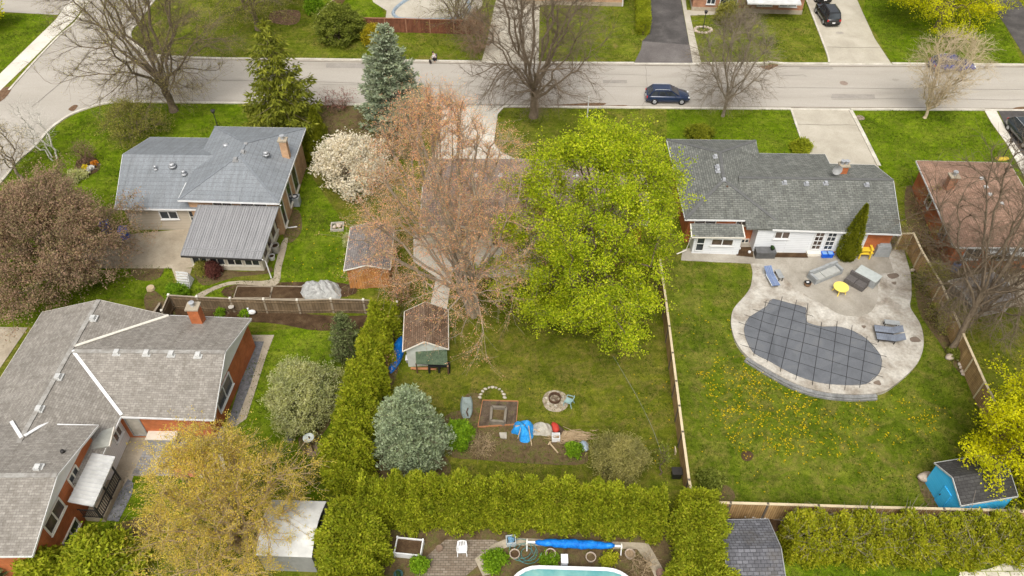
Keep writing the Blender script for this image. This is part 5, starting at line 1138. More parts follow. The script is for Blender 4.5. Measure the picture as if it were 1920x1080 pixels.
# ============================================================ bottom garden
t = thing('raised_bed', 'white framed raised planter box with bare soil left of the white chair', 'raised bed', G(766, 1040)); q = [np.array(G(x, y, .55)) for x, y in ((745, 1007), (793, 1012), (788, 1041), (739, 1036))]
for a, b in zip(q, q[1:]+q[:1]): part('side_board', MB().bar(a-(0, 0, .27), b-(0, 0, .27), .07, .52), WHITE, t)
part('soil', MB().sheet([tuple(p-(0, 0, .12)) for p in q]), SOIL, t)
for p in q: part('corner_post', MB().box((p[0], p[1], .3), (.1, .1, .62)), WHITE, t)
p = G(702, 1032); t = thing('barrel_grill', 'black barrel grill tucked against the cedar hedge at the bottom', 'barbecue', p, 1.35)
mb = MB(); mb.tube([(-.65, 0, .75), (-.62, 0, .75), (.62, 0, .75), (.65, 0, .75)], [.2, .3, .3, .2], 14); part('barrel', mb, BLACKP, t, world=False)
for x in (-.5, .5):
    for y in (-.22, .22): part('leg', MB().box((x, y, .3), (.05, .05, .6)), BLACKP, t, world=False)
part('chimney_pipe', MB().cyl((-.4, .1, 1.0), .06, .35, 8), BLACKP, t, world=False)
p = G(958, 1018); t = thing('laundry_basket', 'grey plastic basket with blue things in it left of the blue solar roll', 'basket', p, .1)
for c_, d_ in (((-.27, 0, .25), (.04, .5, .5)), ((.27, 0, .25), (.04, .5, .5)), ((0, -.25, .25), (.5, .04, .5)), ((0, .25, .25), (.5, .04, .5))): part('side', MB().box(c_, d_), M_plain('grey_basket', (.42, .46, .47), .6), t, world=False)
part('contents', MB().blob((0, 0, .3), (.24, .22, .16), 6, .3), M_plain('blue_contents', (.12, .24, .36), .6, .5, 8), t, True, world=False)
a, b = np.array(G(988, 1016, .6)), np.array(G(1165, 1024, .6)); t = thing('cover_reel', 'blue solar pool cover rolled on a white reel below the cedar hedge', 'pool cover reel', tuple((a+b)/2*(1, 1, 0)))
d = (b-a); part('axle', MB().tube([a, b], .07, 8), PLASTW, t)
pts = []; rad = []
for i in range(25):
    u = .09+.84*i/24; pts.append(a+d*u+(0, -.02*math.sin(i), .02*math.sin(i*1.7))); rad.append(.10+.17*math.sin(math.pi*(i/24))**.55+.02*math.sin(i*2.3))
part('cover_roll', MB().tube(pts, rad, 12), BLUET, t, True)
for e in (a, b):
    part('end_wheel', MB().tube([e+(d/np.linalg.norm(d))*k for k in (-.04, .04)], .2, 14), OFFW, t)
    part('stand', MB().bar(e, (e[0], e[1]-.3, 0), .06), PLASTW, t); part('stand', MB().bar(e, (e[0], e[1]+.3, 0), .06), PLASTW, t)
for i, (x, y, lab) in enumerate(((965, 1044, 'clay coloured round pot below the grey basket, leftmost of the four'), (1032, 1043, 'clay coloured round pot with dark soil left of the white step'), (1107, 1050, 'clay coloured round pot with dry soil right of the white step'), (1180, 1044, 'clay coloured round pot at the right end of the blue roll, rightmost of the four'))):
    p = G(x, y); t = thing('flower_pot', lab, 'flower pot', p, 0, 'clay pots beside the round-ended pool')
    part('pot', MB().lathe((0, 0, 0), [(.2, 0), (.26, .3), (.31, .34), (.31, .44), (.27, .44), (.25, .36), (.0, .36)], 18), TERRA, t, world=False); part('soil', MB().cyl((0, 0, .362), .25, .01, 16), [SOIL, SOIL, SOILG, M_plain('dry_soil', (.25, .18, .11), .9, .3, 8)][i], t, world=False)
p = G(748, 1082); t = thing('flower_pot', 'dark green pot with leaves in the garden below the white planter', 'flower pot', p); part('pot', MB().lathe((0, 0, 0), [(.2, 0), (.28, .4), (.24, .4), (.2, .33), (0, .33)], 16), M_plain('dark_green_pot', (.04, .09, .09), .5), t, world=False); part('plant', MB().blob((0, 0, .4), (.18, .18, .14), 5, .3), bpy.data.materials['pot_leaf'], t, True, world=False)
p = G(824, 1031); t = thing('flower_pot', 'small brown tub at the corner of the brick paving', 'flower pot', p); part('pot', MB().lathe((0, 0, 0), [(.16, 0), (.22, .25), (.19, .25), (.17, .2), (0, .2)], 14), M_plain('brown_tub', (.2, .14, .1), .7), t, world=False)
p = G(1237, 1078); t = thing('flower_pot', 'brown tub by the walk at the foot of the right cedar hedge', 'flower pot', p); part('pot', MB().lathe((0, 0, 0), [(.2, 0), (.26, .35), (.23, .35), (.2, .28), (0, .28)], 14), M_plain('brown_tub2', (.22, .13, .1), .7), t, world=False)
p = G(1057, 1062); t = thing('skimmer_box', 'white box hanging on the rim of the round-ended pool', 'box', p); part('box', MB().box((0, 0, .5), (.36, .5, 1.0)), PLASTW, t, world=False); part('lid', MB().box((0, 0, 1.02), (.4, .54, .05)), PLASTW, t, world=False)
pr = []
for i in range(12): pr.append((math.pi*(1-i/11)))
c0, c1 = np.array(G(1010, 1120, 1.1)), np.array(G(1140, 1124, 1.1)); ax = c1-c0; ax = ax/np.linalg.norm(ax); nn = np.array((-ax[1], ax[0], 0)); RR = 1.75
loop = [c0+(-ax*math.sin(a)+nn*math.cos(a))*RR for a in np.linspace(0, math.pi, 14)]+[c1+(ax*math.sin(a)-nn*math.cos(a))*RR for a in np.linspace(0, math.pi, 14)]
t = thing('above_ground_pool', 'above-ground pool with white rim and cyan liner cut by the bottom edge', 'swimming pool', tuple((c0+c1)/2*(1, 1, 0)))
part('wall', MB().prism([tuple(p[:2]) for p in loop], 0, 1.08, False, False), POOLB, t)
rim = loop+[loop[0]]; mb = MB()
for p, q in zip(rim, rim[1:]): mb.bar(p, q, .2, .05)
part('rim', mb, PLASTW, t); part('water', MB().sheet([(p[0], p[1], .85) for p in loop]), WATER, t)
for i, (x, y, r_) in enumerate(((978, 1032, .35), (990, 1038, .3))):
    c_ = G(x, y, .05); solo('garden_hose', MB().tube([(c_[0]+(r_+.02*k)*math.cos(k*.5), c_[1]+(r_+.02*k)*math.sin(k*.5), .04+.01*k) for k in range(26)], .022, 5), M_plain('hose_green', (.07, .2, .19), .5), ['coiled teal hose under the grey basket', 'coiled teal hose beside the left clay pot'][i], 'hose')
# ============================================================ around the left houses
p = G(556, 383); t = thing('air_conditioner', 'grey square air conditioner with round fan standing by the tan brick wall', 'air conditioner', p)
part('casing', MB().box((0, 0, .45), (.72, .72, .86)), M_plain('ac_grey', (.33, .35, .36), .5), t, world=False); part('fan_ring', MB().lathe((0, 0, .88), [(.3, 0), (.3, .04), (.2, .04), (.2, .0)], 20), DMETAL, t, world=False); part('fan', MB().cyl((0, 0, .885), .16, .02, 12), PLASTW, t, world=False)
for x, y, r_, h, m, lab in ((518, 472, .38, .75, 'stone_grey', 'tall grey stone planter by the sunroom side'), (511, 486, .26, .4, 'white_pot', 'small white planter by the sunroom side nearer the path')):
    mm = M_plain(m, (.33, .31, .27) if 'stone' in m else (.62, .62, .6), .7); p = G(x, y); t = thing('flower_pot', lab, 'flower pot', p); part('pot', MB().lathe((0, 0, 0), [(r_*.75, 0), (r_, h*.9), (r_, h), (r_*.8, h), (r_*.75, h*.8), (0, h*.8)], 18), mm, t, world=False)
    part('soil', MB().cyl((0, 0, h*.8+.01), r_*.74, .01, 16), SOIL, t, world=False)
p = G(349, 532); t = thing('garden_arbour', 'white A-frame lattice trellis with slatted side by the path', 'trellis', p, -.1); mb = MB()
for i in range(7): u = i/6; mb.bar((-.45, -.5*(1-u)*1.0-.02, 1.25*u), (.45, -.5*(1-u)-.02, 1.25*u), .02, .2)
part('panel', mb, WHITE, t, world=False); mb = MB()
for i in range(8): u = i/7; mb.bar((.5, -.5+1.0*u, 0.02), (.5, 0, 1.25), .03); 
for i in range(6): z = .15+.2*i; w_ = .5*(1-z/1.25); mb.bar((.5, -w_, z), (.5, w_, z), .03)
part('lattice', mb, WHITE, t, world=False); mb = MB(); mb.bar((-.45, .5, 0), (-.45, 0, 1.25), .05); mb.bar((.45, .5, 0), (.45, 0, 1.25), .05); part('prop', mb, WHITE, t, world=False)
for i, qx in enumerate((((445, 536), (509, 537), (507, 558), (438, 558)), ((512, 536), (570, 537), (570, 560), (505, 560)))):
    t = thing('raised_bed', ['timber edged vegetable bed with green rows behind the weathered fence', 'timber edged bare soil bed left of the grey netting'][i], 'raised bed', G(sum(a for a, b in qx)/4, sum(b for a, b in qx)/4)); q = [np.array(G(x, y, .2)) for x, y in qx]
    for a, b in zip(q, q[1:]+q[:1]): part('edging', MB().bar(a-(0, 0, .1), b-(0, 0, .1), .06, .22), WOODGC, t)
    part('soil', MB().sheet([tuple(p-(0, 0, .06)) for p in q]), SOIL, t)
m, nt, b = newmat('grey_netting'); b.inputs['Roughness'].default_value = .6; n = noise(nt, 2.5, 6, .6, dist=1); nt.links.new(ramp(nt, n, [(.3, (.25, .25, .235)), (.6, (.40, .40, .38)), (.75, (.62, .63, .6))]), b.inputs['Base Color'])
cloth('netting_cover', 'pale grey netting draped over a bed behind the weathered fence', 'netting', [(565, 560), (566, 537), (580, 530), (606, 531), (626, 530), (638, 540), (636, 562), (600, 564)], .7, m, 12)
p = G(665, 488); t = thing('bird_bath', 'pinkish white round bird bath left of the grey roofed shed', 'bird bath', p); part('pedestal', MB().lathe((0, 0, 0), [(.2, 0), (.1, .1), (.08, .6), (.15, .7)], 12), OFFW, t, world=False); part('bowl', MB().lathe((0, 0, .68), [(.05, 0), (.36, .12), (.4, .16), (.32, .16), (.08, .06), (0, .06)], 20), M_plain('pink_bowl', (.62, .52, .5), .6), t, world=False)
p = G(633, 427); t = thing('rock_planter', 'small square stone planter with tan rocks on the lawn left of the red budding tree', 'planter', p, .1)
for c_, d_ in (((-.5, 0, .12), (.1, .8, .24)), ((.5, 0, .12), (.1, .8, .24)), ((0, -.45, .12), (1.1, .1, .24)), ((0, .45, .12), (1.1, .1, .24))): part('side', MB().box(c_, d_), M_plain('planter_grey', (.38, .35, .3), .8) if c_[0] == -.5 else bpy.data.materials['planter_grey'], t, world=False)
for i in range(5): part('rock', MB().blob((rp_.uniform(-.3, .3), rp_.uniform(-.25, .25), .2), (.18, .15, .14), i, .2, 8, 6), ROCK, t, True, world=False)
def box_thing(name, label, cat, x, y, d_, rz, mat, lid=None):
    p = G(x, y); t = thing(name, label, cat, p, rz); part('body', MB().box((0, 0, d_[2]/2), d_), mat, t, world=False)
    if lid: part('lid', MB().box((0, 0, d_[2]+.03), (d_[0]+.1, d_[1]+.1, .06)), lid, t, world=False)
    return t
box_thing('storage_box', 'long cream storage box against the brick wall behind the golden tree', 'storage box', 312, 826, (1.9, .85, .75), -.03, GREY, BEIGE)
t = cloth('patio_cover', 'salmon pink cover over garden furniture seen through the golden tree', 'cover', [(330, 870), (350, 842), (385, 840), (402, 858), (398, 888), (360, 895), (328, 892)], .9, M_plain('salmon_cloth', (.66, .25, .15), .7, .15, 2), 21)
q = [G(x, y, .9) for x, y in ((398, 850), (418, 852), (424, 882), (410, 886))]; t = thing('white_table', 'white topped table seen through the golden tree beside the pink cover', 'table', G(412, 872)); part('tabletop', MB().prism([p[:2] for p in q], .84, .9), OFFW, t)
for p in q: part('leg', MB().box((p[0], p[1], .42), (.06, .06, .83)), DMETAL, t)
p = G(386, 894); t = thing('white_stool', 'small round cream seat at the lower right of the pink cover', 'stool', p); part('seat', MB().cyl((0, 0, .4), .34, .08, 16), OFFW, t, world=False)
for i in range(3): a = i*2.1; part('leg', MB().bar((.2*math.cos(a), .2*math.sin(a), .4), (.3*math.cos(a), .3*math.sin(a), 0), .05), DMETAL, t, world=False)
p = G(588, 846); t = thing('satellite_dish', 'pale round dish on a brown pole left of the cedar hedge row', 'dish', p)
part('pole', MB().cyl((0, 0, 0), .05, 1.7, 8), WOODB, t, world=False)
part('dish', MB().lathe((-.05, 0, 1.45), [(0, 0), (.2, .04), (.34, .12), (.36, .14), (.33, .14), (0, .03)], 18), M_plain('dish_grey', (.48, .52, .5), .5), t, world=False); part('ring', MB().cyl((0, 0, 0), .42, .08, 18), M_plain('brown_ring', (.22, .16, .11), .9), t, world=False)
p = G(545, 826); t = thing('garden_statue', 'dark grey small garden statue on the grass left of the pale dish', 'statue', p); part('plinth', MB().box((0, 0, .15), (.34, .34, .3)), STONE, t, world=False); part('figure', MB().lathe((0, 0, .3), [(.13, 0), (.17, .2), (.09, .38), (.12, .46), (.09, .58), (0, .62)], 12), M_plain('dark_stone', (.09, .09, .1), .7), t, True, world=False)
p = G(474, 590); t = thing('goose_statue', 'white and grey goose figure in the bed behind the taupe roof', 'statue', p); part('body', MB().blob((0, 0, .3), (.3, .18, .22), 2, .1), PLASTW, t, True, world=False); part('neck', MB().tube([(-.15, 0, .35), (-.24, 0, .6), (-.2, 0, .72), (-.3, 0, .72)], [.09, .06, .07, .03], 8), PLASTW, t, True, world=False)
p = G(433, 573, .9); solo('wall_plaque', MB().lathe((p[0], p[1]-.05, .8), [(.0, 0), (.2, .02), (.22, .04), (0, .05)], 16), M_plain('plaque_grey', (.4, .37, .32), .7), 'pale oval plaque on the weathered fence', 'plaque')
for i, (x, y) in enumerate(((202, 435), (237, 446))):
    p = G(x, y); t = thing('recycling_box', ['bright blue bin seen through the purple-brown tree, the left one', 'bright blue bin seen through the purple-brown tree, the right one'][i], 'bin', p, .2); part('body', MB().box((0, 0, .5), (.6, .6, 1.0), 0, 1.12), BLUEP, t, world=False); part('lid', MB().box((0, 0, 1.03), (.7, .7, .06)), BLUEP, t, world=False)
p = G(18, 533+4); solo('tree_stump', MB().cyl(G(283, 542), .34, .2, 14, .3), M_plain('cut_wood', (.45, .35, .22), .8), 'pale sawn tree stump on the grass beside the white trellis', 'stump')
p = G(1788, 508); t = thing('barrel', 'blue barrel standing by the trunk of the leaning bare tree', 'barrel', p); part('body', MB().lathe((0, 0, 0), [(.25, 0), (.3, .1), (.3, .8), (.25, .9), (0, .9)], 16), M_plain('barrel_blue', (.08, .15, .36), .5), t, world=False)
part('lid', MB().cyl((0, 0, .9), .2, .04, 12), BLACKP, t, world=False)
p = G(1268, 844, 1.0); solo('bird_box', MB().box((G(1266, 845, .9)[0], G(1266, 845, .9)[1], .9), (.06, .4, .4)), M_plain('tan_disc', (.5, .4, .26), .8), 'small tan board fixed on the long tan fence', 'bird box')
p = G(1268, 892); t = box_thing('compost_bin', 'small black box standing at the near end of the long tan fence', 'compost bin', 1267, 893, (.55, .45, .6), 0, BLACKP, DMETAL)
p = G(1170, 520); t = thing('deck_steps', 'red-brown timber steps with white edge half hidden under the bright green tree', 'steps', (p[0], p[1], 0))
for i in range(4): part('step', MB().box((0, 1.9-.8*i, .8-.2*i), (2.4, .82, .12)), M_plain('red_brown_deck', (.24, .10, .065), .8) if i == 0 else bpy.data.materials['red_brown_deck'], t, world=False)
part('edge', MB().box((0, -.95, .12), (2.6, .12, .2)), OFFW, t, world=False)
cb = [G(x, y, .06) for x, y in ((1150, 668), (1166, 695), (1195, 745), (1222, 800), (1240, 850))]; solo('cable', MB().tube(smooth(cb, False, 4), .018, 4), M_plain('cable_grey', (.22, .24, .16), .7), 'thin grey-green cable running over the mossy lawn towards the sapling', 'cable')
# ============================================================ person and dog at the far kerb
def skin(name, V, E, rad, mat, parent, sub=1):
    me = bpy.data.meshes.new(name); me.from_pydata(V, E, []); o = bpy.data.objects.new(name, me); COL.objects.link(o)
    md = o.modifiers.new('skin', 'SKIN'); md.use_smooth_shade = True
    for i, r_ in enumerate(rad): me.skin_vertices[0].data[i].radius = (r_, r_)
    me.skin_vertices[0].data[0].use_root = True
    s_ = o.modifiers.new('sub', 'SUBSURF'); s_.levels = sub; s_.render_levels = sub
    me.materials.append(mat); o.parent = parent; return o
p = G(818, 117); t = thing('person', 'person in a pale top and dark trousers crouching at the far kerb', 'person', (p[0], p[1]+.15, .012), math.pi)
SKIN = M_plain('skin', (.5, .32, .22), .6)
V = [(0, 0, .42), (.10, 0, .62), (.2, 0, .82), (.25, 0, .92), (.30, 0, 1.02), (.33, 0, 1.14)]; E = [(0, 1), (1, 2), (2, 3), (3, 4), (4, 5)]; rd = [.14, .13, .15, .06, .095, .08]
for s in (-1, 1):
    n = len(V); V += [(.06, s*.12, .40), (.38, s*.16, .44), (.12, s*.15, .12), (.1, s*.15, .04), (.26, s*.16, .03)]; rd += [.1, .075, .055, .045, .04]; E += [(0, n), (n, n+1), (n+1, n+2), (n+2, n+3), (n+3, n+4)]
    m = len(V); V += [(.2, s*.2, .84), (.33, s*.25, .62), (.5, s*.16, .5), (.56, s*.15, .47)]; rd += [.06, .045, .035, .03]; E += [(2, m), (m, m+1), (m+1, m+2), (m+2, m+3)]
    for k in range(5):
        q = len(V); yy = s*.15+(k-2)*.02; l = (.05, .075, .08, .075, .06)[k]; V += [(.59, yy, .455), (.57+l, yy*1.02, .43)]; rd += [.011, .009]; E += [(m+3, q), (q, q+1)]
skin('body', V, E, rd, SKIN, t)
V2 = [(0, 0, .45), (.11, 0, .64), (.21, 0, .84)]; E2 = [(0, 1), (1, 2)]; r2 = [.17, .165, .18]
for s in (-1, 1): n = len(V2); V2 += [(.2, s*.21, .85), (.33, s*.255, .63), (.47, s*.175, .52)]; r2 += [.085, .065, .052]; E2 += [(2, n), (n, n+1), (n+1, n+2)]
skin('jacket', V2, E2, r2, M_plain('pale_top', (.62, .56, .54), .8, .1), t)
V3 = [(0, 0, .42)]; E3 = []; r3 = [.165]
for s in (-1, 1): n = len(V3); V3 += [(.06, s*.12, .41), (.38, s*.16, .45), (.13, s*.15, .12)]; r3 += [.115, .092, .07]; E3 += [(0, n), (n, n+1), (n+1, n+2)]
skin('trousers', V3, E3, r3, M_plain('dark_trousers', (.025, .022, .028), .8), t)
part('hair', MB().blob((.315, 0, 1.14), (.105, .1, .1), 2, .05), M_plain('dark_hair', (.05, .03, .025), .7), t, True, world=False)
part('backpack', MB().blob((-.05, 0, .78), (.09, .13, .18), 2, .08), M_plain('purple_bag', (.10, .06, .09), .7), t, True, world=False)
p = G(807, 119); t = thing('dog', 'small dark dog on the road at the kerb left of the crouching person', 'dog', (p[0], p[1], .012), -1.2)
V = [(0, 0, .3), (.16, 0, .31), (.26, 0, .36), (.33, 0, .43), (.43, 0, .41), (-.16, 0, .31), (-.26, 0, .4)]; E = [(0, 1), (1, 2), (2, 3), (3, 4), (0, 5), (5, 6)]; rd = [.09, .11, .075, .065, .035, .09, .02]
for s in (-1, 1):
    for x0, pp in ((1, ((.17, .2), (.16, .1), (.18, .02))), (5, ((-.13, .22), (-.2, .12), (-.16, .02)))):
        n = len(V); V += [(a, s*.07, b) for a, b in pp]; rd += [.045, .03, .028]; E += [(x0, n), (n, n+1), (n+1, n+2)]
    n = len(V); V += [(.32, s*.05, .5)]; rd += [.02]; E += [(3, n)]
skin('body', V, E, rd, M_plain('dog_fur', (.04, .03, .025), .9), t)
# ============================================================ trees, shrubs and hedges
def np_mesh(name, V, F, mat, parent=None, loc=None, sm=False):
    me = bpy.data.meshes.new(name); V = np.asarray(V, np.float32); F = [np.asarray(f, np.int32) for f in (F if isinstance(F, list) else [F])]
    me.vertices.add(len(V)); me.vertices.foreach_set('co', V.ravel())
    tot = np.concatenate([np.full(len(f), f.shape[1], np.int32) for f in F]); idx = np.concatenate([f.ravel() for f in F])
    me.loops.add(len(idx)); me.loops.foreach_set('vertex_index', idx)
    me.polygons.add(len(tot)); st = np.zeros(len(tot), np.int32); st[1:] = np.cumsum(tot)[:-1]
    me.polygons.foreach_set('loop_start', st)
    if sm: me.polygons.foreach_set('use_smooth', np.ones(len(tot), bool))
    me.update(calc_edges=True); me.materials.append(mat)
    o = bpy.data.objects.new(name, me); COL.objects.link(o)
    if parent is not None: o.parent = parent
    if loc is not None: o.location = loc
    return o
def unit(a): return a/(np.linalg.norm(a, axis=-1, keepdims=True)+1e-9)
def kites(P, D, L, W, rng, flat=0.0):
    """one leaf or spray per row: starts at P, points along D, length L, width W"""
    n = len(P); D = unit(D*np.array((1, 1, 1-.55*min(1, flat)))); r = unit(rng.normal(size=(n, 3))+np.array((0, 0, 2.2*flat))); S = unit(np.cross(D, r)); L = np.broadcast_to(L, (n,))[:, None]; W = np.broadcast_to(W, (n,))[:, None]
    N = np.cross(S, D)
    V = np.empty((n, 4, 3)); V[:, 0] = P; V[:, 1] = P+D*L*.45+S*W*.5+N*W*.12; V[:, 2] = P+D*L; V[:, 3] = P+D*L*.45-S*W*.5+N*W*.12
    return V.reshape(-1, 3), np.arange(n*4).reshape(-1, 4)
def tubes(P0, P1, R0, R1, n):
    m = len(P0); D = unit(P1-P0); up = np.where(np.abs(D[:, 2:3]) < .9, np.array([[0, 0, 1.]]), np.array([[1., 0, 0]]))
    X = unit(np.cross(D, up)); Y = np.cross(D, X); V = np.empty((m, 2*n, 3))
    for i in range(n):
        a = 2*math.pi*i/n; o = X*math.cos(a)+Y*math.sin(a); V[:, i] = P0+o*R0[:, None]; V[:, n+i] = P1+o*R1[:, None]
    b = (np.arange(m)*2*n)[:, None]; F = np.concatenate([b+np.array([[i, (i+1) % n, n+(i+1) % n, n+i]]) for i in range(n)])
    return V.reshape(-1, 3), F
PROF = dict(round=lambda t: np.sqrt(np.clip(1-(2*t-1)**2, 0, 1)), egg=lambda t: np.clip(np.sin(math.pi*np.clip(t, 0, 1)**.62), 0, 1)**.75,
            vase=lambda t: (.18+.82*np.clip(t, 0, 1)**.65)*np.sqrt(np.clip(1-t**7, 0, 1)), dome=lambda t: np.sqrt(np.clip(1-t**2.4, 0, 1))*(.75+.25*np.clip(t*4, 0, 1)), wide=lambda t: np.clip(np.sin(math.pi*np.clip(t*.86+.14, 0, 1)), 0, 1)**.6)
class Skel:
    def __init__(s, rng): s.p = []; s.par = []; s.lev = []; s.rng = rng
    def curve(s, i, q, k, lev, bend=.35, up=.12, wob=.05, arch=None):
        a = s.p[i]; d0 = a-s.p[s.par[i]] if s.par[i] >= 0 else np.array((0, 0, 1.)); d0 = d0/(np.linalg.norm(d0)+1e-9); L = np.linalg.norm(q-a)
        c = a+d0*L*bend+np.array((0, 0, L*up)); last = i
        if arch is not None:
            ho = (q-a)*(1, 1, 0); ho = ho/(np.linalg.norm(ho)+1e-9); c = (a+q)/2+arch*L*(ho*.7-np.array((0, 0, .7)))+d0*L*.08
        for j in range(1, k+1):
            t = j/k; x = a*(1-t)**2+2*c*t*(1-t)+q*t*t
            if j < k: x = x+s.rng.normal(size=3)*L*wob
            s.p.append(x); s.par.append(last); s.lev.append(lev); last = len(s.p)-1
        return last
def skeleton(rng, h, zb, R, prof, lean, fork, n1, n2, n3, n4, up=.12, wob=.05, shell=.45, stems=1, droop=0.0, arch=.12, sig=.6, t1=.3):
    s = Skel(rng); f = PROF[prof]
    def pts(n, e=shell):
        t = rng.uniform(0, 1, n)**.9; a = rng.uniform(0, 2*math.pi, n); r = R*f(t)*rng.uniform(0, 1, n)**e
        z = zb+t*(h-zb); k = np.clip(z/h, 0, 1)
        r *= (1+.16*np.sin(3*a+lean[0]*7+z*.3)+.11*np.sin(5*a+1+z*.8))*rng.uniform(.8, 1.1, n)
        z = z-droop*(r/R)**2
        return np.stack((r*np.cos(a)+lean[0]*k, r*np.sin(a)+lean[1]*k, z), 1)
    roots = []
    for j in range(stems):
        off = np.array((.0, 0, 0)) if stems == 1 else np.array((math.cos(j*2.4)*.25, math.sin(j*2.4)*.25, 0)); base = len(s.p)
        s.p.append(off+(0, 0, -.15)); s.par.append(-1); s.lev.append(0); last = base; k = 4
        top = np.array((lean[0]*fork/h, lean[1]*fork/h, fork))*(1 if stems == 1 else rng.uniform(.8, 1.5))+off*2.5
        for i in range(1, k+1): s.p.append(s.p[base]*(1-i/k)+top*i/k+rng.normal(size=3)*.05*(1, 1, 0)); s.par.append(last); s.lev.append(0); last = len(s.p)-1; 
        roots.append(last)
    L1 = []; ga = 2.399963
    for i in range(n1):
        t = t1+(1-t1)*((i+.5)/n1); a = i*ga+rng.uniform(-.3, .3); t = min(.97, t); r = R*f(np.array(t))*(.35+.5*(1-t*.6)); z = zb+t*(h-zb)
        q = np.array((r*math.cos(a)+lean[0]*z/h, r*math.sin(a)+lean[1]*z/h, z-droop*.5*(r/R)**2)); m0 = roots[i % stems]; src = m0 if stems > 1 or rng.random() < .55 else m0-1
        b = len(s.p); s.curve(src, q, 7, 1, .35, up, wob*.7, arch); L1 += list(range(b+1, len(s.p)))
    def attach(n, cand, k, lev, e, maxl=None, near=None):
        if near is not None:
            Q = near[rng.integers(0, len(near), n)]+rng.normal(size=(n, 3))*sig*np.array((1, 1, .75))
        else: Q = pts(n, e)
        n = len(Q); Pc = np.array([s.p[i] for i in cand]); Dc = unit(Pc-np.array([s.p[s.par[i]] for i in cand])); new = []
        c0 = np.array((lean[0]*fork/h, lean[1]*fork/h, fork*.8))
        rc = np.linalg.norm(Pc-c0, axis=1)
        for a in range(0, n, 400):
            q = Q[a:a+400]; v = q[:, None]-Pc[None]; d = np.linalg.norm(v, axis=2); cs = (v*Dc[None]).sum(2)/(d+1e-9)
            rq = np.linalg.norm(q-c0, axis=1)
            cost = d*(1.9-cs)+np.where(rc[None] > rq[:, None]*.98, 3.0, 0)
            j = cost.argmin(1)
            for qq, jj, dd in zip(q, j, d[np.arange(len(q)), j]):
                if dd < .15: continue
                if maxl and dd > maxl: qq = Pc[jj]+(qq-Pc[jj])*maxl/dd
                b = len(s.p); s.curve(cand[jj], qq, k, lev, .3, up*.7, wob); new += list(range(b, len(s.p)))
        return new
    L2 = attach(n2, L1, 5, 2, shell); L3 = attach(n3, L1+L2, 4, 3, shell*.9)
    Pn = np.array(s.p); ch = np.bincount([q for q in s.par if q >= 0], minlength=len(s.p)); tp = np.array([i for i in L2+L3 if ch[i] == 0])
    L4 = attach(n4, L2+L3, 3, 4, shell*.85, 2.4, Pn[tp]) if n4 else L3
    return s, np.array(s.p), np.array(s.par), np.array(s.lev)
def radii(P, par, tip, rtrunk, e=2.35):
    n = len(par); a = np.zeros(n); ch = np.bincount(par[par >= 0], minlength=n); a[ch == 0] = tip**e
    for i in range(n-1, -1, -1):
        if par[i] >= 0: a[par[i]] += a[i]
    r = a**(1/e); m = r.max(); k = math.log(rtrunk/tip)/math.log(max(m/tip, 1.01)); return tip*(r/tip)**k
def tree(name, label, x, y, h, R, zb, prof='round', lean=(0, 0), fork=None, n=(7, 40, 260, 1500), rt=.3, tip=.008, bark=None, leaf=None, lm=None, cat='tree', group=None, seed=0, up=.12, shell=.45, stems=1, wob=.05, droop=0.0, crown='crown', stem='trunk', flare=1.5, arch=.12, sig=.6, t1=.3):
    rng = np.random.default_rng(seed+1); bark = bark or BARK_G; fork = fork or h*.22; b = G(x, y)
    s, P, par, lev = skeleton(rng, h, zb, R, prof, lean, fork, *n, up=up, shell=shell, stems=stems, wob=wob, droop=droop, arch=arch, sig=sig, t1=t1)
    P[:, 2] = np.maximum(P[:, 2], -.15)
    r = radii(P, par, tip, rt); t = thing(name, label, cat, b, 0, group)
    i = np.where(par >= 0)[0]; p0 = P[par[i]]; p1 = P[i]; r1 = r[i]; r0 = np.minimum(r[par[i]], r1*1.3)
    lo = par[i] < 2; r0[p0[:, 2] < 0] *= flare
    VV = []; F4 = []; o = 0
    for m, k in ((r1 > .07, 8), ((r1 <= .07) & (r1 > .025), 5), (r1 <= .025, 3)):
        if m.any(): v, f = tubes(p0[m], p1[m], r0[m], r1[m], k); VV.append(v); F4.append(f+o); o += len(v)
    tr = np_mesh(stem, np.concatenate(VV), np.concatenate(F4), bark, t, sm=True)
    if leaf:
        ch = np.bincount(par[par >= 0], minlength=len(par)); tips = np.where((ch == 0) | (lev == lev.max()))[0]
        k, sp, L, W = leaf['k'], leaf['sp'], leaf['L'], leaf['W']
        if leaf.get('frac', 1) < 1: tips = tips[rng.random(len(tips)) < leaf['frac']]
        Q = np.repeat(P[tips], k, axis=0)+rng.normal(size=(len(tips)*k, 3))*sp*np.array((1, 1, .8)); out = unit(np.repeat(P[tips]-P[par[tips]], k, axis=0))
        D = rng.normal(size=Q.shape)+out*leaf.get('out', .5)+np.array((0, 0, leaf.get('upd', 0)))
        ok = Q[:, 2] > .1; Q, D = Q[ok], D[ok]
        v, f = kites(Q, D, rng.uniform(.65, 1.35, len(Q))*L, rng.uniform(.65, 1.3, len(Q))*W, rng, leaf.get('flat', .6)); np_mesh(crown, v, f, lm, t)
    return t
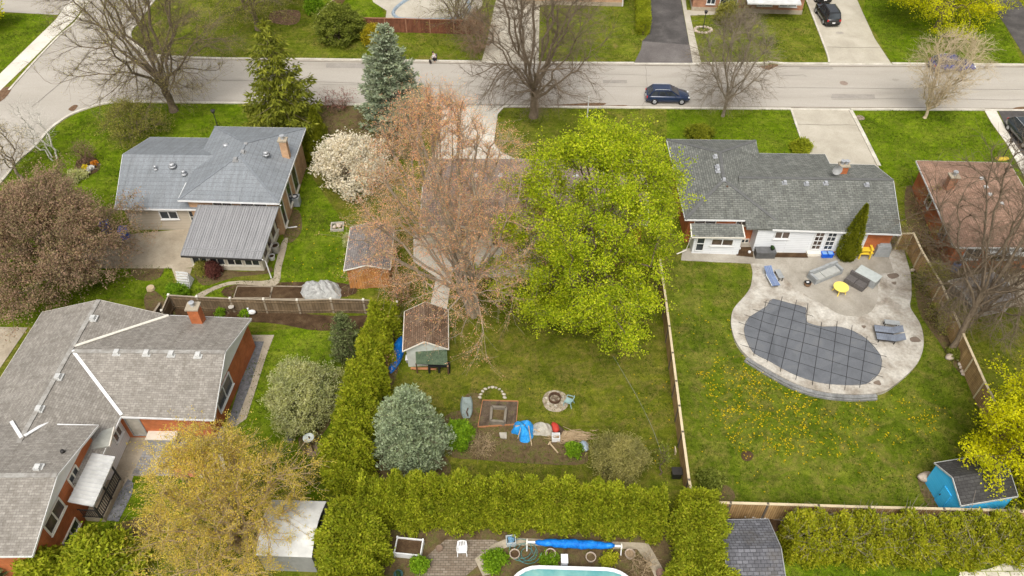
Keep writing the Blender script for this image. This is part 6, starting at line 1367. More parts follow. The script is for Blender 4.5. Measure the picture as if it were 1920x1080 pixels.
def spruce(name, label, x, y, h, R, lm, seed=0, zb=.3, whorl=.42, per=9, droop=.25, kL=.34, kW=.13, dens=1.0, lean=(0, 0), shape=.85, bark=None, hang=0.0, cat='tree', group=None, rt=.16, side=.55, dirw=.8, upw=.12):
    rng = np.random.default_rng(seed+5); b = G(x, y); t = thing(name, label, cat, b, 0, group); bark = bark or BARK_D
    P0 = [np.array((0, 0, -.1))]; P1 = [np.array((lean[0], lean[1], h*.98))]; A0 = [rt*1.2]; A1 = [.015]
    K = []; D = []; z = zb; ph = 0
    LL = []
    while z < h*.985:
        u = (z-zb)/(h-zb); Lb = R*(1-u)**shape*(1 if u > .08 else .82)+.10; nb = max(4, int(per*(1-u*.55)))
        for i in range(nb):
            a = ph+2*math.pi*i/nb+rng.uniform(-.25, .25); L = Lb*rng.uniform(.72, 1.12); zz = z+rng.uniform(-.5, .5)*whorl
            d = np.array((math.cos(a), math.sin(a), 0)); rise = .45*(u**1.5) - droop*(1-u)
            m = max(4, int(L/.16)); us = np.linspace(.12, 1, m)
            c = np.array((lean[0]*zz/h, lean[1]*zz/h, zz))[None]+d[None]*L*us[:, None]+np.array((0, 0, 1.))[None]*(rise*L*us+.16*L*us**2.2)[:, None]
            P0.append(np.array((lean[0]*zz/h, lean[1]*zz/h, zz))); P1.append(c[-1]); A0.append(.012+.012*L); A1.append(.005)
            sd = np.array((-d[1], d[0], 0))
            for j in range(m):
                w_ = side*L*(.25+.75*math.sin(math.pi*min(1, us[j]*.9)))*.55*(1.05-us[j]*.6); kk = max(3, int(7*dens*(.6+w_)))
                o = rng.uniform(-1, 1, kk); q = c[j][None]+sd[None]*(o*w_)[:, None]+rng.normal(size=(kk, 3))*.05-np.array((0, 0, 1.))[None]*(np.abs(o)*w_*.28+hang*rng.uniform(0, 1, kk))[:, None]
                dd = d[None]*dirw+sd[None]*(o*1.1)[:, None]+rng.normal(size=(kk, 3))*.42+np.array((0, 0, upw-hang*1.6))[None]
                K.append(q); D.append(dd); LL.append(np.full(kk, .75+.5*us[j]))
        ph += 1.3; z += whorl*(1-.35*u)
    v, f = tubes(np.array(P0), np.array(P1), np.array(A0), np.array(A1), 5); np_mesh('trunk', v, f, bark, t, sm=True)
    K = np.concatenate(K); D = np.concatenate(D); LL = np.concatenate(LL); k = np.array([h*.96]); top = rng.normal(size=(40, 3))*np.array((.06, .06, .15))+np.array((lean[0], lean[1], h*.97)); K = np.concatenate((K, top)); D = np.concatenate((D, rng.normal(size=(40, 3))*.4+(0, 0, 1))); LL = np.concatenate((LL, np.ones(40)))
    v, f = kites(K, D, LL*kL*rng.uniform(.7, 1.3, len(K)), kW*rng.uniform(.7, 1.3, len(K)), rng); np_mesh('crown', v, f, lm, t); return t
def hedge(name, label, px, wid, h, lm, seed=0, dens=150, L=.28, W=.10, top='round', cat='hedge', rag=.34, core=BARK_D, upd=.35, twigs=0, group=None, n0=None):
    rng = np.random.default_rng(seed+9); P = np.array([G(x, y) for x, y in px]); seg = np.diff(P, axis=0); sl_ = np.linalg.norm(seg, axis=1); cum = np.concatenate(([0], np.cumsum(sl_))); Lt = cum[-1]
    wd = np.array(wid if hasattr(wid, '__len__') else [wid]*len(P)); hh = np.array(h if hasattr(h, '__len__') else [h]*len(P)); base = P.mean(0); t = thing(name, label, cat, tuple(base), 0, group)
    def at(s, u, z, k=1.0):
        x = np.stack([np.interp(s, cum, P[:, i]) for i in range(3)], 1); j = np.clip(np.searchsorted(cum, s, 'right')-1, 0, len(seg)-1); d = seg[j]/sl_[j][:, None]; nrm = np.stack((-d[:, 1], d[:, 0], np.zeros(len(s))), 1)
        w_ = np.interp(s, cum, wd); H_ = np.interp(s, cum, hh)
        lump = 1+rag*(.5*np.sin(s*2.1+seed)+.35*np.sin(s*4.7+seed*2+u*2)+.25*np.sin(s*9+z*3))
        lump = lump-rag*.45*(1-np.abs(np.sin(2.75*s+seed+.6*np.sin(s*.7))))**2
        Hl = H_*(1-rag*.4*(1-np.abs(np.sin(2.75*s+seed+.6*np.sin(s*.7))))**2)*(1+rag*.35*(np.sin(s*3.1+seed)*.6+np.sin(s*6.3+1)*.4))
        return x+nrm*(u*w_*.5*lump)[:, None]*k+np.array((0, 0, 1.))[None]*(z*Hl)[:, None]
    A = Lt*(2*hh.mean()+wd.mean()); n = int(A*dens); s = rng.uniform(-.0, Lt, n); side = rng.random(n) < (2*hh.mean())/(2*hh.mean()+wd.mean())
    z = np.where(side, rng.uniform(.03, 1, n)**.8, 1.0); u = np.where(side, np.sign(rng.uniform(-1, 1, n)), rng.uniform(-1, 1, n))
    if top == 'round': z = np.where(side, z, np.sqrt(np.clip(1-.55*u**2*.8, 0, 1))); u = np.where(side, u*np.sqrt(np.clip(1-(np.clip(z-.55, 0, 1)/.6)**2, .1, 1)), u*.8)
    ke = rng.random(n) < .5*wd.mean()/max(Lt, 1); s = np.where(ke, np.where(rng.random(n) < .5, rng.uniform(-.05, .12, n), Lt-rng.uniform(-.05, .12, n)), s); u = np.where(ke, rng.uniform(-1, 1, n), u); z = np.where(ke, rng.uniform(.03, 1, n), z)
    dep = rng.uniform(.62, 1.02, n); Q = at(s, u*dep, z*np.where(side, 1, rng.uniform(.78, 1.03, n))); C = at(s, u*0, z*.8); out = unit(Q-C)
    m = 5; Q = np.repeat(Q, m, 0)+rng.normal(size=(n*m, 3))*.07; D = np.repeat(out, m, 0)*.7+rng.normal(size=(n*m, 3))*.55+np.array((0, 0, upd))
    v, f = kites(Q-base, D, rng.uniform(.6, 1.35, n*m)*L, rng.uniform(.6, 1.3, n*m)*W, rng, .35); np_mesh('foliage', v, f, lm, t)
    k = int(Lt*7)+4; s = rng.uniform(0, Lt, k); a0 = at(s, rng.uniform(-.25, .25, k), np.zeros(k))-base; a1 = at(np.clip(s+rng.normal(size=k)*.15, 0, Lt), rng.uniform(-.6, .6, k), rng.uniform(.75, .98, k))-base
    a0 = [a0]; a1 = [a1]; r0 = [np.full(k, .035)]; r1 = [np.full(k, .008)]
    if twigs:
        s = rng.uniform(0, Lt, twigs); uu = rng.uniform(-1, 1, twigs); b0 = at(s, uu, rng.uniform(.45, .95, twigs))-base; a0.append(b0); a1.append(b0+rng.normal(size=(twigs, 3))*.35+(0, 0, .3)); r0.append(np.full(twigs, .012)); r1.append(np.full(twigs, .005))
    v, f = tubes(np.concatenate(a0), np.concatenate(a1), np.concatenate(r0), np.concatenate(r1), 4); np_mesh('stems', v, f, core, t)
    if core is not None and not twigs:
        mb = MB(); N_ = 14*max(1, len(P)-1); ss = np.linspace(.05, Lt-.05, N_); rows = []
        for uu, zz in ((-.5, 0), (-.55, .5), (-.4, .72), (0, .8), (.4, .72), (.55, .5), (.5, 0)): rows.append(at(ss, np.full(N_, uu), np.full(N_, zz))-base)
        V = np.stack(rows, 1).reshape(-1, 3); F = np.array([(i*7+k, i*7+k+1, i*7+k+8, i*7+k+7) for i in range(N_-1) for k in range(6)]); np_mesh('inner_foliage', V, F, lm, t)
    return t
def shrub(name, label, x, y, R, h, lm, seed=0, k=26, n=(7, 40, 220, 0), L=.14, W=.09, sp=.12, bark=None, prof='dome', rt=.06, cat='shrub', group=None, zb=.1, up=.1, frac=1, upd=.3, tip=.005, shell=.4, stems=3, arch=.05, sig=.25):
    return tree(name, label, x, y, h, R, zb, prof, (0, 0), h*.12, n, rt, tip, bark or BARK_D, dict(k=k, sp=sp, L=L, W=W, upd=upd, frac=frac) if k else None, lm, cat, group, seed, up, shell, stems, crown='foliage', stem='stems', arch=arch, sig=sig)

LF_GREEN = M_leaf('spring_maple_leaf', [(.25, .35, .014), (.39, .50, .016), (.52, .60, .02), (.63, .67, .05)], .5, .45)
LF_YEL = M_leaf('yellow_spring_leaf', [(.58, .59, .008), (.68, .68, .01), (.76, .74, .02), (.52, .55, .015)], .5, .5)
LF_GOLD = M_leaf('golden_bud_leaf', [(.60, .43, .07), (.69, .52, .09), (.76, .60, .14), (.52, .46, .07)], .4, .6)
LF_RED = M_leaf('red_bud', [(.82, .34, .20), (.84, .43, .26), (.84, .51, .26), (.82, .48, .36), (.70, .52, .17), (.64, .44, .20)], .4, .4)
LF_PURP = M_leaf('purple_brown_leaf', [(.30, .19, .13), (.36, .235, .165), (.40, .275, .19), (.34, .26, .14), (.25, .22, .10)], .35, .5)
LF_SILV = M_leaf('silver_green_leaf', [(.36, .37, .14), (.46, .48, .22), (.56, .57, .32), (.38, .41, .12)], .4, .8)
LF_WHITE = M_leaf('white_blossom', [(.80, .74, .60), (.88, .83, .71), (.82, .73, .56), (.72, .65, .46)], .4, .8, var=.1)
LF_BSPR = M_leaf('blue_spruce_needle', [(.22, .27, .17), (.31, .365, .25), (.39, .44, .32), (.26, .305, .17)], .2, .9)
LF_BSPR2 = M_leaf('blue_spruce_needle_pale', [(.25, .315, .18), (.335, .41, .255), (.42, .49, .33), (.30, .365, .19)], .2, .9)
LF_CON = M_leaf('yellow_green_needle', [(.125, .15, .014), (.195, .215, .02), (.27, .28, .035), (.14, .16, .018)], .25, .7)
LF_DSPR = M_leaf('dark_spruce_needle', [(.10, .125, .045), (.15, .185, .07), (.20, .235, .095)], .2, .9)
LF_CED = M_leaf('cedar_spray', [(.20, .255, .013), (.295, .345, .018), (.39, .43, .026), (.25, .30, .015), (.35, .35, .03)], .35, .9, brown=(.24, .18, .05))
LF_CED2 = M_leaf('cedar_spray_dark', [(.13, .155, .01), (.19, .215, .013), (.25, .26, .018)], .25, .9)
LF_OLIVE = M_leaf('olive_leaf', [(.21, .215, .035), (.28, .275, .05), (.34, .32, .08)], .35, .8)
LF_BRIGHT = M_leaf('bright_leaf', [(.13, .25, .012), (.19, .33, .016), (.25, .40, .02)], .4, .9)
LF_GRN = M_leaf('green_leaf', [(.13, .165, .02), (.185, .22, .03), (.24, .27, .05)], .35, .9)
LF_HEDG = M_leaf('new_hedge_leaf', [(.26, .30, .012), (.34, .375, .018), (.42, .43, .025), (.45, .43, .035)], .4, .8)
LF_BURG = M_leaf('burgundy_leaf', [(.09, .03, .025), (.14, .05, .04), (.18, .07, .055)], .25, 1)
LF_BUDY = M_leaf('pale_bud', [(.48, .39, .20), (.56, .47, .28), (.42, .35, .14)], .35, .8)
LF_BUDG = M_leaf('green_bud', [(.30, .28, .06), (.38, .34, .09), (.34, .27, .10)], .35, .8)

# --- big bare street trees
tree('bare_tree', 'huge bare grey-brown tree at the road junction with long limbs over the corner', 326, 208, 18, 7.6, 2.0, 'wide', (-1.0, .3), 3.0, (15, 90, 600, 14000), .36, .006, BARK_D, dict(k=2, sp=.15, L=.10, W=.05, frac=.4), LF_BUDG, seed=11, up=.02, shell=.5, wob=.022, arch=.10, t1=.38, sig=.75)
tree('bare_tree', 'big bare dark tree on the near verge in front of the red-brown fence', 1000, 219, 16.5, 7.2, 2.0, 'wide', (.3, 0), 3.0, (15, 90, 600, 14000), .36, .006, BARK_D, seed=23, up=.03, shell=.5, wob=.022, arch=.10, t1=.36, sig=.75)
tree('bare_tree', 'medium bare grey tree on the lawn verge right of the navy car', 1355, 218, 10.2, 4.6, 2.4, 'wide', (.2, .6), 2.3, (10, 60, 380, 8500), .15, .0056, BARK_G, seed=31, shell=.5, arch=.10, sig=.6, wob=.025)
tree('bare_tree', 'young bare fan-shaped tree with pale tan twigs on the verge by the bright blue car', 1733, 221, 8.6, 4.3, 2.2, 'vase', (.5, 0), 1.3, (18, 80, 460, 6000), .15, .0062, BARK_F, dict(k=1, sp=.1, L=.07, W=.04, frac=.3), LF_BUDY, seed=37, up=.05, shell=.42, arch=.04, sig=.4, t1=.2)
tree('bare_tree', 'dark bare thicket tree overhanging the oval pool across the road', 868, 62, 9, 4.2, .8, 'wide', (-.4, 0), 1.4, (10, 50, 320, 3200), .2, .006, BARK_D, dict(k=2, sp=.12, L=.1, W=.06, frac=.35), LF_OLIVE, seed=41, shell=.5, droop=.6)
tree('bare_tree', 'brown bare shrubby tree left of the driveway behind the central bare tree', 893, 96, 4.5, 2.4, .2, 'egg', (0, 0), .5, (10, 50, 300, 2600), .1, .006, M_noise('brown_twig', [(.3, (.24, .155, .095)), (.7, (.34, .235, .15))], 3, 12, .3), seed=43, stems=3)
tree('budding_tree', 'budding greenish-brown tree across the road right of the huge bare corner tree', 484, 56, 12, 6.0, 2.0, 'wide', (-.6, .5), 2.6, (10, 60, 380, 3400), .28, .006, BARK_D, dict(k=3, sp=.22, L=.13, W=.08, frac=.6), LF_OLIVE, seed=47, shell=.45, arch=.14)
tree('budding_tree', 'olive budding tree at the top edge above the round green shrub', 560, -8, 8, 5, .8, 'egg', (0, 0), 1.5, (9, 45, 260, 2000), .2, .007, BARK_D, dict(k=3, sp=.22, L=.13, W=.08, frac=.6), LF_OLIVE, seed=49)
tree('budding_tree', 'bare tan tree cut by the top edge over the brick house across the road', 1080, -4, 9, 4.5, 1.5, 'wide', (0, 0), 2, (9, 45, 260, 2600), .2, .006, BARK_G, seed=50, arch=.14)
tree('yellow_tree', 'yellow-green leafing tree across the road at the top right', 1756, 52, 12.5, 7.6, 1.6, 'wide', (0, -.6), 2.2, (10, 60, 260, 2200), .3, .007, BARK_D, dict(k=10, sp=.24, L=.165, W=.12, frac=.75, upd=.4), LF_YEL, seed=53, shell=.42, arch=.12, sig=.5)
tree('yellow_tree', 'small yellow leafing tree cut by the top left corner', -22, 62, 5, 2.4, 1.2, 'round', (0, 0), 1.3, (7, 30, 180, 0), .12, .008, BARK_D, dict(k=10, sp=.3, L=.25, W=.18), LF_YEL, seed=57)
# --- the big trees in the middle
tree('red_maple', 'large red-orange budding tree with many bare stems in the middle', 888, 588, 18.8, 7.7, 5.4, 'wide', (-2.2, .5), 2.8, (34, 140, 600, 9500), .24, .006, BARK_M, dict(k=6, sp=.11, L=.085, W=.045, frac=.44, upd=.3), LF_RED, seed=61, up=.04, shell=.5, stems=5, droop=3.8, arch=.06, sig=.7, t1=.25, wob=.018)
tree('green_maple', 'large bright yellow-green leafing tree in the middle right of the red budding tree', 1074, 592, 16.9, 6.6, 1.3, 'round', (1.3, -.3), 3.0, (18, 90, 250, 3600), .36, .007, BARK_D, dict(k=13, sp=.2, L=.135, W=.10, upd=.5, out=.3, frac=.9), LF_GREEN, seed=68, up=.04, shell=.36, droop=1.8, arch=.1, sig=.48)
tree('magnolia', 'white blossoming tree right of the tan brick wall', 666, 350, 4.9, 3.3, 0.5, 'dome', (-.2, 0), .9, (9, 50, 260, 1900), .16, .006, BARK_G, dict(k=4, sp=.15, L=.17, W=.12, upd=.4), LF_WHITE, seed=71, shell=.33, stems=3, sig=.35)
tree('purple_tree', 'broad purple-brown leafing tree at the left edge', 128, 520, 8.4, 6.9, 1.4, 'dome', (0, -.2), 1.6, (12, 70, 340, 4600), .28, .007, BARK_D, dict(k=8, sp=.2, L=.14, W=.08, upd=.4, frac=.8), LF_PURP, seed=73, shell=.4, arch=.06, sig=.5)
tree('golden_tree', 'golden budding tree at the bottom left over the brick patio', 452, 1022, 9.8, 5.0, .6, 'wide', (-.2, .3), 1.2, (20, 90, 460, 4600), .22, .007, BARK_R, dict(k=9, sp=.10, L=.085, W=.045, upd=.6, out=1.2, frac=.62), LF_GOLD, seed=79, up=.06, shell=.42, stems=4, droop=.6, arch=.1, sig=.5, wob=.02)
tree('yellow_tree', 'bright yellow leafing tree at the right edge beside the bright blue shed', 1905, 895, 8.8, 4.6, 0.8, 'egg', (.3, .4), 1.4, (11, 60, 260, 2100), .22, .007, BARK_D, dict(k=11, sp=.2, L=.14, W=.105, upd=.5, frac=.8), LF_YEL, seed=83, shell=.4, sig=.42)
tree('bare_tree', 'leaning bare grey tree by the orange tan fence in front of the brown roof', 1780, 662, 15.5, 6.4, 4.2, 'wide', (2.6, 4.2), 5.0, (12, 70, 420, 7500), .2, .0062, BARK_D, seed=89, shell=.48, wob=.022, arch=.12, sig=.7)
tree('bare_tree', 'second bare grey tree, behind the orange tan fence and the low grey shed', 1812, 612, 8.5, 5.2, 1.6, 'wide', (3.2, .6), 1.6, (10, 60, 340, 5000), .15, .006, BARK_D, seed=97, shell=.48, arch=.08, sig=.6)
# --- conifers
spruce('conifer', 'tall yellow-green drooping conifer behind the blue-grey roof', 541, 243, 11.2, 4.4, LF_CON, 1, zb=.4, whorl=.66, per=8, droop=.22, kL=.42, kW=.14, dens=1.1, shape=.85, hang=.4)
spruce('blue_spruce', 'tall blue spruce on the verge by the road left of the red budding tree', 741, 232, 10.3, 3.6, LF_BSPR, 2, whorl=.42, per=11, droop=.02, kL=.27, kW=.13, dens=1.5, shape=.72, upw=.35)
spruce('blue_spruce', 'round blue spruce beside the cedar hedge in the mossy yard', 776, 850, 6.4, 2.6, LF_BSPR2, 3, zb=.1, whorl=.26, per=15, droop=-.12, kL=.15, kW=.075, dens=3.0, shape=.62, side=.62, dirw=.35, upw=.75)
spruce('dwarf_spruce', 'small dark green spruce left of the cedar hedge by the weathered fence', 655, 668, 4.4, 1.35, LF_DSPR, 4, zb=.1, whorl=.26, per=11, droop=-.1, kL=.15, kW=.075, dens=2, shape=.7, dirw=.5, upw=.5)
spruce('pine', 'blue-green pine cut by the left edge beside the taupe roof', -18, 1085, 6.5, 2.2, LF_DSPR, 5, whorl=.4, per=10, kL=.4, kW=.12)
def cone(name, label, x, y, h, R, lm, seed, cat='tree', group=None, n=5200, L=.17, W=.07, power=.75):
    rng = np.random.default_rng(seed); t = thing(name, label, cat, G(x, y), 0, group); z = rng.uniform(0, 1, n)**1.25; a = rng.uniform(0, 2*math.pi, n); pr = (1-z)**power*np.clip(.55+z*3, 0, 1)
    r = R*pr*rng.uniform(.72, 1.05, n)*(1+.1*np.sin(a*5+z*20)); Q = np.stack((r*np.cos(a), r*np.sin(a), .05+z*h), 1); D = np.stack((np.cos(a)*.6, np.sin(a)*.6, np.full(n, .8)), 1)+rng.normal(size=(n, 3))*.35
    v, f = kites(Q, D, L*rng.uniform(.6, 1.3, n), W*rng.uniform(.6, 1.3, n), rng); np_mesh('foliage', v, f, lm, t)
    m = MB().lathe((0, 0, 0), [(R*.55*((1-k/8)**power)*min(1, .55+3*k/8)+.01, h*.9*k/8) for k in range(9)], 10); part('inner_foliage', m, lm, t, world=False)
    part('trunk', MB().cyl((0, 0, -.1), .06, h*.5, 7), BARK_D, t, world=False); return t
cone('conical_cedar', 'dense conical cedar standing on the terrace against the white siding', 1584, 484, 5.6, .98, LF_CED2, 3, n=9000)
cone('columnar_shrub', 'dark green columnar shrub by the corner of the tan brick wall', 583, 300, 3.4, .95, LF_CED2, 4, 'shrub', n=3800)
cone('columnar_shrub', 'dark green columnar shrub behind the tan brick wall under the tall conifer', 598, 262, 3.6, 1.1, LF_CED2, 5, 'shrub', n=3800)
# --- hedges
hedge('cedar_hedge', 'yellow-green cedar hedge row running away from the camera left of the mossy yard', [(728, 616), (712, 660), (696, 725), (682, 790), (664, 870), (650, 930)], [1.7, 1.8, 2.0, 2.3, 2.5, 2.4], [2.6, 3.0, 3.2, 3.3, 3.4, 3.4], LF_CED, 1, 150, .2, .095, rag=.5)
hedge('cedar_hedge', 'tall wide cedar hedge along the near end of the mossy yard', [(690, 972), (800, 967), (960, 969), (1120, 977), (1235, 988)], [2.3, 2.4, 2.3, 2.2, 2.2], [3.5, 3.6, 3.4, 3.3, 3.1], LF_CED, 2, 190, .17, .085)
hedge('cedar_hedge', 'cedar hedge beside the white arched shelter at the bottom edge', [(672, 985), (668, 1050), (662, 1140)], [3.3, 3.6, 3.6], 3.5, LF_CED, 3, 190, .17, .085)
hedge('cedar_hedge', 'cedar hedge between the round-ended pool and the slate shingled shed', [(1300, 965), (1305, 1040), (1306, 1140)], [2.6, 3.0, 3.2], [3.0, 3.2, 3.2], LF_CED, 4, 190, .17, .085)
hedge('leafing_hedge', 'leafing hedge with bare grey twigs on top below the tan fence at the bottom right', [(1466, 1026), (1600, 1029), (1760, 1033), (1890, 1026)], 2.5, [2.6, 2.7, 2.6, 2.6], LF_HEDG, 5, 120, .15, .09, rag=.3, twigs=1800, core=M_noise('grey_twig', [(.3, (.2, .165, .13)), (.7, (.34, .29, .24))], 3, 10, .3))
hedge('box_hedge', 'clipped box hedge along the black driveway across the road', [(1205, 66), (1204, 30), (1202, -25)], 1.35, 1.75, LF_CED, 6, 170, .14, .07, rag=.06, top='flat')
shrub('cedar_bush', 'big yellow-green bush in front of the brick gable at the bottom edge', 205, 1080, 2.3, 3.2, LF_CED, 7, 24, L=.26, W=.12, sp=.2)
shrub('cedar_bush', 'yellow-green bush left of the big one at the bottom edge under the brick gable', 105, 1092, 1.8, 3.0, LF_CED, 8, 24, L=.26, W=.12, sp=.2)
# --- shrubs
shrub('silver_shrub', 'large round silver-green shrub left of the cedar hedge row', 578, 776, 2.75, 4.6, LF_SILV, 9, 7, (14, 80, 420, 2600), .15, .065, .10, prof='egg', zb=.2, upd=.6, shell=.36)
shrub('olive_shrub', 'round olive bush in the mossy yard near the cedar hedge', 1158, 880, 1.65, 2.8, M_leaf('juniper_leaf', [(.24, .23, .06), (.33, .31, .10), (.40, .37, .14)], .35, .8), 10, 8, (12, 70, 420, 1600), .17, .045, .12, prof='egg', zb=.1, upd=.5)
shrub('green_shrub', 'bright green shrub in front of the overturned sled', 862, 826, .9, 1.7, LF_BRIGHT, 11, 22, L=.16, W=.10)
shrub('green_shrub', 'small bright green shrub at the end of the twig heap', 1076, 848, .55, .7, LF_BRIGHT, 12, 18, (6, 30, 140, 0), L=.12, W=.07, sp=.08)
shrub('round_shrub', 'large round dark green shrub across the road by the tan side fence', 637, 74, 2.9, 4.0, LF_GRN, 13, 12, (10, 60, 420, 700), L=.2, W=.12, prof='egg', shell=.33)
shrub('forsythia', 'round yellow-green shrub in front of the red-brown fence across the road', 702, 84, 1.45, 2.3, M_leaf('forsythia_leaf', [(.28, .25, .012), (.36, .31, .015), (.44, .34, .02)], .3), 14, 14, L=.14, W=.08, sp=.14)
shrub('green_shrub', 'dark green bush beside the tan side fence at the top edge', 590, 24, 1.2, 1.8, LF_BRIGHT, 15, 14, L=.15, W=.1)
shrub('round_shrub', 'low dark round bush behind the grey shingled roof', 1310, 262, 1.35, 1.5, LF_CED2, 16, 22, L=.13, W=.08)
shrub('round_shrub', 'low olive green bush at the foot of the concrete driveway behind the grey shingled roof', 1500, 284, .95, 1.2, LF_CED, 17, 20, L=.13, W=.08)
shrub('leafing_shrub', 'wide olive leafing shrub under the huge bare corner tree', 255, 254, 3.4, 3.6, LF_OLIVE, 18, 2, (10, 60, 420, 1500), .14, .08, .15, prof='egg', bark=BARK_D)
shrub('twiggy_shrub', 'reddish brown twiggy shrub above the small flower bed on the corner lawn', 165, 306, 1.2, 2.2, LF_PURP, 19, 1, (9, 50, 280, 900), .08, .05, .1, prof='vase', bark=M_noise('red_twig', [(.3, (.15, .085, .06)), (.7, (.23, .14, .10))], 3, 10, .3), frac=.3)
shrub('twiggy_shrub', 'purple-red twiggy shrub on the verge between the tall conifer and the blue spruce', 634, 204, 2.3, 1.7, M_leaf('purple_bud', [(.22, .07, .07), (.28, .12, .10)], .2), 20, 2, (9, 40, 220, 500), .1, .06, .1, prof='vase', frac=.5)
shrub('twiggy_shrub', 'brown twiggy shrub between the grey and the brown shingled roofs', 1735, 405, 2.1, 3.2, LF_OLIVE, 21, 1, (9, 50, 300, 1300), .1, .06, .1, prof='egg', bark=M_noise('brown_twig2', [(.3, (.19, .11, .06)), (.7, (.28, .17, .10))], 3, 10, .3), frac=.2)
shrub('twiggy_shrub', 'bare brown shrub left of the brown hip roof by the tan fence', 1745, 470, 1.7, 2.6, LF_OLIVE, 22, 1, (9, 50, 300, 1300), .1, .06, .1, prof='egg', bark=bpy.data.materials['brown_twig2'], frac=.2)
shrub('twiggy_shrub', 'brown shrub in front of the brown house under its white awning', 1858, 502, 2.0, 1.8, LF_OLIVE, 23, 2, (9, 50, 300, 1100), .1, .06, .1, prof='egg', bark=bpy.data.materials['brown_twig2'], frac=.3)
shrub('climbing_plant', 'tan twiggy climber on the fence corner behind the covered grill', 1682, 462, 1.2, 2.0, LF_OLIVE, 24, 2, (8, 40, 240, 900), .1, .06, .1, prof='dome', bark=BARK_R, frac=.3)
shrub('climbing_plant', 'olive brown climber on the orange tan fence beside the terrace, farther one', 1742, 540, 1.3, 2.3, LF_OLIVE, 25, 3, (8, 40, 260, 1000), .12, .07, .12, prof='dome', bark=BARK_R, frac=.5)
shrub('climbing_plant', 'olive brown climber on the orange tan fence beside the terrace, nearer the leaning tree', 1772, 610, 1.3, 2.3, LF_OLIVE, 26, 3, (8, 40, 260, 1000), .12, .07, .12, prof='dome', bark=BARK_R, frac=.5)
shrub('green_shrub', 'small green plant by the white stone at the terrace edge', 1724, 526, .5, .6, LF_GRN, 27, 16, (6, 26, 110, 0), L=.14, W=.09, sp=.09)
shrub('green_shrub', 'green plant at the foot of the leaning bare tree', 1792, 668, .6, .6, LF_GRN, 28, 16, (6, 26, 110, 0), L=.14, W=.09, sp=.09)
shrub('burgundy_shrub', 'burgundy shrub under the sunroom windows', 403, 516, .62, 1.25, LF_BURG, 29, 20, (7, 36, 180, 0), L=.12, W=.07, sp=.1)
shrub('green_shrub', 'yellow-green shrub left of the burgundy one under the sunroom windows', 383, 512, .6, 1.1, LF_OLIVE, 30, 18, (7, 36, 180, 0), L=.12, W=.07, sp=.1)
shrub('round_shrub', 'round clipped green bush in front of the white lattice trellis', 335, 558, .85, 1.2, LF_BRIGHT, 31, 26, (7, 40, 240, 0), L=.11, W=.08, sp=.08)
shrub('green_shrub', 'low green plant in the bed before the weathered fence, left of the goose figure', 461, 590, .42, .45, LF_BRIGHT, 32, 14, (6, 26, 110, 0), L=.12, W=.08, sp=.08)
shrub('green_shrub', 'low green plant in the bed before the weathered fence, right of the brick chimney', 414, 588, .45, .5, LF_BRIGHT, 33, 14, (6, 26, 110, 0), L=.12, W=.08, sp=.08)
shrub('round_shrub', 'dark green low bush left of the corner of the two cedar hedges', 590, 892, .62, .8, LF_GRN, 34, 20, (6, 30, 160, 0), L=.13, W=.08, sp=.09)
shrub('green_shrub', 'grey-green leafy plant in the pool yard corner beside the near fence', 1332, 905, .8, .7, LF_GRN, 35, 14, (6, 30, 140, 0), L=.18, W=.11, sp=.12)
shrub('green_shrub', 'green perennials on the weedy bed left of the white box on the pool rim', 1030, 1056, .6, .5, LF_BRIGHT, 36, 10, (6, 26, 110, 0), L=.16, W=.08, sp=.1)
shrub('green_shrub', 'dense green ground plants in the triangle bed left of the pool', 928, 1056, .75, .45, LF_BRIGHT, 37, 18, (6, 26, 130, 0), L=.14, W=.08, sp=.1)
shrub('green_shrub', 'yellow-flowered green plant above the right end of the pool', 1140, 1052, .5, .5, LF_HEDG, 38, 12, (6, 26, 110, 0), L=.14, W=.08, sp=.1)
shrub('green_shrub', 'tall green weed left of the brick paving at the bottom edge', 787, 1066, .5, .9, LF_BRIGHT, 39, 12, (6, 26, 110, 0), L=.16, W=.09, sp=.1)
shrub('twiggy_shrub', 'dry straw-coloured shrub in the lower left corner of the orange edged bed', 903, 838, .85, .8, LF_BUDY, 40, 1, (8, 40, 240, 700), .1, .03, .1, bark=BARK_R, frac=.4)
shrub('twiggy_shrub', 'tangle of dry grey stems at the right end of the pool garden', 1200, 1062, .8, .9, LF_BUDY, 41, 0, (8, 40, 200, 500), .1, .03, .1, bark=BARK_R)
shrub('twiggy_shrub', 'bare tangle of shrubs in front of the brick house with the porch roof', 1385, 40, 2.6, 2.6, LF_OLIVE, 42, 1, (9, 50, 300, 1200), .1, .06, .1, bark=BARK_G, frac=.3)
shrub('twiggy_shrub', 'low olive shrub at the walk of the brick house across the road', 1362, 42, 1.4, 2.2, LF_OLIVE, 43, 8, (8, 40, 240, 600), .14, .08, .12)
shrub('twiggy_shrub', 'brown twiggy shrub on the bed between the dark low fence and the canoe', 722, 690, .9, 1.6, LF_RED, 44, 1, (8, 40, 240, 700), .1, .05, .1, bark=bpy.data.materials['brown_twig2'], frac=.4)
shrub('twiggy_shrub', 'dark brown creeper along the right edge of the grey roofed shed', 752, 560, 1.2, 2.3, LF_RED, 45, 1, (8, 40, 240, 900), .1, .05, .1, bark=bpy.data.materials['brown_twig2'], frac=.4)
shrub('green_shrub', 'grey-leaved plant at the left foot of the grey roofed shed', 660, 462, .6, 1.2, LF_SILV, 46, 10, (6, 30, 160, 0), L=.14, W=.08, sp=.1)
tree('young_tree', 'slim young tree with pale new twigs near the left edge of the corner lawn', 43, 340, 6.4, 2.6, 1.6, 'egg', (-.9, .4), 1.9, (7, 30, 160, 700), .13, .007, BARK_G, dict(k=2, sp=.12, L=.10, W=.06, frac=.6), LF_BUDY, seed=101)
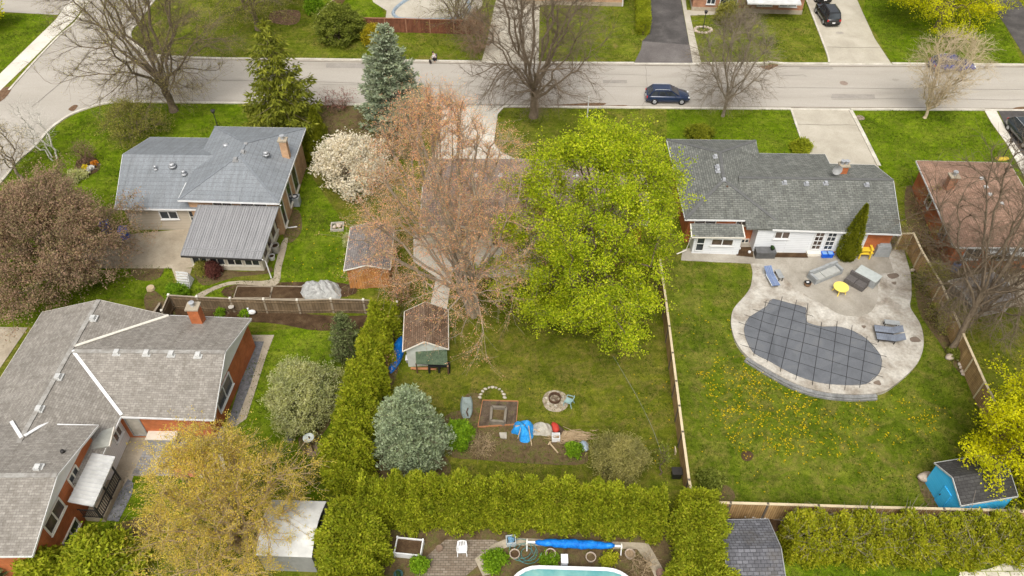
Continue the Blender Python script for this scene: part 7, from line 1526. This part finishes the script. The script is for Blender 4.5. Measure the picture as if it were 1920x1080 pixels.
tree('birch', 'white-stemmed bare birch on the corner lawn', 101, 297, 5.4, 2.2, 1.2, 'vase', (-1.2, .6), .6, (4, 20, 100, 400), .09, .006, BARK_W, seed=103, stems=3)
tree('sapling', 'thin sapling with few leaves near the near end of the long tan fence', 1236, 890, 3.4, .8, 1.4, 'egg', (0, 0), 1.6, (5, 16, 60, 0), .045, .006, BARK_D, dict(k=2, frac=.5, sp=.12, L=.13, W=.08), LF_GRN, seed=107)
for i, (x, y, c, r_, lab) in enumerate([(162, 315, (.75, .6, .02), .22, 'yellow flowering clump in the small bed on the corner lawn'), (178, 307, (.72, .3, .04), .2, 'orange flowering clump in the small bed on the corner lawn'), (172, 317, (.78, .78, .76), .22, 'white flowering clump in the small bed on the corner lawn')]):
    shrub('flower_clump', lab, x, y+2, .3, .3, M_leaf(['yellow_flower', 'orange_flower', 'white_flower'][i], [tuple(k*.8 for k in c), c], .3), 60+i, 8, (5, 18, 60, 0), L=.14, W=.12, sp=.08, cat='flowers')
shrub('variegated_plant', 'pale green variegated plant on the corner lawn above the purple-brown tree', 147, 334, .9, .6, LF_SILV, 64, 10, (6, 26, 110, 0), L=.2, W=.07, sp=.12)
# --- grass blades, dandelions and flowers that nobody could count
rng = np.random.default_rng(77)
def scatter(pts, dens):
    """random points in a polygon"""
    P = np.array([p[:2] for p in pts]); out = []
    for q in tessellate_polygon([[Vector((p[0], p[1], 0)) for p in P]]):
        a, b, c = P[list(q)]; ar = abs((b[0]-a[0])*(c[1]-a[1])-(b[1]-a[1])*(c[0]-a[0]))/2; n = rng.poisson(ar*dens); u = rng.random((n, 2)); m = u.sum(1) > 1; u[m] = 1-u[m]; out.append(a+u[:, :1]*(b-a)+u[:, 1:]*(c-a))
    return np.concatenate(out) if out else np.zeros((0, 2))
def inside(Q, poly):
    P = np.array([p[:2] for p in poly]); c = np.zeros(len(Q), bool)
    for a, b in zip(P, np.roll(P, -1, 0)):
        k = ((a[1] > Q[:, 1]) != (b[1] > Q[:, 1])); c ^= k & (Q[:, 0] < (b[0]-a[0])*(Q[:, 1]-a[1])/(b[1]-a[1]+1e-12)+a[0])
    return c
GR = np.concatenate([scatter(p, 46*k) for p, k in LAWNS]); m = (GR[:, 1] > 15) & (GR[:, 1] < 100) & (np.abs(GR[:, 0]) < GR[:, 1]*.55+22); GR = GR[m]; GR = GR[~inside(GR, DECKP)]
pn = np.sin(GR[:, 0]*.9+np.sin(GR[:, 1]*.7)*2)+np.sin(GR[:, 1]*1.3+np.sin(GR[:, 0]*.5)*2.2); GR = GR[rng.random(len(GR)) < .45+.22*pn]
k = 3; Q = np.repeat(np.c_[GR, np.full(len(GR), .0)], k, 0); Q[:, :2] += rng.normal(size=(len(Q), 2))*.05
v, f = kites(Q, rng.normal(size=Q.shape)*.55+(0, 0, .8), rng.uniform(.07, .19, len(Q)), rng.uniform(.03, .065, len(Q)), rng)
LF_GRASS = M_leaf('grass_blade', [(.055, .095, .006), (.085, .135, .009), (.12, .175, .014), (.16, .18, .03), (.19, .21, .035)], .3, .35, .8, .4)
o = np_mesh('grass', v, f, LF_GRASS); o['kind'] = 'stuff'
YF = M_leaf('dandelion_yellow', [(.62, .42, .005), (.75, .55, .01)], .2, .5, .6, .1)
def dandelions(px, dens, seed, cl=.5):
    q = scatter([G(x, y) for x, y in px], dens); w_ = .5+.5*np.sin(q[:, 0]*1.7+seed+np.sin(q[:, 1]*1.1)*2)*np.sin(q[:, 1]*1.9+seed*2); q = q[rng.random(len(q)) < np.clip(w_*1.3-cl*.45, 0.02, 1)]
    q = q[~inside(q, DECKP)]; return np.c_[q, rng.uniform(.06, .13, len(q))]
DQ = np.concatenate([dandelions([(1340, 660), (1420, 690), (1520, 745), (1640, 755), (1760, 740), (1790, 800), (1600, 860), (1420, 850), (1330, 780)], 13, 1), dandelions([(1300, 700), (1400, 680), (1560, 780), (1540, 860), (1380, 850)], 20, 2), dandelions([(1262, 560), (1400, 560), (1440, 700), (1790, 740), (1800, 900), (1320, 930)], 2.2, 3), dandelions([(570, 400), (650, 420), (655, 540), (520, 535)], 2.2, 4), dandelions([(1130, 780), (1250, 700), (1280, 860), (1210, 880)], 1.6, 5), dandelions([(880, 690), (1240, 650), (1260, 760), (900, 740)], .3, 6)])
Q = np.repeat(DQ, 3, 0); v, f = kites(Q+rng.normal(size=Q.shape)*.012, rng.normal(size=Q.shape)*(1, 1, .15), .07, .07, rng); v[:, 2] += .0
o = np_mesh('dandelions', v, f, YF); o['kind'] = 'stuff'
q = scatter([G(x, y) for x, y in [(1385, 966), (1445, 967), (1446, 976), (1385, 974)]], 16); Q = np.repeat(np.c_[q, rng.uniform(.1, .3, len(q))], 3, 0); v, f = kites(Q+rng.normal(size=Q.shape)*.03, rng.normal(size=Q.shape), .1, .1, rng); o = np_mesh('small_white_flowers', v, f, M_leaf('bed_white_flower', [(.62, .6, .55), (.75, .73, .7)], .2)); o['kind'] = 'stuff'
